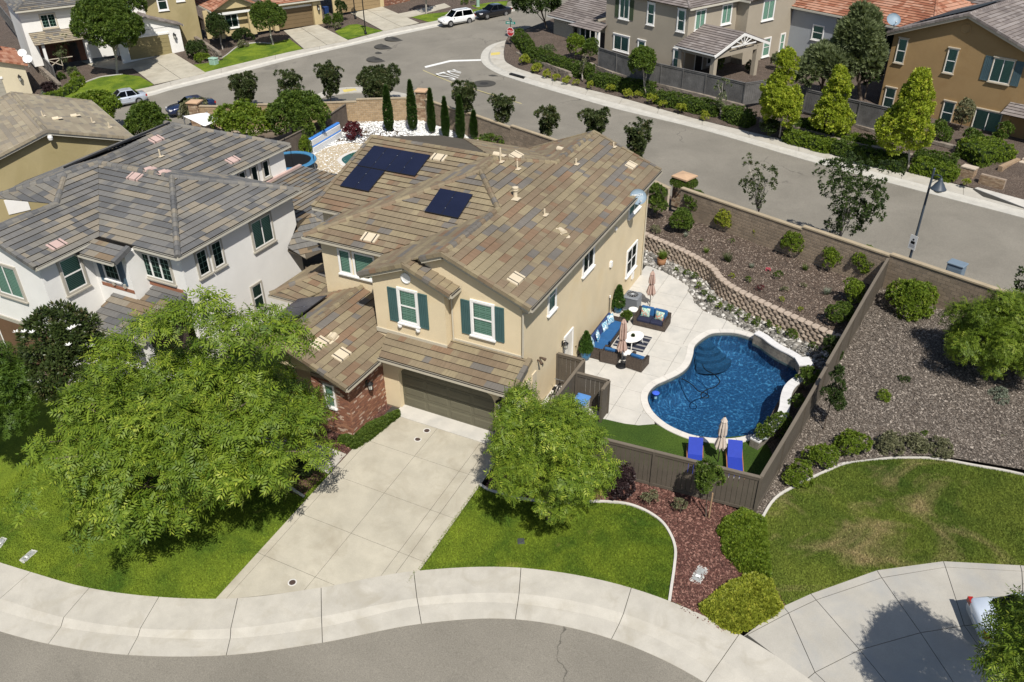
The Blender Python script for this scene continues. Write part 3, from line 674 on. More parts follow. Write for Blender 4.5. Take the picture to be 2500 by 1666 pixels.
g=MB(); g.add([(-7.62,5.4,6.3),(-7.62,16.2,6.3),(-7.62,10.7,8.3)],[(0,2,1)]); g.build('gable_end',STUCCO,MH)
g=MB(); g.add([(5.4,17.1,6.1),(-1.2,17.1,6.1),(2.15,17.1,7.85)],[(0,1,2)]); g.build('gable_end',STUCCO,MH)
# drip moulding where upper wall meets lower roof
wall(MH,[(-1.43,.62,3.52,2.27,.68,3.72),(2.27,1.09,3.66,XR+.01,1.15,3.86)],GUTTER,'wall_flashing')
# roof ----------------------------------------------------------------
def zR(x): return 8.06+.4*(2.18-x)
def zL(x): return 8.06-.4*(2.18-x)
def zF(y): return 6.5+.425*(y-2.36)
def zP(x): return 6.5+.354*(x+6.43)
def zW(y): return 6.6+.34*(y-5.1)
def zB(y): return 8.85-.3*(y-9.6)
J1=(2.18,5.9,8.06);AP1=(.2,7.9,8.85);AP2=(.1,9.6,8.87);J2=(2.18,12.3,8.06)
pl=[[(6.22,.85,zR(6.22)),(6.22,17.6,zR(6.22)),(2.18,17.6,8.06),(2.18,.85,8.06)],
    [J1,J2,(.1,9.6,zR(.1)),(.2,7.9,zR(.2))],
    [(2.18,.85,8.06),J1,(-1.88,2.3,zL(-1.88)),(-1.88,.85,zL(-1.88))],
    [(-1.88,.38,zL(-1.88)),(.5,.38,zL(.5)),(.5,.85,zL(.5)),(-1.88,.85,zL(-1.88))],
    [(.5,.38,zL(.5)),(2.75,.38,zL(.5)-.9),(2.75,1.14,zL(.5)-.9),(.5,1.14,zL(.5))],
    [(-6.43,2.36,6.5),(-1.88,2.36,6.5),(2.18,5.9,zF(5.9)),(.2,7.9,zF(7.9))],
    [(-6.43,2.36,6.5),(.2,7.9,zP(.2)),(.1,9.6,zP(.1)),(-.78,10.7,zP(-.78)),(-6.43,4.8,6.5)],
    [(-8.,5.1,6.6),(-6.2,5.1,6.6),(-.78,10.7,zW(10.7)),(-8.,10.7,zW(10.7))],
    [(-8,10.7,zB(10.7)),(-.78,10.7,zB(10.7)),(.1,9.6,zB(9.6)),(2.18,12.3,zB(12.3)),(-1.9,17.7,zB(17.7)),(-8,17.7,zB(17.7))],
    [(2.18,12.3,8.06),(2.18,17.6,8.06),(-1.9,17.6,zL(-1.9))]]
RF=roof(MH,pl,T_MAIN,W_MAIN,seed=11,run=.55)
def zE(x): return 4.25-.4*abs(x+3.6)
def zG(y): return 3.12+.33*(y+.7)
lo=[[(-.45,-.7,zG(-.7)),(6.05,-.7,zG(-.7)),(6.05,1.14,zG(1.14)),(2.27,1.14,zG(1.14)),(-1.0,1.14,zG(1.14))],
    [(-3.6,-3.15,4.25),(-.45,-3.15,zE(-.45)),(-.45,-.6,zE(-.45)),(-1.38,2.64,zE(-1.38)),(-3.6,2.64,4.25)],
    [(-3.6,-3.15,4.25),(-3.6,2.64,4.25),(-7.0,2.64,zE(-7)),(-7.0,-3.15,zE(-7))],
    [(-8.8,1.84,3.0),(-6.9,1.84,3.0),(-6.2,2.64,3.32),(-5.8,5.2,4.2),(-6.,5.2,4.1)],
    [(-8.8,1.84,3.0),(-6.,5.2,4.1),(-8.8,5.2,3.0)]]
RL=roof(MH,lo,T_MAIN,[.28,.22,.24,.16,.10],seed=12,name='lower_roof',single=220)
CW=[.4,.25,.2,.05,.1]
for a,b,s in ((( 2.18,.85,8.06),J1,4),((2.18,12.3,8.06),(2.18,17.6,8.06),5),((-6.43,2.36,6.5),AP1,6),(AP1,AP2,7),(J1,AP1,8),(AP2,J2,9),((-.78,10.7,8.5),(-8,10.7,8.5),10),((.5,.38,7.388),(.5,.9,7.388),3)):
    caps(RF,a,b,T_MAIN,CW if s!=4 else [.1,.05,.1,0,.75],seed=s)
caps(RL,(-3.6,-3.15,4.25),(-3.6,2.6,4.25),T_MAIN,CW,seed=13); caps(RL,(-8.8,1.84,3.),(-6.,5.2,4.1),T_MAIN,CW,seed=14)
for a,b,s in (((6.22,.85,zR(6.22)),(2.18,.85,8.06),21),((1.1,.85,zL(1.1)),(2.18,.85,8.06),22),((-1.88,.38,zL(-1.88)),(.5,.38,zL(.5)),23),((2.75,.38,zL(.5)-.9),(.5,.38,zL(.5)),24),((6.22,17.6,zR(6.22)),(2.18,17.6,8.06),25),((-1.9,17.6,zL(-1.9)),(2.18,17.6,8.06),26),((-8.,5.1,6.6),(-8.,10.7,8.5),27)):
    caps(RF,a,b,T_MAIN,[.5,.2,.15,.05,.1],kind='rake',w=.19,h=.12,seed=s,lift=.06)
caps(RL,(6.05,-.7,zG(-.7)),(6.05,1.14,zG(1.14)),T_MAIN,[.2,0,.1,0,.7],kind='rake',w=.22,h=.14,seed=31,lift=.07)
caps(RL,(-.45,-3.15,zE(-.45)),(-3.6,-3.15,4.25),T_MAIN,[.4,.2,.2,.05,.15],kind='rake',w=.19,h=.12,seed=32,lift=.06)
caps(RL,(-7,-3.15,zE(-7)),(-3.6,-3.15,4.25),T_MAIN,[.4,.2,.2,.05,.15],kind='rake',w=.19,h=.12,seed=33,lift=.06)
# gutters, barge boards, soffits, downpipes
gutter(MH,(6.22,.8,zR(6.22)),(6.22,17.65,zR(6.22)),(1,0)); gutter(MH,(-6.5,2.36,6.5),(-1.75,2.36,6.5),(0,-1)); gutter(MH,(-.5,-.7,3.12),(6.1,-.7,3.12),(0,-1))
gutter(MH,(-.45,-3.2,zE(-.45)),(-.45,-.7,zE(-.45)),(1,0)); gutter(MH,(-8.0,5.1,6.6),(-6.3,5.1,6.6),(0,-1)); gutter(MH,(-8.85,1.84,3.0),(-6.9,1.84,3.),(0,-1)); gutter(MH,(2.75,.33,zL(.5)-.9),(2.75,1.12,zL(.5)-.9),(1,0))
fascia(MH,(6.2,.86,zR(6.22)-.02),(2.18,.86,8.04)); fascia(MH,(1.1,.86,zL(1.1)-.02),(2.18,.86,8.04)); fascia(MH,(-1.88,.4,zL(-1.88)-.02),(.5,.4,zL(.5)-.02)); fascia(MH,(2.75,.4,zL(.5)-.92),(.5,.4,zL(.5)-.02))
fascia(MH,(-.45,-3.13,zE(-.45)-.02),(-3.6,-3.13,4.23)); fascia(MH,(-7,-3.13,zE(-7)-.02),(-3.6,-3.13,4.23)); fascia(MH,(6.02,-.7,3.1),(6.02,1.14,zG(1.14)-.02))
wall(MH,[(XR,.9,6.28,6.2,17.55,6.31),(-1.86,.42,6.28,-1.41,2.3,6.31),(-6.4,2.4,6.36,-1.9,2.66,6.39)],GUTTER,'soffit')
def downpipe(pts): MB().tube(pts,.04,6).build('downpipe',GUTTER,MH)
downpipe([(2.72,.55,6.3),(2.40,.75,6.1),(2.36,1.08,5.9),(2.36,1.08,3.75)]); downpipe([(6.2,1.0,6.2),(5.78,1.06,6.0),(5.76,1.06,3.85)]); downpipe([(6.22,17.4,6.3),(5.76,17.1,6.0),(5.76,17.1,.1)]); downpipe([(5.2,-.75,3.0),(5.45,-.05,2.75),(5.6,-.05,2.5),(5.6,-.05,.1)])
# windows -------------------------------------------------------------
window(MH,(-.03,.68,4.42),0,.86,1.58,tw=.1,muntin=True,head=False); shutter(MH,(-.63,.68,4.28),0,.47,1.7); shutter(MH,(.95,.68,4.3),0,.45,1.73)
for x in (-.1,.85): MB().lathe([(.05,-.16),(.1,-.1),(.11,.0)],(x,.6,4.2),8).build('sill_corbel',TRIM,MH)
window(MH,(3.36,1.15,4.42),0,.96,1.55,tw=.1,muntin=True); shutter(MH,(2.79,1.15,4.26),0,.45,1.7); shutter(MH,(4.44,1.15,4.3),0,.42,1.7)
v=MB(); v.lathe([(.25,0),(.25,.05),(.2,.06),(.19,.03)],n=24); vo=v.build('gable_vent',TRIM,MH,(.4,.68,6.62)); vo.rotation_euler=(math.pi/2,0,0)
window(MH,(-4.7,2.66,4.85),0,.62,1.2,tw=.06,sash='one'); window(MH,(-3.85,2.66,4.85),0,1.15,1.2,tw=.06,sash='one')
PI2=math.pi/2
window(MH,(XR,3.75,4.58),PI2,.72,1.45,tw=.09); window(MH,(XR,7.75,4.58),PI2,1.28,1.5,tw=.09,sash='slide',blind='upper'); window(MH,(XR,14.35,1.33),PI2,1.5,1.45,tw=.1,sash='quad',blind=False); window(MH,(XR,14.1,5.02),PI2,1.7,1.05,tw=.09,sash='slide')
# side door, vents, meter boxes
d=MB(); d.box(0,-.06,0,.1,.02,2.2).box(1.0,-.06,0,1.1,.02,2.2).box(.1,-.06,2.1,1.0,.02,2.2); sd=d.build('side_door',TRIM,MH,(XR,5.62,.02),PI2)
MB().box(.1,-.03,0,1.,.0,2.1).build('door_leaf',M('door_cream',(.66,.62,.54),.6),sd); MB().lathe([(.03,0),(.035,.05)],(.2,-.06,1.0),8).build('door_knob',BLACK,sd)
MB().box(0,-.12,0,.22,0,.3).build('dryer_vent',TRIM,MH,(XR,11.5,3.2),PI2); MB().box(0,-.1,0,.16,0,.16).build('dryer_vent',TRIM,MH,(XR,12.0,5.1),PI2); MB().box(0,-.09,0,.25,0,.42).build('hose_box',TRIM,MH,(XR,15.35,.6),PI2)
for y,h in ((1.35,1.25),(2.05,1.25)): MB().box(0,-.06,0,.42,0,h).build('utility_panel',M('panel_cream',(.60,.52,.38),.6),MH,(XR,y,1.05),PI2)
mt=MB(); mt.box(0,-.16,0,.32,0,.55); mm=mt.build('electric_meter',M('meter_grey',(.62,.62,.6),.5),MH,(XR,.55,1.35),PI2); MB().tube([(.16,-.16,.33),(.16,-.26,.33)],.09,12).build('meter_dial',LAMPG,mm)
# garage door
GD=M('door_olive',(.135,.125,.085),.65,.05); gd=MB(); gd.box(-.05,.27,0,4.93,.3,2.45); gdo=gd.build('garage_door',GD,MH)
for r in range(4):
    z0=.03+r*.59
    MB().box(-.02,.235,z0,4.9,.268,z0+.572).build('door_section',GD,gdo)
    for c in range(4):
        x0=.1+c*1.2; f=MB(); a=(x0,.233,z0+.09);
        f.add([(x0,.234,z0+.09),(x0+1.08,.234,z0+.09),(x0+1.08,.234,z0+.5),(x0,.234,z0+.5),(x0+.06,.215,z0+.15),(x0+1.02,.215,z0+.15),(x0+1.02,.215,z0+.44),(x0+.06,.215,z0+.44)],[(0,1,5,4),(1,2,6,5),(2,3,7,6),(3,0,4,7),(4,5,6,7)]); f.build('door_panel',GD,gdo)
# brick entry pier
BR=[M('brick_red',(.235,.105,.065),.9,.15,6),M('brick_brown',(.19,.09,.06),.9,.15,6),M('brick_orange',(.30,.15,.09),.9,.15,6),M('brick_pale',(.46,.34,.26),.9,.12,6)]
MORT=M('mortar',(.30,.235,.18),.95)
def bricks(parent,o,dx,L,H,holes=(),bl=.205,bh=.064,j=.012,proud=.022,seed=5,mats=BR,wts=(.42,.27,.2,.11)):
    rd=random.Random(seed); mb=MB(); o=Vector(o);dx=Vector((dx[0],dx[1],0)); n=Vector((dx.y,-dx.x,0)); rows=int(H/(bh+j))
    for r in range(rows):
        x=-bl*.5 if r%2 else 0.
        while x<L:
            x0,x1=max(0,x),min(L,x+bl); z0=r*(bh+j); z1=z0+bh
            if x1-x0>.03 and not any(x1>h[0] and x0<h[2] and z1>h[1] and z0<h[3] for h in holes):
                p=proud*rd.uniform(.5,1.25); mb.mat(rd.choices(range(len(mats)),wts)[0])
                v=[o+dx*a+Vector((0,0,z))+n*q for q in (0,p) for a,z in ((x0,z0),(x1,z0),(x1,z1),(x0,z1))]
                mb.add([tuple(t) for t in v],[(4,5,6,7),(0,1,5,4),(1,2,6,5),(2,3,7,6),(3,0,4,7)])
            x+=bl+j
    return mb.build('bricks',list(mats),parent,kind='stuff')
pier=wall(MH,[(-2.77,-2.66,-.3,-.87,0,2.85)],MORT,'brick_pier')
bricks(pier,(-2.77,-2.66,-.2),(1,0),1.9,2.95,holes=[(.62,1.42,1.24,2.78)],seed=5); bricks(pier,(-.87,-2.66,-.2),(0,1),2.66,2.95,seed=6)
window(MH,(-2.08,-2.66,1.32),0,.46,1.12,tw=.05,sash='hung',proud=.04)
wall(MH,[(-2.77,-.4,2.7,-.9,.0,3.0)],STUCCO,'entry_head'); 
wall(MH,[(-6.6,-2.5,-.2,-5.3,-2.2,2.8),(-6.6,-2.2,-.2,-6.4,2.6,2.8),(-5.3,-1.0,-.2,-2.8,-.8,2.8)],STUCCO,'entry_wall')
g=MB(); xzprism(g,[(-6.7,2.8),(-.7,2.8),(-3.6,4.0)],-2.6,-2.45); g.build('entry_gable',STUCCO,MH)
# solar panels
solar(MH,[(-7.4,8.3,zW(8.3)),(-3.83,8.3,zW(8.3)),(-3.85,9.95,zW(9.95)),(-7.38,9.95,zW(9.95))],4,1); solar(MH,[(-7.4,6.7,zW(6.7)),(-5.62,6.7,zW(6.7)),(-5.62,8.28,zW(8.28)),(-7.4,8.28,zW(8.28))],2,1)
solar(MH,[(-1.19,4.94,zF(4.94)),(.62,4.94,zF(4.94)),(.62,6.4,zF(6.4)),(-1.15,6.4,zF(6.4))],2,1)
solar(MH,[(-6.8,1.75,zE(-6.8)+.1),(-6.8,-1.6,zE(-6.8)+.1),(-4.95,-1.6,zE(-4.95)),(-4.95,1.75,zE(-4.95))],3,1,lift=.22)
# roof fittings (plane coefficients z = c + ax + by)
pR=(8.06+.4*2.18,-.4,0); pF=(6.5-.425*2.36,0,.425); pW=(6.6-.34*5.1,0,.34); pE=(4.25-.4*3.6,-.4,0)
def onR(u): return u
for q in ((0.67,10.84,7.4),(5.0,2.02,6.9),(4.95,16.27,7.0)): flat_vent(RF,q[0],q[1],pR,(-1,0))
for q in ((-3.03,2.97,7.3),): flat_vent(RF,q[0],q[1],pF,(0,1))
for q in ((-3.37,9.93,8.35),): flat_vent(RF,q[0],q[1],pW,(0,1))
for q in ((-2.66,-1.88,3.8),(-1.66,-1.74,3.4)): flat_vent(RL,q[0],q[1],pE,(-1,0))
for q,h in (((0.43,9.55,8.6),.75),((1.24,9.78,8.5),.45),((2.93,13.25,7.9),.35),((3.8,7.44,7.6),.35),((3.54,17.18,7.7),.3)): pipe_vent(RF,q[0],q[1],on_plane(pR,q[0],q[1]),h)
q=(2.28,7.46,8.1); flue(RF,q[0],q[1],on_plane(pR,q[0],q[1]))
q=(4.91,7.0,7.4); turtle(RF,q[0],q[1],on_plane(pR,q[0],q[1]),(1,-.6),slope=(-.4,0)); q=(1.55,15.26,8.0); turtle(RF,1.2,15.2,zL(1.2),(1,-.3),slope=(.4,0)); turtle(RF,-.5,11.0,8.5,(1,0)); turtle(RF,.4,11.2,8.4,(1,0))
q=(-2.53,-1.14,3.9); turtle(RL,q[0],q[1],on_plane(pE,q[0],q[1]),(.2,-1),slope=(-.4,0))
# lamps, house number plaque
wall_lamp('wall_lantern','black carriage lantern on wall right of the garage door',(5.25,0,2.15),(0,-1),1.15); wall_lamp('wall_lantern','black carriage lantern on the brick pier beside driveway',(-.84,-1.35,2.0),(1,0),1.1); wall_lamp('wall_lantern','small black lantern beside the cream side door above patio',(XR,5.42,2.0),(1,0),1.)
fl=thing('flood_light','pair of small dark spotlights on side wall above the gate','lamp',(XR,2.75,2.75)); 
for k in (-.12,.12): MB().tube([(0,k,0),(.12,k,0),(.28,k*1.6,-.1)],[.03,.05,.08],8).build('spotlight',M('bronze',(.09,.06,.04),.5),fl)
npq=thing('house_number','small dark house number plaque reading 2182 right of garage door','sign',(5.25,0,1.45)); MB().box(-.26,-.05,-.11,.26,0,.11).build('plaque',BLACK,npq); tt=textmesh('digits','2182',TRIM,npq,.19); tt.location=(0,-.055,0); tt.rotation_euler=(PI2,0,0)

# ---------------------------------------------------------------- back yard: patio, pool, planter, fences, block walls
def p2(L): return [(p[0],p[1]) for p in L]
WX=lambda x:19.73-.372*(x-18.72)                      # block wall line along the side street
def gravz(x,y): return T(x,y)+smooth(2.,WX(x)-.5,y)*1.0
pool_px=[(10.79,11.1,0.0),(11.15,12.38,0.0),(11.64,12.83,0.0),(12.29,13.1,0.0),(12.9,13.08,0.0),(13.47,12.91,0.0),(14.22,12.36,0.0),(14.84,12.07,0.0),(15.46,11.79,0.0),(15.91,11.52,0.0),(16.17,11.01,0.0),(16.13,10.37,0.0),(15.78,9.56,0.0),(15.69,8.57,0.0),(15.8,7.46,0.0),(15.77,6.43,0.0),(15.45,5.62,0.0),(15.04,5.04,0.0),(14.48,4.49,0.0),(13.76,4.11,-0.0),(12.9,3.89,0.0),(12.24,3.92,0.0),(11.45,4.15,0.0),(10.67,4.68,0.0),(10.16,5.38,0.0),(9.97,6.07,0.0),(10.08,6.83,0.0),(10.44,7.49,0.0),(10.85,8.31,0.0),(11.02,9.14,0.0),(10.94,10.12,0.0)]
POOL=catmull(p2(pool_px),4,True)
def offs(poly,d):
    return inset(poly,-d)
coping_out=offs(POOL,.32)
patio=p2([(5.63,-0.21,0.0),(4.94,18.68,0.0),(6.43,18.26,0.0),(7.32,17.87,0.0),(8.59,17.13,0.0),(9.19,15.98,0.0),(9.58,15.3,0.0),(10.21,14.65,0.0),(11.58,14.24,0.0),(12.62,13.71,0.0),(13.41,13.46,0.0),(13.45,13.03,0.0),(12.87,13.2,0.0),(12.26,13.22,0.0),(11.61,12.96,0.0),(11.12,12.5,0.0),(10.73,11.21,0.0),(10.91,10.1,0.0),(10.94,9.18,0.0),(10.78,8.39,0.0),(10.38,7.58,0.0),(10.01,6.91,0.0),(9.89,6.11,0.0),(10.11,5.35,0.0),(10.63,4.63,0.0),(10.97,3.92,0.0),(10.35,3.52,0.0),(9.74,3.36,-0.0),(8.9,3.29,0.0),(7.39,3.0,0.0)])
pt=struct('patio')
sheet('slab_bed',[q for q in patio],.0,BED,pt)
gx=[5.6,7.22,8.84,10.18,11.61,12.63,13.8]; gy=[-.2,2.9,4.45,5.9,7.5,9.1,10.7,12.4,14.36,15.63,18.5]
TP=[t if area2(t)>0 else t[::-1] for t in tris(patio)]
import bmesh
def poly_clip_nonconvex(cell,poly):
    """cell (convex) clipped against non-convex poly -> outline via boolean of triangles dissolved"""
    bm=bmesh.new()
    for t in [t if area2(t)>0 else t[::-1] for t in tris(poly)]:
        c=clip_convex(t,cell)
        if len(c)>=3 and abs(area2(c))>1e-5:
            try: bm.faces.new([bm.verts.new((x,y,0)) for x,y in c])
            except ValueError: pass
    bmesh.ops.remove_doubles(bm,verts=bm.verts,dist=2e-3)
    bmesh.ops.dissolve_limit(bm,angle_limit=.01,verts=bm.verts,edges=bm.edges)
    out=[[(v.co.x,v.co.y) for v in f.verts] for f in bm.faces]; bm.free(); return out
def sub_pool(polys):
    return polys
for i in range(len(gx)-1):
    for j in range(len(gy)-1):
        g=.008; cell=[(gx[i]+g,gy[j]+g),(gx[i+1]-g,gy[j]+g),(gx[i+1]-g,gy[j+1]-g),(gx[i]+g,gy[j+1]-g)]
        for c in poly_clip_nonconvex(cell,patio):
            if abs(area2(c))>.03: slab('patio_slab',c,.02,CONC3,pt)
for q in ((10.16,10.72,0.0),(10.04,4.41,0.0)):
    MB().lathe([(.17,0),(.17,.006),(.15,.006),(.15,.002)],(q[0],q[1],.021),24).build('skimmer_lid',CONC3,pt)
turf=p2([(7.3,3.2,0.0),(8.89,3.32,-0.0),(9.73,3.39,0.0),(10.34,3.55,-0.0),(10.97,3.92,0.0),(12.0,3.8,0.0),(12.98,3.64,0.0),(15.46,5.31,0.0),(16.17,4.11,0.0)])+[(16.3,.4),(9.0,-.1)]
sheet('turf',turf,.006,LAWN3)
# pool -----------------------------------------------------------------
def CAUSTIC_PLASTER():
    m,t,b=nt('pool_plaster_caustic'); p=gpos(t)
    v=node(t,'ShaderNodeTexVoronoi'); v.inputs['Scale'].default_value=8.5; mp=node(t,'ShaderNodeMapping'); mp.inputs['Scale'].default_value=(1,1,.4); t.links.new(p,mp.inputs[0]); 
    ns=node(t,'ShaderNodeTexNoise'); ns.inputs['Scale'].default_value=1.6; t.links.new(p,ns.inputs['Vector'])
    ad=node(t,'ShaderNodeVectorMath',operation='MULTIPLY_ADD'); t.links.new(ns.outputs['Color'],ad.inputs[0]); ad.inputs[1].default_value=(.5,.5,.5); t.links.new(mp.outputs[0],ad.inputs[2]); t.links.new(ad.outputs[0],v.inputs['Vector'])
    c=ramp(t,v.outputs['Distance'],[(.2,(.012,.052,.115)),(.6,(.020,.082,.175)),(.95,(.10,.25,.38))])  # pale voronoi speckle paints sun caustics into the mottled plaster colour
    c=mix(t,1.,c,ramp(t,noise(t,p,14,4,.8),[(.3,.65),(.72,1.45)]),'MULTIPLY')
    t.links.new(c,b.inputs['Base Color']); b.inputs['Roughness'].default_value=.7; return m
PLAST=CAUSTIC_PLASTER()
def WATER(name,tint,bs=5.,bstr=.25):
    m,t,b=nt(name); t.nodes.remove(b); p=gpos(t)
    tr=node(t,'ShaderNodeBsdfTransparent'); tr.inputs[0].default_value=(*tint,1)
    g=node(t,'ShaderNodeBsdfGlossy'); g.inputs['Roughness'].default_value=.04
    bm_=node(t,'ShaderNodeBump'); bm_.inputs['Strength'].default_value=bstr; bm_.inputs['Distance'].default_value=.05; t.links.new(noise(t,p,bs,4,.6,.5),bm_.inputs['Height']); t.links.new(bm_.outputs[0],g.inputs['Normal'])
    fr=node(t,'ShaderNodeFresnel'); fr.inputs[0].default_value=1.33; t.links.new(bm_.outputs[0],fr.inputs['Normal'])
    ms=node(t,'ShaderNodeMixShader'); t.links.new(fr.outputs[0],ms.inputs[0]); t.links.new(tr.outputs[0],ms.inputs[1]); t.links.new(g.outputs[0],ms.inputs[2]); t.links.new(ms.outputs[0],t.nodes['Material Output'].inputs[0]); return m
POOLW=WATER('pool_water',(.62,.83,.93),6.,.6)
ps=thing('swimming_pool','kidney-shaped swimming pool with dark blue water beside patio','pool'); ps['kind']='structure'
b=MB(); n=len(POOL); ctr=(sum(p[0] for p in POOL)/n,sum(p[1] for p in POOL)/n)
rings=[(1.0,.0),(1.0,-.5),(.96,-1.0),(.8,-1.3),(.4,-1.55)]
vs=[(ctr[0]+(p[0]-ctr[0])*s,ctr[1]+(p[1]-ctr[1])*s,z) for s,z in rings for p in POOL]
b.add(vs,[(k*n+i,(k+1)*n+i,(k+1)*n+(i+1)%n,k*n+(i+1)%n) for k in range(len(rings)-1) for i in range(n)])
b.build('basin',PLAST,ps)
sheet('pool_floor',[(ctr[0]+(p[0]-ctr[0])*.42,ctr[1]+(p[1]-ctr[1])*.42) for p in POOL],-1.54,PLAST,ps,kind=None)
sheet('water',POOL,-.13,POOLW,ps,kind=None)
BAND=M('waterline_tile',(.16,.17,.16),.5,.25,3,.2,30)
b=MB(); b.add([(x,y,z) for z in (.0,-.2) for x,y in inset(POOL,.006)],[(i,n+i,n+(i+1)%n,(i+1)%n) for i in range(n)]); b.build('waterline_band',BAND,ps)
sc=Vector((11.12,11.92,0.0)[:2])
for k in range(4):
    r=.5+.33*k; arc=[(sc.x+r*math.cos(a)*1.0,sc.y+r*math.sin(a)) for a in np.linspace(math.radians(175),math.radians(355),20)]
    arc=[q for q in arc if inside(q,POOL)]
    if len(arc)>3:
        hull=[(float(sc.x-.3*r),float(sc.y+.4))]+[(float(a),float(c)) for a,c in arc]+[(float(sc.x+.3*r),float(sc.y+.4))]
        MB().prism(hull,-1.2,-.22-.2*k).build('pool_step',M('step_plaster',(.035,.105,.19),.7,.3,8,.3,20),ps)
# coping stones (each its own piece)
COPE=M('coping_stone',(.60,.57,.52),.75,.08,2,.05,40)
co_in=POOL; st=4
for i in range(0,n,st):
    a=[co_in[(i+k)%n] for k in range(st+1)]; mid_=a[2]
    raised=(mid_[0]>13.2 and mid_[1]>10.2) or (mid_[0]>15.2 and mid_[1]>5.0)
    if raised: continue
    o_=[]
    for k in range(st+1):
        p0,p1,p2_=co_in[(i+k-1)%n],co_in[(i+k)%n],co_in[(i+k+1)%n]; d=Vector((p2_[0]-p0[0],p2_[1]-p0[1])).normalized(); nn=Vector((d.y,-d.x))
        if inside((p1[0]+nn.x*.1,p1[1]+nn.y*.1),POOL): nn=-nn
        o_.append((p1[0]+nn.x*.34,p1[1]+nn.y*.34))
    slab('coping_stone',inset(a+o_[::-1],.006),.045,COPE,ps,.07)
# raised seat wall along the far side of the pool, stacked-stone face with cap slabs
STN=M('stacked_stone',(.26,.235,.195),.9,.3,7,.25,30,.8,25); CAPS=M('cap_stone',(.62,.61,.60),.7,.08,2,.06,40)
def seat_wall(label,P,w,h,z0=-.05):
    t=thing('pool_seat_wall',label,'wall'); C_=catmull([p[:2] for p in P],6); L=[];R_=[]
    for i,p in enumerate(C_):
        a=C_[max(0,i-1)];c=C_[min(len(C_)-1,i+1)];d=Vector((c[0]-a[0],c[1]-a[1])).normalized(); L.append((p[0]-d.y*w/2,p[1]+d.x*w/2));R_.append((p[0]+d.y*w/2,p[1]-d.x*w/2))
    m=len(C_); b=MB(); vs=[(*p,h) for p in L]+[(*p,h) for p in R_]+[(*p,z0-.2) for p in L]+[(*p,z0-.2) for p in R_]
    fs=[]
    for i in range(m-1): fs+=[(i,m+i,m+i+1,i+1),(2*m+i,i,i+1,2*m+i+1),(m+i,3*m+i,3*m+i+1,m+i+1)]
    fs+=[(0,2*m,3*m,m),(m-1,2*m-1,4*m-1,3*m-1)]; b.add(vs,fs); b.build('stone_face',STN,t)
    for i in range(0,m-1,3):
        j=min(i+3,m-1); q=[]
        seg=range(i,j+1); e=.06
        A=[(L[k][0]+(L[k][0]-R_[k][0])*e,L[k][1]+(L[k][1]-R_[k][1])*e) for k in seg]; B=[(R_[k][0]-(L[k][0]-R_[k][0])*e,R_[k][1]-(L[k][1]-R_[k][1])*e) for k in seg]
        pl_=inset(A+B[::-1],.005)
        if len(pl_)>2: MB().prism(pl_,h,h+.06).build('cap_slab',CAPS,t)
    return t
seat_wall('stacked-stone raised wall with pale cap along far edge of pool',[(13.42,12.94,0.45),(13.89,12.72,0.45),(14.35,12.33,0.45),(14.87,11.99,0.45),(15.4,11.75,0.45),(15.85,11.47,0.45)],.38,.42)
seat_wall('curved pale capped seat wall at right edge of pool by fence',[(16.28,9.86,0.42),(16.03,9.29,0.42),(15.9,8.65,0.42),(15.92,7.87,0.42),(16.02,7.12,0.42),(16.01,6.28,0.42),(15.83,5.39,0.42),(15.53,4.71,0.42),(15.34,4.18,0.42)],.42,.38)
t=thing('pool_pedestal','short square stone pedestal with slanted cap at pool far corner','pedestal',(16.15,11.12,0.0)); MB().box(-.3,-.3,0,.3,.3,.5).build('stone_face',STN,t,rz=.5); MB().box(-.36,-.36,.5,.36,.36,.57).build('cap_slab',CAPS,t,rz=.5)
# planter and gravel ground ------------------------------------------------
RW=catmull([(3.6,21.2),(5.0,20.5),(7.7,19.29),(9.54,18.07),(10.35,17.0),(11.36,16.15),(13.4,15.1),(15.41,14.2),(17.4,13.35)],10)
def planz(x,y): return .9
fenX=lambda y:16.27+.124*(y-.3)
plant=RW+[(fenX(13.5)-.1,13.4),(fenX(WX(18.7))-.05,WX(18.7)),(5.,WX(5.)),(-8,WX(-8)),(-8,26),(0,22.7)]
sheet('planter_soil',plant,0,BARK,zf=planz)
rb=p2([(5.41,18.54,0.0),(6.43,18.26,0.0),(7.32,17.87,0.0),(8.59,17.13,0.0),(9.19,15.98,0.0),(9.58,15.3,0.0),(10.21,14.65,0.0),(11.58,14.24,0.0),(12.62,13.71,0.0),(13.43,13.56,0.0),(14.64,12.86,0.0),(15.87,12.31,0.0),(16.63,11.94,0.0)])+[(17.6,10.5),(17.7,13.2)]+RW[::-1]
sheet('rock_bed',rb,-.01,GRAV)
sheet('side_strip',[(15.9,1.),(17.7,13.4),(16.6,13.4),(15.6,8.),(15.4,4.5)],-.012,BARK)
gr=[(fenX(0.25),.2),(fenX(20.),20.),(40,WX(40)),(40,-1)]+[(p[0],p[1]) for p in reversed(kerb_b)]
sheet('gravel_yard',gr,-.012,GRAV,grid=1.5,zf=gravz)
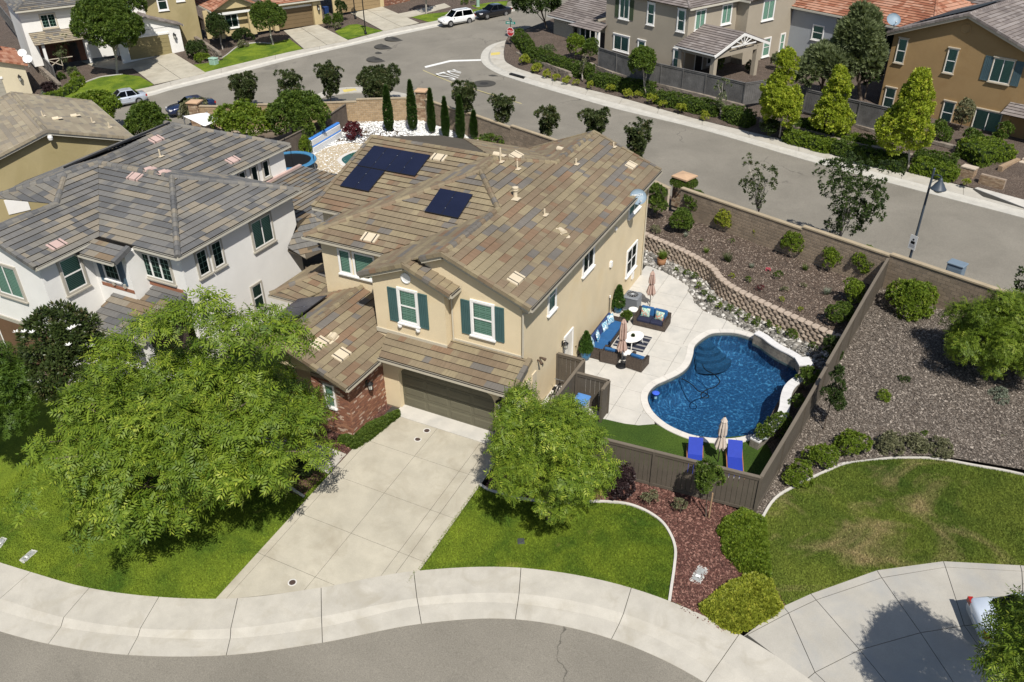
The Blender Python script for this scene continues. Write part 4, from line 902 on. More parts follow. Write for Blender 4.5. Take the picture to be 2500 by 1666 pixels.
# loose stones and chips as real pieces ------------------------------------
def scatter(poly,n,seed=0):
    r=np.random.default_rng(seed); P=np.array(poly); lo,hi=P[:,:2].min(0),P[:,:2].max(0); out=[]
    k=0
    while k<n:
        q=lo+(hi-lo)*r.random((n*3,2)); q=q[inside_np(q[:,0],q[:,1],poly)]
        if len(q)==0: break
        out.append(q); k+=len(q)
    q=np.concatenate(out)[:n]; return q
def chips(name,label,poly,n,size,zf,mat,seed,flat=.35,cat='gravel'):
    """n irregular pieces (4-sided double wedges) lying on the ground"""
    r=np.random.default_rng(seed); q=scatter(poly,n,seed); n=len(q)
    s=size*(.5+r.random(n)); a=r.random(n)*6.28; asp=.35+.5*r.random(n); tilt=(r.random((n,2))-.5)*.9
    z=np.array([zf(x,y) for x,y in q])
    base=np.array([(1,0,.1),(0,1,-.05),(-1,0,.05),(0,-1,-.1),(0,0,1.)])
    V=np.zeros((n,5,3)); c,sn=np.cos(a),np.sin(a)
    for k,(x,y,h) in enumerate(base):
        lx=x*s; ly=y*s*asp; V[:,k,0]=q[:,0]+lx*c-ly*sn; V[:,k,1]=q[:,1]+lx*sn+ly*c; V[:,k,2]=z+s*flat*h+ (lx*tilt[:,0]+ly*tilt[:,1])+.012
    F=(np.arange(n)*5)[:,None,None]+np.array([(0,1,4),(1,2,4),(2,3,4),(3,0,4)])[None]
    rn=np.repeat(r.random(n),4)
    o=np_mesh(name,V.reshape(-1,3),F.reshape(-1,3),mat,rnd=rn); return tag(o,label,cat,kind='stuff')
def CHIPM(name,a,b_,c_):
    m,t,b=nt(name); at=node(t,'ShaderNodeAttribute',attribute_name='rnd').outputs['Fac']; t.links.new(ramp(t,at,[(0.,a),(.6,b_),(1.,c_)]),b.inputs['Base Color']); b.inputs['Roughness'].default_value=.9; return m
CM_R=CHIPM('chip_red',(.05,.018,.013),(.10,.038,.027),(.28,.15,.115)); CM_B=CHIPM('chip_bark',(.042,.027,.019),(.095,.065,.046),(.28,.225,.18)); CM_G=CHIPM('chip_gravel',(.05,.039,.03),(.115,.092,.072),(.33,.285,.24)); CM_W=CHIPM('chip_white',(.45,.45,.44),(.75,.75,.73),(.92,.92,.9))
chips('bark_mulch','brown bark mulch covering the raised planter behind retaining wall',plant,26000,.05,planz,CM_B,1,cat='mulch')
chips('red_mulch','red wood mulch in bed along the brown front fence',bed,16000,.05,T,CM_R,2,cat='mulch')
chips('gravel','grey gravel covering the sloping yard right of the fence',[(fenX(0.25),.2),(fenX(20.),20.),(29,WX(29)),(29,2)]+[(p[0],p[1]) for p in reversed(kerb_b) if p[0]<28.5],34000,.05,gravz,CM_G,3)
chips('gravel','small grey gravel mulch beside big tree and entry path',[(-.55,-.2),(-.55,-4.1),(-3.4,-4.7),(-6,-4.2),(-6,-.2)],2500,.05,T,CM_R,4,cat='mulch')
# river rocks
ROCK=CHIPM('river_rock',(.09,.085,.075),(.22,.205,.18),(.58,.56,.52))
q=scatter(rb,3600,9); r=np.random.default_rng(9); n=len(q); ico=[]
ph=(1+5**.5)/2; IV=np.array([(-1,ph,0),(1,ph,0),(-1,-ph,0),(1,-ph,0),(0,-1,ph),(0,1,ph),(0,-1,-ph),(0,1,-ph),(ph,0,-1),(ph,0,1),(-ph,0,-1),(-ph,0,1)])/1.902
IF=np.array([(0,11,5),(0,5,1),(0,1,7),(0,7,10),(0,10,11),(1,5,9),(5,11,4),(11,10,2),(10,7,6),(7,1,8),(3,9,4),(3,4,2),(3,2,6),(3,6,8),(3,8,9),(4,9,5),(2,4,11),(6,2,10),(8,6,7),(9,8,1)])
s=.035+.11*r.random(n)**3; sc3=np.stack([s*(.8+.6*r.random(n)),s*(.8+.6*r.random(n)),s*(.5+.3*r.random(n))],1)
V=IV[None]*(1+.25*(r.random((n,12,1))-.5))*sc3[:,None]; V[:,:,0]+=q[:,:1]; V[:,:,1]+=q[:,1:]; V[:,:,2]+=s[:,None]*.35
tag(np_mesh('river_rocks',V.reshape(-1,3),((np.arange(n)*12)[:,None,None]+IF[None]).reshape(-1,3),ROCK,rnd=np.repeat(r.random(n),20)),'pale rounded river rocks along foot of retaining wall','rocks',kind='stuff')
# retaining wall: split-face blocks, five courses and caps ---------------------
RWM=[M('split_block_a',(.37,.295,.23),.95,.2,5,.2,40,.6,30),M('split_block_b',(.33,.265,.21),.95,.2,5,.2,40,.6,30),M('split_block_c',(.41,.335,.265),.95,.2,5,.2,40,.6,30)]; RWC=M('block_cap',(.43,.35,.28),.95,.12,5,.12,40,.4,40)
rw=thing('retaining_wall','low curved retaining wall of brown split-face blocks behind patio','wall')
def split_mesh(L,H,D,mat,sd):
    rd=random.Random(sd); b=MB(); j=lambda v:rd.uniform(-v,v)
    f=[(-L/2+.01,-D*.5,0),(-L*.22,-D*.5-.07+j(.02),.0),(L*.25,-D*.5-.075+j(.02),.0),(L/2-.01,-D*.5,0),(-L/2+.01,-D*.5,H),(-L*.2+j(.03),-D*.5-.055+j(.02),H),(L*.22+j(.03),-D*.5-.05+j(.02),H),(L/2-.01,-D*.5,H),
       (-L*.22,-D*.5-.095+j(.02),H*.5),(L*.23,-D*.5-.1+j(.02),H*.5),(-L/2+.01,-D*.5-.02,H*.5),(L/2-.01,-D*.5-.02,H*.5)]
    bk=[(-L*.36,D*.5,0),(L*.36,D*.5,0),(L*.36,D*.5,H),(-L*.36,D*.5,H)]
    b.add(f+bk,[(0,1,8,10),(1,2,9,8),(2,3,11,9),(10,8,5,4),(8,9,6,5),(9,11,7,6),(4,5,6,7,14,15),(3,13,14,7,11),(12,0,10,4,15)])
    me=bpy.data.meshes.new('split_block'); me.from_pydata(b.v,[],b.f); me.materials.append(mat); me.update(); return me
SPM=[split_mesh(.41,.185,.24,RWM[k%3],k) for k in range(9)]; SPC=[split_mesh(.41,.1,.3,RWC,20+k) for k in range(3)]
def along(P,step,off=0.):
    d=0.;tgt=off;out=[]
    for a,b in zip(P,P[1:]):
        L=math.hypot(b[0]-a[0],b[1]-a[1])
        while tgt<=d+L:
            t=(tgt-d)/L; out.append((a[0]+(b[0]-a[0])*t,a[1]+(b[1]-a[1])*t,math.atan2(b[1]-a[1],b[0]-a[0]))); tgt+=step
        d+=L
    return out
rd=random.Random(3)
for c in range(6):
    for x,y,a in along(RW,.42,.2+.21*(c%2)):
        if y>20.9: continue
        bt=.02*c; px,py=x-math.sin(a)*bt,y+math.cos(a)*bt
        o=link('split_block' if c<5 else 'cap_block',(SPM if c<5 else SPC)[rd.randrange(9 if c<5 else 3)],rw,(px,py,c*.19-.02 if c<5 else .93),a+rd.uniform(-.03,.03))
wb=MB(); m=len(RW); wb.add([(x+math.sin(a)*-.16,y+math.cos(a)*.16,z) for z in (-.2,.92) for x,y,a in [(RW[i][0],RW[i][1],math.atan2(RW[min(i+1,m-1)][1]-RW[max(i-1,0)][1],RW[min(i+1,m-1)][0]-RW[max(i-1,0)][0])) for i in range(m)]],[(i,i+1,m+i+1,m+i) for i in range(m-1)]); wb.build('backfill',BARK,rw)
# ---- board fences -----------------------------------------------------------
FB=M('fence_brown',(.105,.088,.068),.8,.10,2,.1,40); FG=M('fence_weathered',(.15,.145,.14),.9,.3,1.2,.25,30); FT=M('fence_top',(.155,.13,.10),.75,.08,2); FBR=M('fence_old_brown',(.12,.095,.075),.9,.2,1.5,.15,30)
_bd={}
def board_mesh(w,h,t,mat):
    k=(w,round(h,2),t,mat.name)
    if k not in _bd:
        b=MB(); b.box(0,-t/2,0,w,t/2,h); me=bpy.data.meshes.new('board'); me.from_pydata(b.v,[],b.f); me.materials.append(mat); me.update(); _bd[k]=me
    return _bd[k]
def fence(name,label,P,h,mat=FB,top=FT,bw=.185,gap=.012,post=2.4,zf=T,cap=.14,parts=True,group=None,posts_out=True,jit=0.,side=1):
    """boards, posts, rails and cap along a polyline; each board is a piece"""
    t=thing(name,label,'fence',group=group); rd=random.Random(len(label)); joined=MB()
    for (x0,y0),(x1,y1) in zip(P,P[1:]):
        L=math.hypot(x1-x0,y1-y0); a=math.atan2(y1-y0,x1-x0); n=max(1,round(L/(bw+gap))); sw=L/n; z0,z1=zf(x0,y0),zf(x1,y1); dx,dy=(x1-x0)/L,(y1-y0)/L
        for i in range(n):
            f=(i+.5)/n; x,y=x0+(x1-x0)*i/n,y0+(y1-y0)*i/n; z=zf(x+dx*sw/2,y+dy*sw/2)+.04+rd.uniform(-jit,jit)
            if parts: link('board',board_mesh(round(sw-gap,3),h-.12,.022,mat),t,(x+dx*gap/2,y+dy*gap/2,z),a)
            else: joined.frame((x+dx*gap/2,y+dy*gap/2,z),a).box(0,-.011,0,sw-gap,.011,h-.12)
        np_=max(1,round(L/post))
        for i in range(np_+1):
            f=i/np_; x,y=x0+(x1-x0)*f,y0+(y1-y0)*f; ox,oy=(dy*.05*side,-dx*.05*side); MB().box(-.05,-.05,-.1,.05,.05,h-.02).build('post',mat,t,(x+ox*.4,y+oy*.4,zf(x,y)),a)
        nr=max(1,round(L/2.4))
        for i in range(nr):
            fa,fb=i/nr,(i+1)/nr; A=(x0+(x1-x0)*fa,y0+(y1-y0)*fa);B=(x0+(x1-x0)*fb,y0+(y1-y0)*fb); za,zb=zf(*A),zf(*B)
            MB().beam((A[0]+dx*.003,A[1]+dy*.003,za+h),(B[0]-dx*.003,B[1]-dy*.003,zb+h),cap,.045).build('cap_rail',top,t)
            MB().beam((A[0]+dy*.03*side,A[1]-dx*.03*side,za+.1),(B[0]+dy*.03*side,B[1]-dx*.03*side,zb+.1),.03,.13).build('rail',mat,t)
            MB().beam((A[0]+dy*.03*side,A[1]-dx*.03*side,za+h-.1),(B[0]+dy*.03*side,B[1]-dx*.03*side,zb+h-.1),.03,.12).build('rail',mat,t)
    if not parts: joined.build('boards',mat,t,kind='stuff')
    return t
def fz(x,y): return max(T(x,y),gravz(x,y)*.85)
fence('board_fence','brown board fence with cap rail along front of the pool yard',[(5.75,-.35),(9.2,-.2),(12.12,.0),(16.27,.3)],1.82)
fence('board_fence','long brown board fence running up the slope between pool yard and gravel',[(16.27,.3),(fenX(8.6),8.6)],1.84,zf=fz)
fence('board_fence','upper brown board fence section beside planter, ending at block wall',[(fenX(8.65),8.65),(fenX(WX(18.7)-.2),WX(18.7)-.2)],1.98,zf=fz)
fence('gate_fence','brown board gate panel between house wall and bin enclosure',[(5.76,4.82),(7.1,4.82)],1.83,bw=.2)
fence('enclosure_fence','short brown fence panel running forward beside the bin enclosure',[(7.1,4.82),(7.08,.0)],1.83,bw=.2)
fence('enclosure_fence','brown board screen at back of bin enclosure beside patio',[(7.2,3.72),(8.75,3.76)],1.83,bw=.2)
fence('enclosure_fence','narrow brown board screen end facing the pool at bin enclosure',[(8.75,3.76),(8.72,3.0)],1.83,bw=.2)
# ---- block walls -------------------------------------------------------------
BLK=[M('block_tan_a',(.255,.20,.145),.95,.1,3,.12,40,.3,40),M('block_tan_b',(.225,.178,.13),.95,.1,3,.12,40,.3,40),M('block_tan_c',(.28,.22,.16),.95,.1,3,.12,40,.3,40)]
BLY=[M('block_gold_a',(.37,.265,.155),.95,.1,3,.12,40,.3,40),M('block_gold_b',(.335,.24,.14),.95,.1,3,.12,40,.3,40),M('block_gold_c',(.40,.29,.175),.95,.1,3,.12,40,.3,40)]
BMORT=M('block_mortar',(.46,.385,.30),.95,.08,3); BCAP=M('wall_cap',(.385,.315,.215),.9,.1,2,.1,40)
_bk={}
def blk(L,H,mat):
    k=(round(L,3),round(H,3),mat.name)
    if k not in _bk:
        b=MB(); e=.01; D=.105; x0,x1=.011,L-.011
        for s in (-1,1):
            v=[(x0,s*(D-.012),.011),(x1,s*(D-.012),.011),(x1,s*(D-.012),H-.011),(x0,s*(D-.012),H-.011),(x0+e,s*D,.011+e),(x1-e,s*D,.011+e),(x1-e,s*D,H-.011-e),(x0+e,s*D,H-.011-e)]
            f=[(0,1,5,4),(1,2,6,5),(2,3,7,6),(3,0,4,7),(4,5,6,7)]; b.add(v,f if s<0 else [q[::-1] for q in f])
        me=bpy.data.meshes.new('block'); me.from_pydata(b.v,[],b.f); me.materials.append(mat); me.update(); _bk[k]=me
    return _bk[k]
def block_wall(name,label,P,z0s,zts,mats,single,cat='wall'):
    """sections between consecutive points; z0s/zts: base and top of each section"""
    t=thing(name,label,cat); rd=random.Random(len(label)); cand=[]
    for (a,b_),z0,zt in zip(zip(P,P[1:]),z0s,zts):
        L=math.hypot(b_[0]-a[0],b_[1]-a[1]); an=math.atan2(b_[1]-a[1],b_[0]-a[0]); dx,dy=(b_[0]-a[0])/L,(b_[1]-a[1])/L; n=max(1,round(L/.4)); bl=L/n; rows=max(1,round((zt-z0)/.2)); bh=(zt-z0)/rows
        MB().box(0,-.084,z0-.4,L,.084,zt-.002).build('core',BMORT,t,(a[0],a[1],0),an)
        for r in range(rows):
            for i in range(n+(r%2)):
                x0=i*bl-(bl/2 if r%2 else 0); x1=x0+bl; x0,x1=max(0,x0),min(L,x1)
                if x1-x0<.05: continue
                p=(a[0]+dx*x0,a[1]+dy*x0,z0+r*bh); cand.append(((Vector(p)-CAMV).length,p,an,x1-x0,bh,mats[rd.randrange(len(mats))]))
        k=max(1,round(L/1.6))
        for i in range(k): MB().box(.004,-.15,0,L/k-.004,.15,.085).build('cap_stone',BCAP,t,(a[0]+dx*L*i/k,a[1]+dy*L*i/k,zt),an)
    cand.sort(key=lambda c:c[0])
    for d,p,an,l,h,m in cand[:single]: link('block',blk(l,h,m),t,p,an)
    if len(cand)>single:
        jb=MB()
        for d,p,an,l,h,m in cand[single:]: jb.mat(mats.index(m)).frame(p,an).box(.011,-.1,.011,l-.011,.1,h-.011)
        jb.build('blocks',mats,t,kind='stuff')
    return t
def wl(x): return (x,WX(x))
block_wall('block_wall','tan concrete block wall along side street right of the board fence',[wl(18.75),wl(24.9),wl(29.5),wl(40)],[.6,.7,.8],[3.0,3.15,3.3],BLK,300)
block_wall('block_wall','tan concrete block wall behind the raised planter and shrubs',[wl(5.7),wl(13.85),wl(18.75)],[.75,.75],[2.72,2.9],BLK,300)
block_wall('block_wall','tan block wall behind main house roof stepping along side street',[(-21.2,36.7),(-15.6,34.6),(-10.6,32.6),(-4.5,30.3),wl(4.8)],[0,.2,.4,.6],[1.9,2.0,2.2,2.4],BLK,150)
block_wall('block_wall','golden block wall at back of white stone garden, left of stone pillar',[(-29.6,32.2),(-26.6,34.0),(-22.1,36.6)],[-.2,0.],[1.75,1.95],BLY,150)
block_wall('block_wall','golden block wall beside dark blue car behind trees',[(-39.9,28.2),(-34.6,30.2),(-29.6,32.2)],[-.6,-.4],[1.3,1.55],BLY,60)
# stone pillars with slab caps
PST=[M('ledge_tan',(.36,.255,.165),.95,.2,4,.2,30,.5,30),M('ledge_brown',(.27,.175,.11),.95,.2,4,.2,30,.5,30),M('ledge_pale',(.46,.36,.25),.95,.2,4,.2,30,.5,30)]; PCAP=M('pillar_cap',(.50,.335,.21),.85,.08,2,.06,40)
def pillar(label,p,rz,h,w=.85,z0=0.):
    t=thing('stone_pillar',label,'pillar',(p[0],p[1],z0),rz,'stone pillars in the block walls'); MB().box(-w/2+.04,-w/2+.04,-.3,w/2-.04,w/2-.04,h).build('core',BMORT,t); rd=random.Random(len(label)); b=MB()
    for sx,sy in ((0,-1),(1,0),(-1,0),(0,1)):
        z=0
        while z<h-.05:
            hh=min(rd.uniform(.1,.2),h-z); x=-w/2
            while x<w/2-.02:
                ll=min(rd.uniform(.14,.42),w/2-x); d=w/2+rd.uniform(.0,.035); b.mat(rd.randrange(3)); a0,a1=x+.008,x+ll-.008
                if sy: b.box(a0,min(0,sy*d),z+.008,a1,max(0,sy*d),z+hh-.008)
                else: b.box(min(0,sx*d),a0,z+.008,max(0,sx*d),a1,z+hh-.008)
                x+=ll
            z+=hh
    b.build('ledge_stones',PST,t,kind='stuff')
    c=MB(); e=w/2+.12; c.add([(-e,-e,h),(e,-e,h),(e,e,h),(-e,e,h),(-e,-e,h+.1),(e,-e,h+.1),(e,e,h+.1),(-e,e,h+.1),(0,0,h+.22)],[(3,2,1,0),(0,1,5,4),(1,2,6,5),(2,3,7,6),(3,0,4,7),(4,5,8),(5,6,8),(6,7,8),(7,4,8)]); c.build('pillar_cap',PCAP,t); return t
pillar('stone pillar with orange cap at far corner of white stone garden',(-21.6,36.9),.2,2.55); pillar('ivy-topped stone pillar behind planter near house corner',(5.3,26.5),-.35,2.0,1.0,.75); pillar('stone pillar with orange cap beside the dark blue car',(-40.2,28.3),.3,2.2,.9,-.6)

# ---------------------------------------------------------------- neighbouring houses
def wq(house,bl,br,tl,ang,**kw):
    """window from three corner points on a wall"""
    w=math.hypot(br[0]-bl[0],br[1]-bl[1]); h=tl[2]-bl[2]; return window(house,bl,ang,w,h,**kw)
# ---- white stucco house on the left
WH=thing('white_house','white stucco two-storey house with grey tiled hip roof on the left','house')
def sl(z,p): return (p[0],p[1],z)
E1=(-10.55,-1.62,6.3);E2=(-10.55,7.15,6.3);A1=(-14.9,2.75,7.9);A0=(-20.0,2.6,7.9)
V0=(-15.6,-1.75,6.3)
wp=[[E1,E2,A1],[E1,A1,A0,(-15.6,-1.65,6.3)],[E2,A1,A0,(-15.6,7.15,6.3)],
    [(-15.6,-5.2,6.3),(-15.6,-1.7,6.3),(-18.5,-1.4,7.37),(-18.5,-5.2,7.37)],[(-15.6,-1.7,6.3),(-20.0,2.6,7.93),(-20.1,.6,7.96),(-18.5,-1.4,7.37)],
    [(-18.5,-5.2,7.37),(-18.5,-1.4,7.37),(-21.4,-1.4,6.3),(-21.4,-5.2,6.3)],[(-20.1,.6,7.9),(-18.5,-1.4,7.37),(-23.4,-1.6,6.9)],
    [(-15.7,7.1,6.3),(-15.7,12.57,6.3),(-20.5,8.5,8.1),(-20.2,2.6,7.95)],[(-15.7,12.57,6.3),(-20.5,8.5,8.1),(-26,12.57,6.3)],[(-20.1,.6,7.9),(-23.4,-1.6,6.8),(-26,2,6.1),(-26,12.5,6.1),(-20.5,8.5,8.1)]]
WRF=roof(WH,wp,T_GREY,W_GREY,seed=41,single=300)
wl_=[[(-15.0,-4.1,2.9),(-11.1,-4.1,2.9),(-11.1,-2.2,3.66),(-15.0,-2.2,3.66)],[(-13.2,-2.2,3.66),(-11.1,-2.2,3.66),(-11.1,-1.27,4.03),(-13.2,-1.27,4.03)],[(-15.9,-2.95,6.0),(-13.3,-2.95,6.0),(-13.3,-2.0,6.35),(-15.6,-2.0,6.35)],
     [(-10.9,8.2,4.4),(-10.9,13.5,4.4),(-8.6,13.5,3.3),(-8.6,8.2,3.3)],[(-10.9,6.9,4.4),(-10.9,8.2,4.4),(-8.6,8.2,3.3),(-9.6,5.8,3.0),(-10.9,5.8,3.2)],[(-15.7,7.1,4.6),(-10.9,7.1,4.4),(-10.9,13.5,4.4),(-15.7,13.5,4.6)]]
WRL=roof(WH,wl_,T_GREY+[T_MAIN[2],T_MAIN[0]],[.25,.2,.2,.1,.15,.1],seed=42,single=100,name='lower_roof')
for a,b,s in ((E1,A1,1),(E2,A1,2),(A1,A0,3),((-18.5,-5.2,7.37),(-18.5,-1.4,7.37),4),((-18.5,-1.4,7.37),(-20.1,.6,7.93),5),((-20.1,.6,7.93),A0,6),((-20.1,.6,7.93),(-23.4,-1.6,6.9),7),(A0,(-20.5,8.5,8.1),8),((-20.5,8.5,8.1),(-15.7,12.57,6.3),9),((-20.5,8.5,8.1),(-26,12.57,6.3),10)):
    caps(WRF,a,b,T_GREY,[.5,.2,.15,.15],seed=50+s,w=.34,h=.1)
caps(WRF,(-15.6,-5.2,6.3),(-18.5,-5.2,7.37),T_GREY,[.4,.1,.25,.25],kind='rake',w=.2,h=.13,seed=70,lift=.06); caps(WRF,(-21.4,-5.2,6.3),(-18.5,-5.2,7.37),T_GREY,[.4,.1,.25,.25],kind='rake',w=.2,h=.13,seed=71,lift=.06)
caps(WRL,(-11.1,-4.1,2.9),(-11.1,-1.3,4.03),T_GREY,[.3,.7,0,0],kind='rake',w=.2,h=.13,seed=72,lift=.06); caps(WRL,(-13.3,-2.95,6.0),(-13.3,-2.0,6.35),T_GREY,[0,1,0,0],kind='rake',w=.24,h=.16,seed=73,lift=.06); caps(WRL,(-10.9,8.2,4.4),(-8.6,8.2,3.3),T_GREY,[.3,.7,0,0],seed=74)
WG=M('gutter_pale',(.55,.52,.44),.5,.05)
for a,b,o in (((-10.55,-1.7,6.3),(-10.55,7.2,6.3),(1,0)),((-13.3,-1.65,6.3),(-10.5,-1.65,6.3),(0,-1)),((-15.6,-5.2,6.3),(-15.6,-1.9,6.3),(1,0)),((-15.9,-2.95,6.),(-13.3,-2.95,6.),(0,-1)),((-15.7,7.3,6.3),(-15.7,12.6,6.3),(1,0)),((-15.,-4.1,2.9),(-11.1,-4.1,2.9),(0,-1))): gutter(WH,a,b,o,WG)
fascia(WH,(-15.6,-5.18,6.28),(-18.5,-5.18,7.35),mat=WG); fascia(WH,(-21.4,-5.18,6.28),(-18.5,-5.18,7.35),mat=WG)
wall(WH,[(-11.1,-1.27,-.2,-10.9,6.85,6.2),(-13.4,-1.27,2.6,-11.1,-1.07,6.2),(-15.9,-2.25,2.6,-13.4,-2.05,6.1),(-13.6,-2.05,2.6,-13.4,-1.07,6.1),(-16.1,-4.9,-.4,-15.9,-2.05,6.2),(-21.1,-4.9,-.4,-16.1,-4.7,6.2),(-11.1,6.65,0,-15.9,6.85,6.2),(-16.1,6.85,0,-15.9,12.2,6.2),(-25.5,12.0,0,-16.1,12.2,6.2),(-21.1,-4.7,0,-20.9,0,6.2),(-15.6,-3.7,-.3,-11.2,-1.27,.02)],WHITEST,'wall')
g=MB(); xzprism(g,[(-21.0,6.2),(-16.0,6.2),(-18.5,7.15)],-4.9,-4.7); g.build('gable_wall',WHITEST,WH)
wall(WH,[(-10.9,-1.5,6.12,-10.6,7.0,6.16),(-13.3,-1.6,6.12,-10.9,-1.27,6.16),(-15.9,-5.1,6.12,-15.65,-2.1,6.16)],WG,'soffit')
WT=M('trim_taupe',(.42,.39,.33),.7,.05)
wq(WH,(-15.9,-3.91,4.29),(-15.9,-2.87,4.3),(-15.9,-3.91,5.95),PI2,tw=.12,trim=WT,sash='hung')
wq(WH,(-15.09,-2.25,4.53),(-14.13,-2.25,4.57),(-14.92,-2.25,5.67),0,tw=.04,sash='one',muntin=True,blind=False); 
for u,w_ in (((-15.51,-2.25,4.32),.42),((-14.12,-2.25,4.37),.40)): shutter(WH,(u[0],-2.25,u[2]-.02),0,w_,1.5,SHUTB)
for x in (-14.7,-13.95): MB().box(0,-.12,-.2,.12,0,0).build('sill_corbel',WT,WH,(x,-2.25,(-15.09,-2.25,4.53)[2]-.1))
wq(WH,(-13.61,-1.27,4.55),(-11.67,-1.27,4.61),(-13.43,-1.27,5.79),0,tw=.1,trim=WT,sash='triple',muntin=True,blind=False)
wq(WH,(-10.9,-0.35,4.59),(-10.9,0.28,4.58),(-10.9,-0.27,5.85),PI2,tw=.09,trim=WT,sash='one',muntin=True,blind=False); wq(WH,(-10.9,0.65,4.58),(-10.9,1.28,4.58),(-10.9,0.66,5.87),PI2,tw=.09,trim=WT,sash='one',muntin=True,blind=False)
wq(WH,(-10.9,3.47,4.32),(-10.9,4.93,4.27),(-10.9,3.45,5.79),PI2,tw=.1,trim=WT,sash='slide'); wq(WH,(-10.9,2.67,1.04),(-10.9,3.37,0.97),(-10.9,2.66,2.47),PI2,tw=.09,trim=WT,sash='hung')
wq(WH,(-19.5,-4.9,4.01),(-17.78,-4.9,4.02),(-18.96,-4.9,5.63),0,tw=.12,trim=WT,sash='slide')
for y,z in ((9.2,5.0),(10.2,5.0),(8.2,5.0)): window(WH,(-15.9,y,z),PI2,.5,1.0,tw=.07,trim=WT,sash='one',blind=False)
wall(WH,[(-15.9,7.1,4.62,-15.7,13.4,4.78)],PINK,'flashing'); wall(WH,[(-15.6,-2.27,4.0,-13.4,-2.25,4.18),(-13.4,-1.3,4.06,-11.2,-1.27,4.24)],M('copper_flash',(.30,.13,.075),.7),'flashing')
BRD=M('door_brown',(.15,.085,.05),.7,.08); gd=MB(); gd.box(-20.9,-4.93,-.45,-16.4,-4.91,2.3); gw=gd.build('garage_door',BRD,WH)
for r_ in range(7): MB().box(-20.88,-4.96,-.42+.39*r_,-16.42,-4.93,-.42+.39*r_+.375).build('door_section',BRD,gw)
wall(WH,[(-21.0,-4.97,2.3,-16.2,-4.9,2.5)],WT,'door_head')
for x in (-14.9,-11.4): MB().box(x-.15,-4.0,-.3,x+.15,-3.7,2.85).build('porch_post',WHITEST,WH)
MB().box(-12.6,-1.32,0,-11.6,-1.28,2.1).build('front_door',M('door_dark',(.05,.035,.03),.5),WH)
pA=(6.3+.37*-15.6*-1*-1,0,0)
def zpl(P,x,y):
    a,b,n,d=plane_axes(P); return (d-n.x*x-n.y*y)/n.z
def pcoef(P):
    a,b,n,d=plane_axes(P); return (d/n.z,-n.x/n.z,-n.y/n.z)
PKW=[PINK,GDARK]
for P,u,up,mt in ((wp[1],(-16.92,2.19,7.4),(0,1),PINK),(wp[4],(-16.2,-3.49,6.9),(-1,0),PINK),(wp[7],(-10.95,-2.28,7.0),(-1,0),None)):
    if mt: flat_vent(WRF,u[0],u[1],pcoef(P),up,mt)
for u in ((-19.97,6.55,7.6),(-16.39,8.49,6.9)): flat_vent(WRF,u[0],u[1],pcoef(wp[7]),(-1,0),PINK)
u=(-18.74,5.55,7.4); pipe_vent(WRF,u[0],u[1],zpl(wp[7],u[0],u[1]),.45)
for x,y in ((-16.6,2.8),(-15.6,2.8)): turtle(WRF,x,y,7.95,(.2,1),PINK)
hb=M('heater_black',(.018,.018,.02),.5,.1)
for k in range(2): 
    x0=-21.0-.0*k; MB().add([(-20.75,3.0+2.7*k,8.15),(-20.75,5.6+2.7*k,8.2),(-23.2,5.6+2.7*k,7.2),(-23.2,3.0+2.7*k,7.15)],[(0,1,2,3)]).build('heater_panel',hb,WH)
MB().tube([(-20.6,1.0,8.1),(-20.6,8.3,8.3)],.06,8).build('heater_pipe',hb,WH)
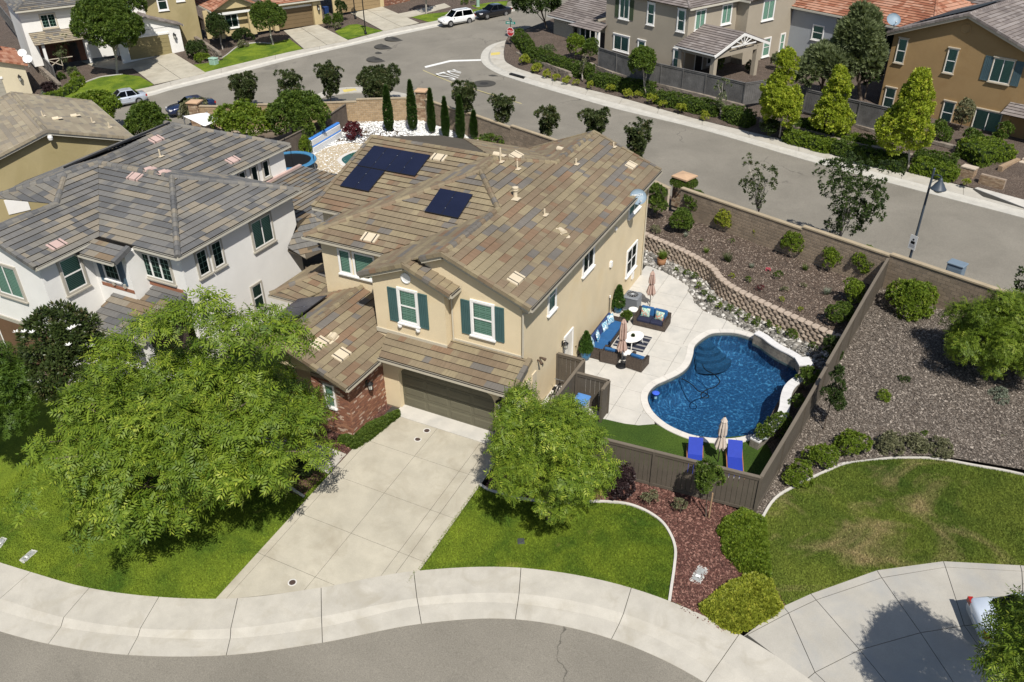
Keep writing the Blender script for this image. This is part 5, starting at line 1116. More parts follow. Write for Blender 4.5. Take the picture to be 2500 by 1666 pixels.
# ---- generic far houses: box volumes with hip or gable roofs
def simple_house(name,label,loc,rz,mats,parts): pass
def gable_roof(house,x0,x1,y0,y1,ze,zr,axis,mats,wts,seed,zf=None,e=.36,w=.34,over=.35,hip0=0,hip1=0,capm=None,single=0,nm='roof'):
    """ridge along axis ('x' or 'y') in the house frame; hip0/hip1 pull the ridge ends in"""
    x0-=over;x1+=over;y0-=over;y1+=over
    if axis=='x':
        ym=(y0+y1)/2;a,b=(x0+hip0,ym,zr),(x1-hip1,ym,zr); pl_=[[(x0,y0,ze),(x1,y0,ze),b,a],[(x1,y1,ze),(x0,y1,ze),a,b]]
        if hip0: pl_.append([(x0,y1,ze),(x0,y0,ze),a])
        if hip1: pl_.append([(x1,y0,ze),(x1,y1,ze),b])
        hips=([((x0,y0,ze),a),((x0,y1,ze),a)] if hip0 else [])+([((x1,y0,ze),b),((x1,y1,ze),b)] if hip1 else []); rk=([] if hip0 else [((x0,y0,ze),a),((x0,y1,ze),a)])+([] if hip1 else [((x1,y0,ze),b),((x1,y1,ze),b)])
    else:
        xm=(x0+x1)/2;a,b=(xm,y0+hip0,zr),(xm,y1-hip1,zr); pl_=[[(x1,y0,ze),(x1,y1,ze),b,a],[(x0,y1,ze),(x0,y0,ze),a,b]]
        if hip0: pl_.append([(x0,y0,ze),(x1,y0,ze),a])
        if hip1: pl_.append([(x1,y1,ze),(x0,y1,ze),b])
        hips=([((x0,y0,ze),a),((x1,y0,ze),a)] if hip0 else [])+([((x0,y1,ze),b),((x1,y1,ze),b)] if hip1 else []); rk=([] if hip0 else [((x0,y0,ze),a),((x1,y0,ze),a)])+([] if hip1 else [((x0,y1,ze),b),((x1,y1,ze),b)])
    r=roof(house,pl_,mats,wts,e=e,w=w,seed=seed,single=single,name=nm)
    j=MB()
    caps(r,a,b,mats,wts,seed=seed)
    for p,q in hips: caps(r,p,q,mats,wts,seed=seed+1)
    for p,q in rk: caps(r,p,q,mats,wts,kind='rake',w=.2,h=.13,seed=seed+2,lift=.05)
    ge=[((x0,y0,ze),(x1,y0,ze),(0,-1)),((x0,y1,ze),(x1,y1,ze),(0,1))] if axis=='x' else [((x1,y0,ze),(x1,y1,ze),(1,0)),((x0,y0,ze),(x0,y1,ze),(-1,0))]
    for p,q,o in ge: 
        mb=MB(); mb.beam(vadd(p,(o[0]*.05,o[1]*.05,-.09)),vadd(q,(o[0]*.05,o[1]*.05,-.09)),.1,.16); mb.build('gutter',WG,house)
    return r
def gable_fill(house,axis,x0,x1,y0,y1,ze,zr,mat):
    if axis=='y':
        for y in (y0,y1): MB().add([(x0,y,ze-.05),(x1,y,ze-.05),((x0+x1)/2,y,zr-.15)],[(0,1,2)]).build('gable_wall',mat,house)
    else:
        for x in (x0,x1): MB().add([(x,y0,ze-.05),(x,y1,ze-.05),(x,(y0+y1)/2,zr-.15)],[(0,1,2)]).build('gable_wall',mat,house)
TANST=M('stucco_tan',(.36,.28,.165),.9,.08,.5,.06,60,.3,90,stain=(.31,.225,.12),stain_sc=.4); GREYST=M('stucco_greige',(.36,.315,.245),.9,.06,.5,.05,60,.3,90); OLIVST=M('stucco_olive',(.36,.30,.16),.9,.08,.5,.06,60,.3,90,stain=(.28,.23,.11),stain_sc=.4); YELST=M('stucco_yellow',(.55,.44,.24),.9,.06,.5); BLUEST=M('stucco_bluegrey',(.36,.385,.41),.9,.05,.5); OCHRE=M('stucco_ochre',(.34,.225,.105),.9,.08,.6,.08,50,.4,60,stain=(.28,.175,.075),stain_sc=.5); CRMST=M('stucco_pale_cream',(.60,.53,.38),.9,.06,.5)
W3=[.4,.35,.25]
# tan gable house at the left edge (only its roof and gable wall show)
TG=thing('gable_house','tan stucco house with sandy tiled gable roof at left edge behind white house','house',(-31.6,7.9,0),math.radians(64))
gable_roof(TG,-4.7,4.7,0,10,4.9,6.5,'y',T_TAN,W3,81,over=.4); wall(TG,[(-4.7,0,-1,4.7,.2,4.95),(-4.7,.2,-1,-4.5,10,4.95),(4.5,.2,-1,4.7,10,4.95)],OLIVST,'wall'); gable_fill(TG,'y',-4.7,4.7,-.002,9.9,4.95,6.5,OLIVST)
fascia(TG,(-5.1,-.38,4.85),(0,-.38,6.45),.2,.05,WG); fascia(TG,(5.1,-.38,4.85),(0,-.38,6.45),.2,.05,WG); MB().lathe([(.13,-.2),(.16,-.05),(.12,.1)],(.1,-.4,6.1),10).build('security_light',TRIM,TG)
MB().box(-3.6,-.05,1.6,-2.3,0,2.6).build('window',TRIM,TG); turtle(TG,1.2,3.,6.15,(1,0)); turtle(TG,2.6,4.5,5.7,(1,0))
for x,y in ((.6,3.6),(3.4,3.),(4.2,2.)): pipe_vent(TG,x,y,6.5-.31*x,.4)
# ---- houses beyond the far street (ground climbs to the right)
GA=math.radians(61.5)
def far_frame(u): return (u[0],u[1],u[2])
def fgarage(house,x0,w,h,y,mat,nm='garage_door',rows=5,trim=TRIM):
    d=MB(); d.box(x0,y-.03,0,x0+w,y-.01,h); g_=d.build(nm,mat,house)
    for r in range(rows): MB().box(x0+.02,y-.06,h*r/rows+.01,x0+w-.02,y-.03,h*(r+1)/rows-.015).build('door_section',mat,g_)
    MB().box(x0-.12,y-.09,h,x0+w+.12,y,h+.22).build('door_head',trim,house)
# white house with olive garage
FW=thing('white_far_house','white two-storey house with olive garage door beyond the far street','house',(-66.01,50.18,-1.55),GA)
GDO=M('door_far_olive',(.27,.225,.11),.7,.05); fgarage(FW,-5.0,4.9,2.35,0.,GDO)
wall(FW,[(-6.0,0,-1,1.4,.2,3.1),(1.2,.2,-1,1.4,9,3.1),(-6.,3.0,0,1.2,3.2,6.2),(1.0,3.2,0,1.2,12,6.2),(-15,3.6,0,-6,3.8,6.2),(-15,3.8,0,-14.8,13,6.2),(-13.9,1.5,0,-13.6,1.8,2.7),(-9.3,1.5,0,-9.,1.8,2.7)],WHITEST,'wall')
gable_roof(FW,-6.0,1.4,0,4,3.2,4.6,'y',T_MAUVE,W3,83,nm='garage_roof'); gable_fill(FW,'y',-6.,1.4,0.02,3.9,3.2,4.6,WHITEST); gable_roof(FW,-15,1.2,3.2,13,6.3,8.3,'x',T_GREY,W_GREY,84,hip0=4,hip1=4)
roof(FW,[[(-14.6,1.2,2.75),(-8.2,1.2,2.75),(-8.2,3.6,3.7),(-14.6,3.6,3.7)]],T_TAN+T_GREY[:1],[.3,.3,.2,.2],seed=85,single=0,name='porch_roof')
window(FW,(-12.9,3.6,4.1),0,1.5,1.4,tw=.12,trim=CREAMT,sash='slide',blind=False,muntin=True); window(FW,(-8.2,3.6,4.3),0,1.2,1.2,tw=.1,trim=CREAMT,sash='slide'); window(FW,(-4.6,3.0,4.4),0,1.7,1.3,tw=.12,trim=CREAMT,sash='slide'); window(FW,(1.2,5,4),PI2,1.2,1.2); 
MB().box(-11.0,3.5,0,-9.9,3.58,2.2).build('front_door',M('door_navy',(.03,.04,.05),.5),FW); MB().box(-14.,3.5,0,-9.2,3.6,2.6).build('porch_back',M('brick_far',(.16,.08,.055),.9,.2,4),FW)
for a,b in (((-13.7,1.6,.15),(-12.3,1.6,.95)),((-13.7,1.6,.95),(-12.3,1.6,.15)),((-13.7,1.6,1.0),(-11.0,1.6,1.0)),((-12.3,1.6,.1),(-12.3,1.6,1.))): MB().beam(a,b,.08,.08).build('porch_rail',CREAMT,FW)
wall_lamp('far_lantern','dark lantern right of the olive garage door beyond far street',tuple(FW.matrix_basis@Vector((.55,0,2.1))),(math.cos(GA-PI2),math.sin(GA-PI2)),1.6)
# cream house with orange roof at far left
FC=thing('cream_far_house','cream house with orange tiled roof and grey garage door at far left','house',(-70.51,32.14,-2.72),GA)
fgarage(FC,-6.2,4.9,2.3,0.,M('door_far_grey',(.32,.30,.25),.7,.05)); wall(FC,[(-7.4,0,-1.5,1.2,.2,3.3),(1.0,.2,-1.5,1.2,9,3.3),(-7.4,4.5,0,-1,4.7,6.5),(-1.2,4.7,0,-1,12,6.5)],CRMST,'wall'); gable_roof(FC,-7.4,1.2,0,8,3.35,4.9,'y',T_RED,W3,87,e=.4,w=.28); gable_fill(FC,'y',-7.4,1.2,.02,7.9,3.35,4.9,CRMST); gable_roof(FC,-8,-1,4.7,12,6.6,8.2,'y',T_RED,W3,88,e=.4,w=.28,nm='upper_roof')
wall_lamp('far_lantern','dark lantern beside grey garage door of cream house at far left',tuple(FC.matrix_basis@Vector((.4,0,2.2))),(math.cos(GA-PI2),math.sin(GA-PI2)),1.5)
# olive-yellow house with terracotta roof
FY=thing('yellow_far_house','yellow stucco house with terracotta roof and brown garage door','house',(-55.85,65.56,-0.36),GA)
fgarage(FY,-5.0,4.9,2.4,.5,M('door_far_brown',(.165,.115,.06),.7,.05)); wall(FY,[(-5.6,.0,0,-5.05,.7,3.1),(-.1,.0,0,1.0,.7,3.1),(-5.6,.5,2.6,1.,.7,3.2),(-14,1.0,0,-5.6,1.2,3.3),(-12.5,.0,0,-12.1,.4,3.0),(-8.8,.0,0,-8.0,.4,3.0),(-20,3.5,-1,-14,3.7,6),(-14.2,3.7,0,-14,14,6)],YELST,'wall'); wall(FY,[(-20,3.45,-1,-14,3.5,6.0)],OLIVST,'side_wall')
wall(FY,[(.8,.7,0,1.0,9,3.2)],YELST,'end_wall')
gable_roof(FY,-6,1.0,.0,9,3.2,4.8,'x',T_RED,W3,90,e=.42,w=.26,hip0=0,hip1=3); gable_roof(FY,-13,-7.5,.0,9,3.4,4.9,'y',T_RED,W3,91,e=.42,w=.26,nm='entry_roof'); gable_fill(FY,'y',-13,-7.5,.1,8.9,3.4,4.9,YELST); gable_roof(FY,-20,-13,2.5,14,6.1,8,'y',T_RED,W3,92,e=.42,w=.26,nm='upper_roof')
window(FY,(-11.4,1.,1.),0,1.5,1.5,tw=.1,blind=False,sash='slide'); window(FY,(-18.4,3.45,3.6),0,1.0,1.9,tw=.12,blind=False); window(FY,(-16.1,3.45,4.4),0,.8,.9,tw=.12,sash='one',blind=False); MB().box(-13,-.05,2.75,-8,.15,3.0).build('porch_beam',TRIM,FY)
wall_lamp('far_lantern','lantern right of the brown garage door of yellow house',tuple(FY.matrix_basis@Vector((.5,0,2.2))),(math.cos(GA-PI2),math.sin(GA-PI2)),1.5)
# house with tan garage and brick entry, cut by the top edge
FB_=thing('brick_entry_house','house with wide tan garage door and brick entry cut by top edge','house',(-52.37,75.8,0.33),GA)
fgarage(FB_,-6.4,6.2,2.4,0.,M('door_far_tan',(.30,.215,.115),.7,.05)); wall(FB_,[(-7.2,0,0,-6.4,.2,3),(-.2,0,0,.4,.2,3),(-7.2,.0,2.4,.4,.2,3),(6,2,0,11,2.2,3),(10.8,2.2,0,11,8,3)],YELST,'wall'); MB().box(.4,0,0,4.5,.8,2.9).build('brick_entry',BR[0],FB_); gable_roof(FB_,-7,4,0,9,3.1,4.8,'x',T_RED,W3,95,e=.42,w=.26); gable_roof(FB_,4,11,2,9,3.1,4.6,'x',T_RED,W3,96,e=.42,w=.26,nm='wing_roof')
bricks(FB_,(.4,-.01,0),(1,0),4.1,2.9,bl=.22,bh=.1,seed=44)
# ---- houses beyond the side street
# greige house: A wall direction, right face direction
AA=math.radians(-25.2)
def on_street(u,z): return u
GH=thing('greige_house','greige two-storey house with covered porch beyond the side street','house',(-3.725,56.805,1.3),AA)
wall(GH,[(-11.3,0,-1.2,0,.2,5.95),(-.2,.2,-1.2,0,7.15,5.95),(0,7.15,-1.2,1.4,7.35,5.95),(1.2,7.35,-1.2,1.4,14.8,5.95),(-11.3,.2,-1,-11.1,14,5.95)],GREYST,'wall'); gable_roof(GH,-11.3,0,0,14.8,5.98,7.9,'y',T_MAUVE,W3,100,hip0=5,hip1=5); gable_roof(GH,-6,1.4,7.2,14.8,5.96,7.4,'x',T_MAUVE,W3,101,hip0=3,hip1=3,nm='rear_roof')
for x,z,w,h,s in ((-9.25,3.75,1.25,1.9,'slide'),(-5.3,3.78,.8,1.85,'hung'),(-1.3,3.78,.8,1.85,'hung'),(-9.85,.5,2.1,1.4,'slide'),(-6.3,.3,.85,1.6,'hung'),(-1.4,.3,.85,1.6,'hung')): window(GH,(x,0,z),0,w,h,tw=.12,sash=s,head=True)
shutter(GH,(-9.95,0,3.7),0,.55,1.95,M('shutter_green',(.06,.085,.045),.7)); shutter(GH,(-7.87,0,3.7),0,.55,1.95,MATS['shutter_green'])
for o in ((0,1.0,3.85),(0,4.9,3.85)): window(GH,o,PI2,1.3,1.7,tw=.12,sash='slide')
for y,z,w,h,s in ((9.5,3.8,1.7,1.75,'slide'),(10.4,.1,1.0,1.7,'hung'),(13.2,.2,.6,1.65,'hung')): window(GH,(1.4,y,z),PI2,w,h,tw=.12,sash=s)
wall(GH,[(4.3,-1.4,-1,4.75,-.95,2.5),(4.3,4.8,-1,4.75,5.25,2.5),(.3,-1.4,-1,.7,-1.,2.5),(4.35,-.95,2.3,4.7,4.8,2.75),(.2,-1.35,2.3,4.3,-1.05,2.7)],GREYST,'porch_post'); roof(GH,[[(.02,-1.6,2.77),(4.9,-1.6,2.77),(4.9,2.38,4.2),(.02,2.38,4.2)],[(.02,6.38,2.77),(.02,2.38,4.2),(4.9,2.38,4.2),(4.9,6.38,2.77)]],T_MAUVE,W3,seed=103,single=0,name='porch_roof')
MB().add([(4.6,-1.3,2.75),(4.6,6.1,2.75),(4.6,2.38,4.05)],[(0,1,2)]).build('porch_gable',GREYST,GH); gutter(GH,(0,-1.6,2.77),(4.9,-1.6,2.77),(0,-1),TRIM)
for a,b in (((4.92,-1.65,2.72),(4.92,2.38,4.16)),((4.92,6.42,2.72),(4.92,2.38,4.16))): fascia(GH,a,b,.24,.06,TRIM,'barge_board')
MB().beam((4.93,.6,3.1),(4.93,4.2,3.1),.06,.12).build('truss_tie',TRIM,GH)
for k in (-.8,-.4,0,.4,.8): MB().beam((4.94,2.38,3.1),(4.94,2.38+k*1.3,4.0-abs(k)*.62),.06,.07).build('truss_web',TRIM,GH)
MB().box(-.02,1.6,-.3,.02,2.6,1.9).build('porch_door',M('porch_door_dark',(.03,.03,.03),.5),GH); MB().box(-.01,1.45,-.3,.01,2.75,2.05).build('door_frame',TRIM,GH); window(GH,(0,3.4,.2),PI2,1.2,1.5,tw=.1,blind=False); MB().box(0,-1.6,-.6,5.2,7,-.28).build('porch_deck',CONC4,GH)
wall(GH,[(-19.6,0,-1.2,-16.4,.2,2.4),(-19.6,.2,-1.2,-19.4,8,2.4),(-16.4,.6,-1.2,-11.3,.8,2.6)],M('siding_beige',(.42,.385,.305),.8,.05),'siding_wall'); sd_=MB()
for k in range(17): sd_.box(-19.65,-.04,-1.+.2*k,-16.4,0,-1.+.2*k+.16)
sd_.build('siding_boards',MATS['siding_beige'],GH,kind='stuff'); roof(GH,[[(-20.2,-.5,2.35),(-14.5,-.5,2.35),(-11.35,2.2,3.5),(-11.35,5.5,4.7),(-20.2,5.5,4.7)]],T_MAUVE,W3,seed=105,single=0,name='wing_roof'); roof(GH,[[(-15.8,-1.3,2.1),(-11.0,-1.3,2.1),(-11.0,.0,2.7),(-14.5,.0,2.7)]],T_MAUVE,W3,seed=106,single=0,name='entry_roof'); window(GH,(-15.8,.6,.1),0,2.4,1.6,tw=.1,sash='triple',blind=False); MB().box(-12.8,.5,-.6,-11.8,.58,1.6).build('entry_door',MATS['porch_door_dark'],GH); MB().box(-11.3,-1.2,-1.,-11.05,-.95,2.1).build('entry_post',TRIM,GH); gutter(GH,(-20.2,-.5,2.35),(-14.5,-.5,2.35),(0,-1),TRIM)
# ochre house at upper right
OA=math.radians(-22.)
o0=(14.71,54.01,1.5)
OH=thing('ochre_house','ochre stucco two-storey gabled house with blue shutters at upper right','house',o0,OA)
wall(OH,[(0,0,-1,11.4,.2,5.7),(0,.2,-1,.2,11,5.7)],OCHRE,'wall'); gable_roof(OH,0,11.4,.0,12.,5.75,8.05,'y',T_MAUVE,W3,110,over=.45); MB().add([(0,.001,5.7),(11.4,.001,5.7),(5.7,.001,7.9)],[(0,1,2)]).build('gable_wall',OCHRE,OH); fascia(OH,(-.45,-.43,5.7),(5.7,-.43,8.0),.25,.06,CREAMT,'barge_board'); fascia(OH,(11.85,-.43,5.7),(5.7,-.43,8.0),.25,.06,CREAMT,'barge_board')
v=MB(); v.lathe([(.4,0),(.4,.05),(.33,.06),(.3,.03)],n=24); vo=v.build('gable_vent',OCHRE,OH,(5.6,0,6.9)); vo.rotation_euler=(PI2,0,0)
for x,z,w,h,s in ((.55,3.44,.72,1.9,'hung'),(4.75,3.4,.75,1.85,'hung'),(8.35,3.4,1.5,1.75,'slide'),(.4,-.4,.85,1.65,'hung'),(5.5,-.6,.85,1.75,'hung'),(8.1,-.8,2.0,1.9,'slide')): window(OH,(x,0,z),0,w,h,tw=.05,sash=s,head=True,trim=CREAMT)
shutter(OH,(7.65,0,3.35),0,.6,1.85,M('shutter_slate',(.07,.12,.14),.7)); shutter(OH,(9.95,0,3.35),0,.6,1.85,MATS['shutter_slate'])
wall(OH,[(10.6,-1.2,-1,11.0,-.8,1.5),(13.2,-1.2,-1,13.8,-.8,1.5),(11.4,0,-1,14,.2,2.4)],OCHRE,'porch_post'); roof(OH,[[(10.4,-1.5,1.5),(14.5,-1.5,1.5),(14.5,0,2.1),(10.4,0,2.1)]],T_MAUVE,W3,seed=112,single=0,name='porch_roof')
pan=MB(); pan.add([(.2,2.2,6.15),(.2,9.,6.15),(4.9,9,7.95),(4.9,2.2,7.95)],[(0,1,2,3)]); pan.build('heater_panel',hb,OH)
roof(OH,[[(-.4,15,6.0),(9,15,6.0),(7,19,8.0),(2,19,8.)]],T_MAUVE,W3,seed=113,single=0,name='rear_roof')
# blue-grey house with red tile roof behind the olive trees
bu=(6.74,67.79,1.5); BH=thing('bluegrey_house','blue-grey house with red tiled roof behind greige house','house',bu,math.radians(-28)); wall(BH,[(-4,0,-2,2,.2,4.2),(1.8,.2,-2,2,6,4.2),(2,5.9,-2,12,6.1,4.2)],BLUEST,'wall'); gable_roof(BH,-6,12,0,12,4.3,6.5,'x',T_RED,W3,115,hip0=0,hip1=4,e=.42,w=.26); window(BH,(-.5,0,1.6),0,1.2,1.3,tw=.1); window(BH,(3.2,5.9,.6),0,2.0,1.9,tw=.1,sash='slide',blind=False)

# ---------------------------------------------------------------- plants
def rvec(r,n):
    v=r.normal(size=(n,3)); return v/np.linalg.norm(v,axis=1,keepdims=True)
def leafquad(base,d,side,L,w,fold=.0):
    """diamond leaf: base point, direction, side vector"""
    b=np.array(base); d=np.array(d);s=np.array(side)
    return np.array([b,b+d*L*.45+s*w/2,b+d*L,b+d*L*.45-s*w/2])
def proto(kind):
    r=np.random.default_rng(42); Q=[]
    if kind=='pinnate':
        for k in range(5):
            a=k*1.257+.3; el=.55 if k<4 else 1.2
            d0=np.array([math.cos(a)*math.cos(el),math.sin(a)*math.cos(el),math.sin(el)]); p=np.zeros(3); sd=np.array([-math.sin(a),math.cos(a),0])
            for i in range(5):
                p=p+d0*.072; d0=d0-np.array([0,0,.17]); d0/=np.linalg.norm(d0)
                for s in (-1,1):
                    dd=d0*.55+sd*s*.8+np.array([0,0,-.22]); dd/=np.linalg.norm(dd); sv=np.cross(dd,[0,0,1.]); sv/=np.linalg.norm(sv)+1e-6; Q.append(leafquad(p,dd,sv,.135,.04))
            sv=np.cross(d0,[0,0,1.]); sv/=np.linalg.norm(sv)+1e-6; Q.append(leafquad(p,d0,sv,.14,.04))
    elif kind in ('oval','small','big'):
        L,w,n={'oval':(.10,.06,16),'small':(.07,.045,16),'big':(.17,.075,14)}[kind]
        for k in range(n):
            a=k*2.4; el=.15+1.1*(k/n); d=np.array([math.cos(a)*math.cos(el),math.sin(a)*math.cos(el),math.sin(el)]); d=d+r.normal(size=3)*.15; d/=np.linalg.norm(d)
            sv=np.cross(d,[0,0,1.]); sv/=np.linalg.norm(sv)+1e-6; sv=sv+np.array([0,0,r.normal()*.4]); sv/=np.linalg.norm(sv); Q.append(leafquad(d*L*.5+np.array([0,0,L*.3*(k/n)]),d,sv,L,w))
    elif kind=='needle':
        for k in range(12):
            a=k*2.4; d=np.array([math.cos(a)*.45,math.sin(a)*.45,.9]); d/=np.linalg.norm(d); sv=np.array([-math.sin(a),math.cos(a),0]); Q.append(leafquad(d*.02*k/3,d,sv,.16,.035))
    elif kind=='blade':
        for k in range(26):
            a=k*2.4; t=.35+.5*r.random(); d=np.array([math.cos(a)*t,math.sin(a)*t,1.]); d/=np.linalg.norm(d); sv=np.array([-math.sin(a),math.cos(a),0]); Q.append(leafquad((0,0,0),d,sv,.7+.3*r.random(),.035))
    return np.array(Q)
PROTO={k:proto(k) for k in ('pinnate','oval','small','big','needle','blade')}
def foliage(P,N,kind,mat,size,parent,seed=0,name='crown',up=.35,szvar=.35):
    r=np.random.default_rng(seed); n=len(P); Q=PROTO[kind]; k=len(Q)
    z=N*(1-up)+np.array([0,0,up]); z/=np.linalg.norm(z,axis=1,keepdims=True)
    x=np.cross(z,r.normal(size=(n,3))); x/=np.linalg.norm(x,axis=1,keepdims=True); y=np.cross(z,x)
    s=(size*(1-szvar+2*szvar*r.random(n)))[:,None,None,None]
    V=(Q[None,:,:,0:1]*x[:,None,None]+Q[None,:,:,1:2]*y[:,None,None]+Q[None,:,:,2:3]*z[:,None,None])*s+P[:,None,None]
    F=np.arange(n*k*4).reshape(-1,4); rn=np.clip(.55*np.repeat(r.random(n),k)+.45*r.random(n*k),0,1)
    return np_mesh(name,V.reshape(-1,3),F,mat,parent,rnd=rn)
def lobes_round(c,r,rz,m,seed,lr=(.3,.46),lo=.35,hi=.74,flat=0.):
    g=np.random.default_rng(seed); d=rvec(g,m); d[:,2]=np.where(d[:,2]<-.55,-d[:,2],d[:,2]); rho=lo+(hi-lo)*g.random(m)**.6
    rho*=1+.16*np.sin(d[:,0]*3.1+seed)*np.sin(d[:,1]*2.7+2*seed)+.14*np.sin(d[:,2]*4+d[:,0]*5+seed); C=np.array(c)+d*rho[:,None]*np.array([r,r,rz]); R_=min(r,rz*1.2)*(lr[0]+(lr[1]-lr[0])*g.random(m)); return C,R_
def lobes_cone(c,r,rz,m,seed,p=.8):
    g=np.random.default_rng(seed); h=g.random(m)**.9; a=g.random(m)*6.283; w=(1-h)**p*.9+.06; rr=r*w*(.3+.55*g.random(m)); z=c[2]-rz*.92+2*rz*.9*h
    return np.stack([c[0]+rr*np.cos(a),c[1]+rr*np.sin(a),z],1), r*(.2+.30*(1-h))*(.8+.4*g.random(m))
def lobes_vase(c,r,rz,m,seed):
    g=np.random.default_rng(seed); h=g.random(m); a=g.random(m)*6.283; w=.25+.75*h; rr=r*w*(.25+.7*g.random(m)); z=c[2]-rz*.8+1.55*rz*h+.2*rz*g.normal(size=m)*.5
    return np.stack([c[0]+rr*np.cos(a),c[1]+rr*np.sin(a),z],1), r*(.13+.16*g.random(m))
def shell(C,R_,dens,seed,zmin=-9,inner=.18):
    """points and outward normals on the outer surface of a union of lobes, plus some inside"""
    g=np.random.default_rng(seed); P=[];N=[]; cen=C.mean(0)
    for i,(c,r) in enumerate(zip(C,R_)):
        n=max(4,int(dens*4*math.pi*r*r)); d=rvec(g,n); rad=r*(.82+.28*g.random(n)); p=c+d*rad[:,None]
        dist=np.linalg.norm(p[:,None]-C[None],axis=2)/(R_[None]*.78); dist[:,i]=9
        out=c-cen; out=out/(np.linalg.norm(out)+1e-6)*.6+np.array([0,0,.75]); keep=((dist.min(1)>1)|(g.random(n)<inner))&(d@out>-.15); keep&=p[:,2]>zmin
        P.append(p[keep]);N.append(d[keep])
    return np.concatenate(P),np.concatenate(N)
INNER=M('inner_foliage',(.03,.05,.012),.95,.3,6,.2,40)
BARKM=M('tree_bark',(.16,.125,.095),.95,.25,4,.2,30,.5,25); BARKW=M('pale_bark',(.42,.38,.33),.9,.15,4,.15,30); STAKE=M('stake_wood',(.36,.24,.14),.9,.15,4)
def trunk(parent,b,c,r0,C,R_,seed,mat=None,nl=8,lean=0.):
    g=random.Random(seed); mb=MB(); b=Vector(b);c=Vector(c); top=b.lerp(c,.62); mid=b.lerp(c,.3)+Vector((g.uniform(-1,1)*r0*1.5,g.uniform(-1,1)*r0*1.5,0))
    mb.tube([tuple(b+Vector((0,0,-.1))),tuple(b+Vector((0,0,.15))),tuple(mid),tuple(top),tuple(c)],[r0*1.45,r0*1.1,r0*.9,r0*.62,r0*.3],9)
    idx=list(range(len(C))); g.shuffle(idx)
    for i in idx[:nl]:
        e=Vector(C[i]); s=b.lerp(c,g.uniform(.28,.7)); m=s.lerp(e,.5)+Vector((0,0,.12*(e-s).length)); mb.tube([tuple(s),tuple(m),tuple(e)],[r0*.42,r0*.3,r0*.1],6)
    return mb.build('trunk',mat or BARKM,parent,smooth=True)
def tree(name,label,cat,tb,kind,mat,m=40,lr=(.3,.46),dens=14,size=1.,shape='round',r0=.1,bark=None,seed=1,group=None,nl=8,up=.35,inner=.2,stake=False,lo=.35,hi=.74,zmin=None,extra=()):
    bx,by,bz,cx,cy,cz,r,rz=tb; t=thing(name,label,cat,(bx,by,bz),group=group)
    k=1/(hi*1.1+lr[1]*.75) if shape=='round' else .85 if shape=='vase' else .9; r*=k; rz*=k; c=(cx-bx,cy-by,cz-bz)
    C,R_=(lobes_round(c,r,rz,m,seed,lr,lo,hi) if shape=='round' else lobes_cone(c,r,rz,m,seed) if shape=='cone' else lobes_vase(c,r,rz,m,seed))
    if extra: C=np.concatenate([np.array([(e[0]-bx,e[1]-by,e[2]-bz) for e,_ in extra]),C]); R_=np.concatenate([np.array([q for _,q in extra]),R_])
    P,N=shell(C,R_,dens,seed,.05 if zmin is None else zmin,inner); foliage(P,N,kind,mat,size,t,seed,up=up)
    trunk(t,(0,0,0),c,r0,C,R_,seed,bark,nl)
    if stake: MB().tube([(.12,.05,-.1),(.12,.05,1.3)],.03,6).build('stake',STAKE,t)
    return t
def shrub(name,label,cat,sb,kind,mat,m=14,dens=40,size=.8,seed=1,group=None,up=.35,lr=(.35,.5),parent=None,stem=True):
    bx,by,bz,cx,cy,cz,r,rz=sb; t=thing(name,label,cat,(bx,by,bz),group=group); r*=.93; rz*=.93; c=(cx-bx,cy-by,cz-bz)
    C,R_=lobes_round(c,r,rz,m,seed,lr,.25,.62); P,N=shell(C,R_,dens,seed,.02,.15); foliage(P,N,kind,mat,size,t,seed,name='foliage',up=up)
    if stem: trunk(t,(0,0,0),c,max(.015,r*.05),C,R_,seed,None,5)
    return t
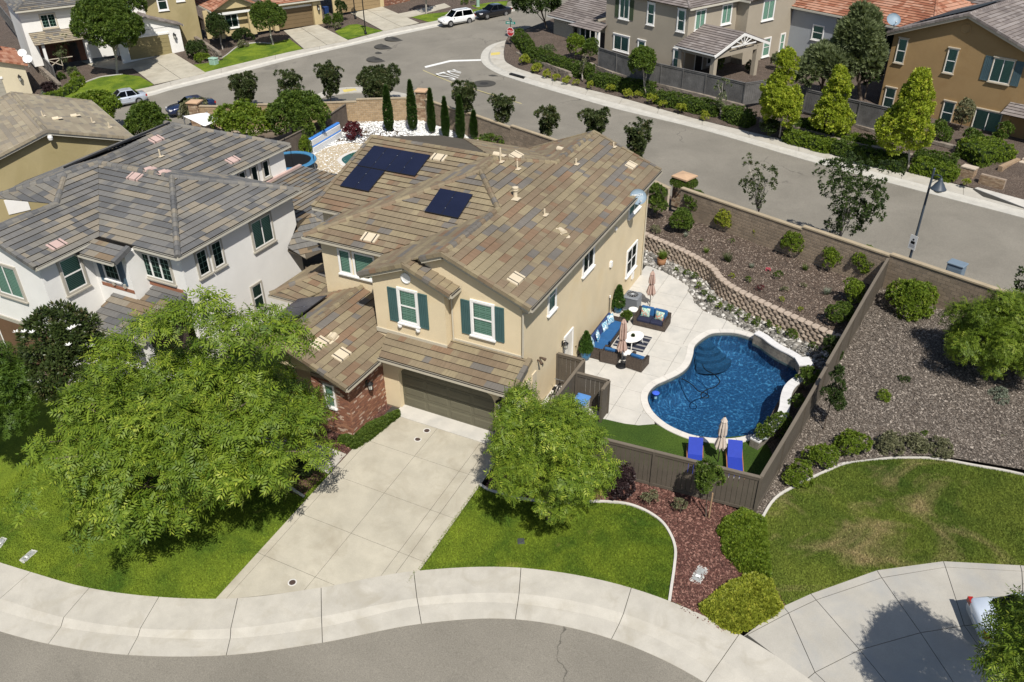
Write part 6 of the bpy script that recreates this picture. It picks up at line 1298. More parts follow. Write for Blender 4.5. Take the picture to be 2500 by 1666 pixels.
def hedge(name,label,P,w,h,kind,mat,dens=60,size=.8,seed=1,zf=T,cat='hedge',group=None,rough=.12):
    """clipped hedge following a polyline"""
    t=thing(name,label,cat,group=group); g=np.random.default_rng(seed); PP=[];NN=[]
    for a,b in zip(P,P[1:]):
        L=math.hypot(b[0]-a[0],b[1]-a[1]); d=np.array([(b[0]-a[0])/L,(b[1]-a[1])/L,0]); s=np.array([-d[1],d[0],0]); per=w+2*h; n=int(dens*L*per)
        u=g.random(n)*L; q=g.random(n)*per
        off=np.where(q<h,-w/2,np.where(q<h+w,q-h-w/2,w/2)); z=np.where(q<h,q,np.where(q<h+w,h,per-q)); nrm=np.where((q<h)[:,None],-s,np.where((q<h+w)[:,None],np.array([0,0,1.]),s))
        p=np.array([a[0],a[1],0])+d*u[:,None]+s*off[:,None]; p[:,2]=z+np.array([zf(x,y) for x,y in p[:,:2]]); bumpy=rough*(np.sin(u*3.1+seed)+np.sin(u*1.3+q*2))
        p=p+nrm*(bumpy*.5+g.normal(size=n)*.03)[:,None]; PP.append(p);NN.append(nrm)
        for e,sg in ((a,-1),(b,1)):
            n2=int(dens*w*h); 
            if n2>2:
                q2=np.array([e[0],e[1],0])+s*((g.random(n2)-.5)*w)[:,None]; q2[:,2]=g.random(n2)*h+zf(e[0],e[1]); PP.append(q2);NN.append(np.tile(d*sg,(n2,1)))
    foliage(np.concatenate(PP),np.concatenate(NN),kind,mat,size,t,seed,name='foliage'); st=MB()
    for a,b in zip(P,P[1:]):
        L=math.hypot(b[0]-a[0],b[1]-a[1])
        for i in range(max(2,int(L/1.))):
            f=(i+.5)/max(2,int(L/1.)); x,y=a[0]+(b[0]-a[0])*f,a[1]+(b[1]-a[1])*f; st.tube([(x,y,zf(x,y)-.05),(x,y,zf(x,y)+h*.8)],[.04,.02],5)
    st.build('stems',BARKM,t)
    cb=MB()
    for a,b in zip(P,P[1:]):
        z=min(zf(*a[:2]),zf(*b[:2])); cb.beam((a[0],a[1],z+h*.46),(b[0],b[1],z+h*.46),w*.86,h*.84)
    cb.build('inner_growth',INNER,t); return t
def carpet(name,label,poly,h,kind,mat,n,size,seed,cat='ground cover',zf=T,dome=1.2):
    """low spreading plant filling an outline"""
    t=thing(name,label,cat); q=scatter(poly,n,seed); g=np.random.default_rng(seed); E=[(poly[i],poly[(i+1)%len(poly)]) for i in range(len(poly))]
    dm=np.full(len(q),9.)
    for a,b in E:
        a=np.array(a[:2]);b=np.array(b[:2]);ab=b-a; tt=np.clip(((q-a)@ab)/(ab@ab),0,1); dm=np.minimum(dm,np.linalg.norm(q-(a+tt[:,None]*ab),axis=1))
    z=np.array([zf(x,y) for x,y in q])+h*np.minimum(1,dm/dome)**.5*(.75+.25*np.sin(q[:,0]*5)*np.sin(q[:,1]*4.3))+g.normal(size=len(q))*.02
    P=np.column_stack([q,z]); N=rvec(g,len(q))*.5+np.array([0,0,.9]); N/=np.linalg.norm(N,axis=1,keepdims=True); foliage(P,N,kind,mat,size,t,seed,name='foliage',up=.2)
    mb=MB(); c=np.mean(np.array([p[:2] for p in poly]),0)
    for k in range(6): mb.tube([(c[0],c[1],zf(*c)),(*q[k*7%len(q)],z[k*7%len(q)]-.05)],.012,4)
    mb.build('stems',BARKM,t); return t
def tuft(name,label,p,h,mat,seed=1,group=None,n=3,cat='plant'):
    t=thing(name,label,cat,p,group=group); g=np.random.default_rng(seed); P=g.normal(size=(n,3))*h*.12; P[:,2]=0; foliage(P,np.tile([0,0,1.],(n,1)),'blade',mat,h,t,seed,name='blades',up=.9); return t
LV_PIST=LEAF('leaf_pistache',(.055,.11,.012),(.185,.255,.024),.32,tip=(.38,.42,.06)); LV_PIST2=LEAF('leaf_pistache_deep',(.035,.075,.012),(.09,.15,.018),.3); LV_MAG=LEAF('leaf_magnolia',(.018,.034,.010),(.055,.075,.02),.12,.3,tip=(.13,.10,.05))
LV_YEL=LEAF('leaf_yellow_green',(.15,.19,.02),(.33,.36,.045),.38,tip=(.48,.44,.07)); LV_MID=LEAF('leaf_mid_green',(.036,.07,.012),(.10,.15,.022),.32,tip=(.18,.23,.04)); LV_DARK=LEAF('leaf_dark',(.018,.034,.010),(.05,.078,.018),.25,tip=(.09,.12,.035))
LV_BRT=LEAF('leaf_bright',(.065,.115,.012),(.17,.235,.024),.35,tip=(.30,.34,.05)); LV_MYRT=LEAF('leaf_myrtle',(.026,.042,.014),(.068,.088,.028),.26,tip=(.13,.10,.05)); LV_PURP=LEAF('leaf_purple',(.016,.010,.011),(.04,.024,.025),.12,.4,tip=(.07,.04,.04)); LV_RED=LEAF('leaf_maroon',(.05,.010,.013),(.13,.028,.034),.25,tip=(.2,.06,.06))
LV_OLIVE=LEAF('leaf_olive',(.065,.085,.038),(.15,.18,.08),.25,tip=(.24,.27,.14)); LV_LIQ=LEAF('leaf_sweetgum',(.13,.18,.015),(.32,.38,.035),.36,tip=(.52,.47,.07)); LV_CYP=LEAF('leaf_cypress',(.02,.05,.010),(.05,.10,.015),.15,tip=(.09,.15,.03)); LV_GREY=LEAF('leaf_sage',(.09,.095,.05),(.185,.185,.10),.2,tip=(.27,.27,.16)); LV_BLUE=LEAF('leaf_bluegrey',(.10,.12,.09),(.22,.25,.19),.2,tip=(.34,.37,.29))
# big trees
tree('shade_tree','large bright green shade tree spreading over the left front lawn','tree',(-4.87,-8.99,-0.59,-4.01,-8.56,3.36,5.55,3.0),'pinnate',LV_PIST,m=330,lr=(.07,.15),dens=9,size=1.35,r0=.19,seed=2,nl=80,lo=.45,hi=.98,inner=.04,extra=[((-4.75,-7.0,7.45),.55),((-5.03,-7.0,6.89),.6),((-2.87,-7.0,8.34),.5),((-2.95,-7.0,7.71),.65),((-2.57,-7.0,7.28),.7),((-0.07,-7.0,8.6),.35),((-1.25,-7.0,7.9),.55),((-6.76,-7.0,6.23),.6),((0.52,-7.0,7.95),.6),((-8.49,-7.5,4.97),.7),((-13.55,-9.0,-3.59),.5),((-14.57,-9.0,-4.27),.4)])
tree('shade_tree','round bright green tree between driveway and middle lawn','tree',(9.09,-3.43,-0.21,8.98,-3.49,3.14,2.56,2.46),'pinnate',LV_PIST,m=150,lr=(.10,.2),dens=18,size=.95,r0=.1,seed=3,nl=30,lo=.42,hi=.95,inner=.04)
tree('magnolia_tree','dark glossy magnolia with white flowers beside the white house','tree',(-13.51,-7.94,-0.52,-12.21,-7.29,3.5,1.87,3.04),'big',LV_MAG,m=50,lr=(.26,.4),dens=18,size=1.,r0=.09,seed=4,nl=12)
tree('shade_tree','green tree cut off by left edge beside the magnolia','tree',(-14.89,-10.72,-0.72,-13.77,-10.16,3.04,2.16,2.19),'pinnate',LV_PIST2,m=90,lr=(.13,.22),dens=14,size=1.1,r0=.13,seed=5,nl=10)
tree('shade_tree','feathery yellow-green tree on the gravel near the block wall','tree',(25.38,14.14,0.4,24.66,13.78,2.77,3.11,2.03),'pinnate',LV_BRT,m=100,lr=(.13,.22),dens=17,size=.9,r0=.12,seed=6,nl=14)
tree('shade_tree','green tree at lower right corner overhanging the white car','tree',(27.53,-5.72,-0.37,25.46,-6.75,4.76,2.25,1.99),'pinnate',LV_PIST,m=90,lr=(.13,.22),dens=16,size=.9,r0=.12,seed=7,nl=10)
tree('young_tree','small staked tree in red mulch in front of the board fence','tree',(14.62,-0.81,-0.02,14.53,-0.86,2.01,0.58,0.97),'oval',LV_MID,m=26,lr=(.3,.45),dens=60,size=.75,r0=.025,seed=8,nl=6,stake=True,shape='round')
tree('young_tree','slender dark young tree on gravel beside the long fence','tree',(17.87,6.59,0.1,17.91,6.61,2.54,0.54,1.14),'oval',LV_DARK,m=26,dens=55,size=.85,r0=.03,seed=9,nl=6,shape='cone')
WF=M('white_petal',(.75,.74,.70),.6,.05)
fl_=MB(); g=random.Random(5)
mt_=(-13.51,-7.94,-0.52,-12.21,-7.29,3.5,1.87,3.04)
for k in range(16):
    a=g.uniform(0,6.28); e=g.uniform(-.1,.9); x,y,z=(mt_[3]+mt_[6]*.97*math.cos(a)*math.cos(e),mt_[4]+mt_[6]*.97*math.sin(a)*math.cos(e),mt_[5]+mt_[7]*.97*math.sin(e))
    if -math.sin(a)*.8+math.cos(a)*.5<-.2: continue
    for j in range(6): b=j*1.05; fl_.add([(x,y,z),(x+.09*math.cos(b-.4),y+.09*math.sin(b-.4),z+.05),(x+.15*math.cos(b),y+.15*math.sin(b),z+.09),(x+.09*math.cos(b+.4),y+.09*math.sin(b+.4),z+.05)],[(0,1,2,3)])
mg=[o for o in bpy.data.objects if o.name.startswith('magnolia')][0]; fo=fl_.build('flowers',WF,mg); fo.location=(-mt_[0],-mt_[1],-mt_[2])
# shrubs: (name,label,cat,box,kind,mat,size,dens,seed)
SH=[('shrub','rounded yellow-green shrub against block wall right of the board fence','shrub',(20.34,17.51,0.75,20.34,17.51,1.69,1.32,1.1),'oval',LV_BRT,1.0,40),
('shrub','pale yellow-green oval shrub nearest the ivy pillar along block wall','shrub',(8.95,23.31,0.9,8.95,23.31,1.69,0.6,0.93),'small',LV_YEL,1.,60),('shrub','narrow yellow oval shrub second from the ivy pillar','shrub',(11.2,22.88,0.9,11.2,22.88,1.59,0.46,0.81),'small',LV_YEL,1.,60),('shrub','yellow-green shrub third along the planter block wall','shrub',(13.38,21.68,0.9,13.38,21.68,1.69,0.8,0.93),'small',LV_BRT,1.,60),('shrub','bright green rounded shrub fourth along the planter block wall','shrub',(15.81,20.68,0.9,15.81,20.68,1.65,0.68,0.89),'small',LV_BRT,1.,60),
('shrub','upright green shrub in planter corner by the fence','shrub',(17.58,20.5,0.9,17.58,20.5,1.83,0.85,1.09),'small',LV_BRT,1.,60),('shrub','green shrub against the fence below the planter corner','shrub',(17.4,17.18,0.9,17.4,17.18,1.58,0.7,0.81),'small',LV_BRT,1.,60),('shrub','lowest green shrub against the fence at end of retaining wall','shrub',(17.1,14.84,0.9,17.1,14.84,1.47,0.73,0.67),'small',LV_MID,1.,60),
('shrub','tall dark green shrub beside the house back corner','shrub',(4.61,23.24,0.9,4.61,23.24,2.23,0.66,1.57),'oval',LV_MID,1.,45),('shrub','dense rounded green bush in front of the ivy pillar','shrub',(6.53,22.09,0.9,6.53,22.09,1.72,0.75,0.97),'oval',LV_MID,1.,50),('shrub','upright green shrub right of the ivy pillar','shrub',(6.66,24.56,0.9,6.66,24.56,1.84,0.74,1.1),'oval',LV_MID,1.,50),('shrub','low dry brown-green shrub below dark bush at house corner','shrub',(5.17,21.31,0.9,5.17,21.31,1.15,0.36,0.3),'small',LV_GREY,.8,60),
('boxwood_mound','bright green groundcover mound nearest the fence corner','shrub',(17.5,2.87,-0.0,17.5,2.87,0.4,0.83,0.46),'small',LV_BRT,.9,75),('boxwood_mound','bright green groundcover mound in middle of the three by gravel','shrub',(18.06,4.27,-0.0,18.06,4.27,0.48,0.8,0.56),'small',LV_BRT,.9,75),('boxwood_mound','yellow-green groundcover mound highest of the three by gravel','shrub',(19.16,5.63,-0.0,19.16,5.63,0.46,0.9,0.54),'small',LV_BRT,.9,75),
('sage_shrub','grey-green rounded shrub left of three along lawn edging','shrub',(20.66,6.35,-0.0,20.66,6.35,0.46,0.62,0.54),'small',LV_GREY,.9,70),('sage_shrub','grey-green rounded shrub middle of three along lawn edging','shrub',(21.6,6.94,-0.0,21.6,6.94,0.37,0.51,0.44),'small',LV_GREY,.9,70),('sage_shrub','grey-green rounded shrub right of three along lawn edging','shrub',(22.58,7.16,-0.0,22.58,7.16,0.36,0.61,0.43),'small',LV_GREY,.9,70),
('small_shrub','tiny green shrub behind the grey-green shrubs','shrub',(21.84,8.04,0.1,21.84,8.04,0.23,0.27,0.15),'small',LV_MID,.8,90),('small_shrub','small yellow-green shrub alone on the gravel','shrub',(19.95,9.74,0.25,19.95,9.74,0.53,0.34,0.33),'small',LV_BRT,.8,90),('small_shrub','dark small shrub in the tree shade on gravel','shrub',(20.59,11.43,0.3,20.59,11.43,0.52,0.35,0.26),'small',LV_DARK,.8,90),('small_shrub','dry small shrub on gravel near right edge above the lawn','shrub',(24.76,9.19,0.1,24.76,9.19,0.26,0.36,0.18),'small',LV_GREY,.8,90),('small_shrub','small dry tuft shrub on gravel close to right lawn edging','shrub',(24.59,8.07,0.05,24.59,8.07,0.12,0.28,0.09),'small',LV_GREY,.8,90),('small_shrub','pale blue-grey shrub in deep shade under gravel tree','shrub',(24.6,11.78,0.2,24.6,11.78,0.58,0.65,0.45),'small',LV_BLUE,.8,60),
('purple_bush','dark purple rounded bush between round tree and fence','shrub',(11.12,-1.08,-0.04,11.12,-1.08,0.64,0.76,0.8),'small',LV_PURP,1.,60),('shrub','dark green bush under the round tree','shrub',(9.88,-1.72,-0.09,9.88,-1.72,0.11,0.58,0.24),'small',LV_DARK,1.,55),('small_shrub','reddish green low shrub in mulch left of staked tree','shrub',(12.41,-1.05,-0.04,12.41,-1.05,0.24,0.41,0.33),'small',LV_GREY,.8,60),('small_shrub','pale green arching shrub in mulch beside staked tree','shrub',(13.66,-0.99,-0.03,13.66,-0.99,0.31,0.37,0.4),'small',LV_GREY,.8,50),
('shrub','dark clipped bush under the large tree beside driveway','shrub',(-1.48,-5.75,-0.37,-1.48,-5.75,0.11,0.67,0.57),'small',LV_DARK,1.,60),
('shrub','leafy upright shrub behind the pool seat wall','shrub',(16.58,9.51,0.0,16.58,9.51,0.7,0.5,0.83),'oval',LV_MID,.9,50),('shrub','dark leafy shrub between rock bed end and fence','shrub',(17.21,11.9,0.1,17.21,11.9,1.11,0.52,1.18),'oval',LV_DARK,.9,45),('shrub','low green shrub between seat wall and fence','shrub',(16.45,7.66,0.0,16.45,7.66,0.49,0.37,0.57),'small',LV_MID,.9,60),('shrub','trailing green plant over the end of pool seat wall','shrub',(16.11,5.52,0.0,16.11,5.52,0.52,0.63,0.62),'small',LV_MID,.9,50),
('maple_bush','maroon japanese maple bush on the white stones','shrub',(-24.24,29.84,-0.0,-24.24,29.84,0.71,0.88,0.84),'small',LV_RED,1.2,55),('shrub','large loose green shrub behind main roof by the block wall','shrub',(-12.58,32.67,-0.0,-12.58,32.67,0.5,2.64,0.59),'oval',LV_MID,1.3,22),('citrus_bush','bright yellow-green bush behind the trampoline','shrub',(-25.92,25.47,-0.0,-25.92,25.47,0.64,0.85,0.75),'oval',LV_BRT,1.,35)]
for i,(nm,lb,ct,bx,kd,mt,sz,dn) in enumerate(SH): shrub(nm,lb,ct,bx,kd,mt,m=16 if bx[6]>.5 else 9,dens=dn,size=sz,seed=50+i)
for i,b in enumerate([(7.53,18.37,-0.0,7.53,18.37,0.22,0.18,0.26),(8.2,18.19,-0.0,8.2,18.19,0.2,0.22,0.23),(8.72,17.84,-0.0,8.72,17.84,0.25,0.24,0.3),(9.31,16.91,-0.0,9.31,16.91,0.23,0.21,0.27),(9.78,16.18,-0.0,9.78,16.18,0.24,0.2,0.28),(10.34,15.66,-0.0,10.34,15.66,0.33,0.24,0.38),(10.95,15.17,-0.0,10.95,15.17,0.25,0.18,0.29),(11.56,15.05,-0.0,11.56,15.05,0.28,0.24,0.34),(12.08,14.88,-0.0,12.08,14.88,0.25,0.18,0.29),(12.6,14.52,-0.0,12.6,14.52,0.25,0.19,0.3),(13.15,14.32,-0.0,13.15,14.32,0.25,0.3,0.3),(13.79,14.31,-0.0,13.79,14.31,0.23,0.22,0.27),(14.34,14.07,-0.0,14.34,14.07,0.27,0.2,0.32),(15.11,13.84,-0.0,15.11,13.84,0.29,0.33,0.34),(16.25,13.07,-0.0,16.25,13.07,0.27,0.27,0.31)]):
    shrub('small_shrub','%s small green shrub from the terracotta pot along foot of retaining wall'%('first second third fourth fifth sixth seventh eighth ninth tenth eleventh twelfth thirteenth fourteenth fifteenth'.split()[i]),'shrub',b,'small',LV_MID if i%3 else LV_BRT,m=7,dens=90,size=.75,seed=120+i,group='shrubs along the retaining wall')
# planter perennials
for i,(u,lb,h,mt) in enumerate([((7.09,21.43,0.9),'pale striped grass clump nearest the dense bush in planter',.4,LV_BLUE),((8.12,21.27,0.9),'small grassy clump below first yellow shrub in planter',.3,LV_GREY),((8.81,19.87,0.9),'upright green strap-leaved plant at planter left',.4,LV_BRT),((10.26,19.25,0.9),'wide dark strap-leaved clump in middle of planter',.62,LV_DARK),((11.69,19.07,0.9),'pale grass clump in planter centre',.4,LV_BLUE),((14.54,20.03,0.9),'bushy sage-green clump near fourth wall shrub',.4,LV_MID),((16.1,17.71,0.9),'tall silvery grass clump at planter right',.5,LV_BLUE)]): tuft('grass_clump',lb,u,h,mt,200+i,n=5)
for i,(b,lb,mt) in enumerate([((10.94,17.31,0.9,10.94,17.31,1.05,0.21,0.18),'tiny yellow-leaved plant left in planter mulch',LV_YEL),((11.9,17.24,0.9,11.9,17.24,1.07,0.23,0.2),'tiny green plant below planter centre',LV_MID),((12.75,16.5,0.9,12.75,16.5,1.09,0.23,0.23),'tiny reddish-brown plant above retaining wall',LV_RED),((13.35,18.43,0.9,13.35,18.43,1.12,0.37,0.26),'low spreading green plant beside pink flower',LV_MID),((13.96,17.02,0.9,13.96,17.02,1.04,0.22,0.17),'small olive plant right of the reddish one',LV_GREY),((14.08,15.86,0.9,14.08,15.86,1.05,0.18,0.18),'bright lime tuft above the retaining wall',LV_YEL),((15.14,15.3,0.9,15.14,15.3,1.0,0.21,0.11),'small yellow plant near right end of planter',LV_YEL),((14.8,17.95,0.9,14.8,17.95,1.03,0.25,0.16),'small brown-green plant at planter right centre',LV_GREY),((9.81,21.89,0.9,9.81,21.89,1.02,0.24,0.14),'tiny green seedling between first two wall shrubs',LV_MID)]): shrub('perennial',lb,'plant',b,'small',mt,m=6,dens=120,size=.6,seed=220+i,stem=False)
shrub('pink_flower','small bright pink flower cluster in planter mulch','flower',(12.64,19.09,0.9,12.64,19.09,0.99,0.2,0.1),'small',LEAF('petal_pink',(.5,.06,.10),(.65,.12,.18),.2),m=5,dens=150,size=.6,seed=240,stem=False)
# ground covers
gc=lambda L:[(1700+a/2.94125,1133+b/2.94125) for a,b in L]
carpet('ground_cover','broad glossy green groundcover patch between mulch and patchy lawn',p2([(15.83,0.16,0.0),(16.68,0.02,0.0),(17.02,-1.04,-0.04),(17.52,-2.72,-0.16),(17.04,-2.68,-0.15),(16.62,-2.87,-0.17),(15.76,-2.28,-0.12),(15.49,-1.58,-0.08),(15.26,-1.38,-0.06),(15.34,-0.73,-0.02)]),.4,'oval',LV_BRT,2600,.9,301)
carpet('ground_cover','yellow-green groundcover patch beside the neighbour driveway and pavement',p2([(15.59,-4.99,-0.31),(16.25,-3.56,-0.21),(17.0,-2.76,-0.16),(17.58,-2.83,-0.16),(18.19,-3.8,-0.23),(18.02,-4.19,-0.26),(17.07,-5.41,-0.34),(16.33,-5.38,-0.34)]),.35,'oval',LV_YEL,2600,.85,302)
carpet('ground_cover','strip of glossy ivy between brick pier and driveway',p2([(-0.03,-0.26,0.0),(0.28,-0.58,-0.01),(-0.1,-2.57,-0.14),(-0.35,-3.25,-0.19),(-1.31,-3.21,-0.19),(-1.53,-2.85,-0.16),(-1.0,-2.53,-0.14),(-0.77,-1.62,-0.08)]),.22,'small',LV_MID,2600,.85,303)
carpet('ivy','ivy spreading over the cap of planter pillar','ivy',.1,'small',LV_MID,1,.8,304) if False else None
iv=thing('ivy','green ivy growing over the top of the planter pillar','ivy',(5.3,26.5,2.6)); g_=np.random.default_rng(3); d_=rvec(g_,700); d_[:,2]=abs(d_[:,2])*.5-.35; P_=d_*np.array([.85,.85,.8]); P_=P_[(np.abs(P_[:,0])>.45)|(np.abs(P_[:,1])>.45)|(P_[:,2]<.1)]; foliage(P_,P_/np.linalg.norm(P_,axis=1,keepdims=True),'small',LV_MID,.9,iv,3,name='foliage')
# cypresses on the white stones
for i,(u0,v0,u1,v1) in enumerate([(939,212,961,325),(994,199,1019,323),(1045,218,1064,330),(1079,238,1098,343),(1114,235,1136,349),(1149,272,1167,337)]):
    pass
CY=[((-22.51,32.79,0.0,-22.39,32.85,1.91,0.42,2.06),'first'),((-20.75,33.83,0.0,-20.68,33.86,2.11,0.44,2.26),'second'),((-18.92,33.96,0.0,-18.83,34.0,1.85,0.33,2.03),'third'),((-17.14,33.28,0.0,-17.07,33.31,1.7,0.32,1.88),'fourth'),((-15.7,33.26,0.0,-15.63,33.3,1.85,0.37,2.02),'fifth'),((-14.81,34.0,0.0,-14.77,34.02,1.18,0.31,1.31),'sixth')]
for i,(b,w_) in enumerate(CY):
    bx,by,bz,cx,cy,cz,r,rz=b; H=2*(cz-bz); t=thing('cypress_tree',w_+' narrow italian cypress from the left on white stones','tree',(bx,by,bz),group='cypresses on the white stones'); g_=np.random.default_rng(400+i); n=1500; h=g_.random(n); a=g_.random(n)*6.283; w_r=r*.78*np.minimum(1,(1-h)*1.9)**.75*np.minimum(1,.55+h*3)*(.85+.25*g_.random(n))
    P_=np.stack([w_r*np.cos(a),w_r*np.sin(a),.1+h*(H-.1)],1); N_=np.stack([np.cos(a)*.35,np.sin(a)*.35,np.ones(n)],1); N_/=np.linalg.norm(N_,axis=1,keepdims=True); foliage(P_,N_,'needle',LV_CYP,1.0,t,i,up=.2); MB().tube([(0,0,-.1),(0,0,H*.8)],[.07,.02],6).build('trunk',BARKM,t)
# trees in the side-street verge and along the far street
TR=[('round dark green tree in verge behind solar panels','vase',(-16.15,34.76,0.0,-16.1,34.78,3.2,1.31,1.13),LV_MYRT),('dark bushy tree in verge second behind the roof','vase',(-12.09,33.82,0.0,-12.01,33.86,3.07,1.02,1.17),LV_MYRT),('dark spreading tree in verge third behind the roof ridge','vase',(-7.46,32.8,0.0,-7.51,32.78,2.9,1.1,1.1),LV_MYRT),('dark multi-stemmed tree behind the roof peak','vase',(-3.65,33.06,0.0,-3.73,33.02,3.08,1.28,1.23),LV_MYRT),('tall ragged dark tree behind right end of roof','vase',(0.27,32.05,0.0,0.08,31.96,2.8,1.28,1.53),LV_MYRT),
('dark crape myrtle in front of far street left of golden wall','vase',(-41.64,35.75,-1.63,-41.44,35.85,0.79,1.7,1.46),LV_MYRT),('tall reddish crape myrtle behind the sail shade','vase',(-29.78,28.75,-0.07,-29.43,28.92,3.35,1.34,2.36),LV_MYRT),('dark crape myrtle above golden wall left part','vase',(-33.57,38.85,-0.95,-33.29,38.99,1.7,1.45,1.54),LV_MYRT),('wide dark crape myrtle above golden wall beside pillar','vase',(-28.14,39.03,-0.31,-27.9,39.15,1.77,2.62,1.24),LV_MYRT)]
for i,(lb,sh,b,mt) in enumerate(TR): tree('street_tree',lb,'tree',b,'oval',mt,m=52,dens=20,size=1.7,shape=sh,r0=.05,seed=320+i,nl=12,group='crape myrtles along the walls')
TR2=[('sparse spreading tree in verge right of planter pillar','vase',(10.64,25.82,0.3,10.24,25.62,3.34,1.55,1.77),LV_MYRT,26,9),('wide dark tree in verge leaning over block wall','vase',(15.65,23.08,0.3,16.02,23.26,4.44,2.91,2.32),LV_DARK,44,8),('dark tree at right edge behind block wall','vase',(26.15,22.2,0.4,25.67,21.96,2.05,0.98,1.11),LV_DARK,20,14)]
for i,(lb,sh,b,mt,m_,dn) in enumerate(TR2): tree('verge_tree',lb,'tree',b,'oval',mt,m=m_,dens=dn,size=1.35,shape=sh,r0=.06,seed=340+i,nl=16,bark=BARKW)
TR3=[('bright green tree behind tan gable roof at left','round',(-52.06,26.36,-2.49,-51.36,26.71,-0.02,2.51,1.77),LV_BRT,'oval',16,1.9),('round olive-green bush tree between gable roof and dark car','round',(-45.69,26.69,-2.27,-45.3,26.89,-0.46,2.05,1.54),LV_MID,'oval',18,1.9),('loose pale tree in front of the stone pillar and dark car','round',(-43.43,30.28,-2.0,-43.01,30.49,-0.33,1.64,1.13),LV_GREY,'oval',10,1.7),('bright green tree beside the white shade sail','round',(-31.48,24.26,-0.03,-30.87,24.56,2.25,3.09,1.45),LV_BRT,'oval',14,1.9),('big dark green bush with white flowers left of golden wall','round',(-28.0,26.84,0.0,-27.56,27.06,2.37,2.62,2.01),LV_MID,'oval',13,1.9)]
for i,(lb,sh,b,mt,kd,dn,sz) in enumerate(TR3): tree('yard_tree',lb,'tree',b,kd,mt,m=40,lr=(.26,.4),dens=dn,size=sz,shape=sh,r0=.09,seed=360+i,nl=8)

# ---------------------------------------------------------------- streets behind, far lots
sheet('side_road',[(60,WX(60)+.3),(4,WX(4)+.3),(-21.3,37.2),(-29.5,32.7),(-40,28.7),(-62,8),(-90,-12),(-140,0),(-140,150),(70,150)],-.10,ASPH,grid=8)
sheet('verge',[(60,WX(60)+.1),(60,WX(60)+3.4),(-20,WX(-20)+4.2),(-20.8,37.2),(4,WX(4)+.1)],.05,BARK,grid=6)
KERB=M('kerb_concrete',(.47,.45,.40),.85,.1,1.5,.06,30)
def walk_strip(name,AE,BE,step,zt=.06,zg=-.075,split=.62,nsub=4):
    w_=struct(name); A=catmull([p[:2] for p in AE],nsub);B=catmull([p[:2] for p in BE],nsub)
    sheet('slab_bed',A+B[::-1],-.12,BED,w_,grid=6)
    d=0;cut=[0]
    for i in range(1,len(A)):
        d+=math.hypot(B[i][0]-B[i-1][0],B[i][1]-B[i-1][1])
        if d>step: cut.append(i);d=0
    if cut[-1]!=len(A)-1: cut.append(len(A)-1)
    for a,b in zip(cut,cut[1:]):
        a_=A[a:b+1];b_=B[a:b+1]; m_=[(b_[k][0]+(a_[k][0]-b_[k][0])*split,b_[k][1]+(a_[k][1]-b_[k][1])*split) for k in range(len(a_))]; k_=[(b_[k][0]+(a_[k][0]-b_[k][0])*(split+.06),b_[k][1]+(a_[k][1]-b_[k][1])*(split+.06)) for k in range(len(a_))]
        pl_=inset(b_+m_[::-1],.012)
        if len(pl_)>2: slab('walk_panel',pl_,zt,CONC,w_,.15)
        n=len(a_); mb=MB(); mb.add([(*p,T(*p)+zt-.002) for p in m_]+[(*p,T(*p)+zg) for p in k_]+[(*p,T(*p)+zg+.012) for p in a_]+[(*p,T(*p)-.3) for p in a_],[f for k in range(n-1) for f in ((k,n+k,n+k+1,k+1),(n+k,2*n+k,2*n+k+1,n+k+1),(2*n+k,3*n+k,3*n+k+1,2*n+k+1))]); mb.build('gutter_panel',KERB,w_)
    return w_
AE_B=[(-23.97,70.46,0.89),(-25.83,67.5,0.67),(-26.91,65.83,0.54),(-27.66,64.96,0.47),(-28.5,63.04,0.33),(-28.33,60.9,0.21),(-27.58,58.82,0.12),(-26.57,57.04,0.04),(-25.04,55.3,-0.01),(-22.56,53.41,-0.02),(-20.51,52.39,-0.01),(-17.5,51.07,-0.0),(-12.15,49.0,0.0),(-6.96,47.09,0.0),(1.69,44.67,0.0),(10.45,41.15,0.0),(18.23,38.43,0.0),(26.13,35.93,0.0),(30.71,34.27,0.0)]; BE_B=[(-22.59,68.58,0.83),(-24.89,66.64,0.65),(-25.9,65.19,0.53),(-26.32,64.75,0.49),(-26.25,63.23,0.41),(-25.92,61.64,0.33),(-25.34,60.19,0.26),(-24.5,58.55,0.17),(-23.65,57.26,0.11),(-22.6,56.37,0.08),(-21.26,55.45,0.06),(-19.15,54.55,0.03),(-12.98,51.98,0.0),(-7.58,50.18,0.0),(1.11,46.72,0.0),(9.89,44.23,0.0),(17.97,41.34,0.0),(26.17,38.67,0.0),(30.93,37.09,0.0)]
walk_strip('side_walk',AE_B,BE_B,4.)
AE_A=[(-62.76,26.6,-2.8),(-61.61,29.12,-2.62),(-59.24,32.83,-2.34),(-56.21,36.85,-2.01),(-55.3,39.44,-1.84),(-52.77,44.31,-1.48),(-49.14,52.25,-0.92),(-45.83,57.96,-0.49),(-42.42,63.8,-0.05),(-39.31,68.49,0.31),(-36.14,73.15,0.68),(-32.68,78.04,1.06),(-30.26,81.79,1.35)]; BE_A=[(-65.3,27.8,-2.81),(-64.41,30.85,-2.61),(-61.79,34.49,-2.32),(-58.59,38.69,-1.98),(-57.41,41.16,-1.8),(-55.04,46.77,-1.41),(-50.95,54.5,-0.84),(-47.15,59.79,-0.43),(-44.58,65.41,-0.03),(-41.08,70.1,0.35),(-37.72,74.92,0.73),(-34.12,79.73,1.11),(-31.59,83.35,1.4)]
walk_strip('far_walk',AE_A,BE_A,5.)
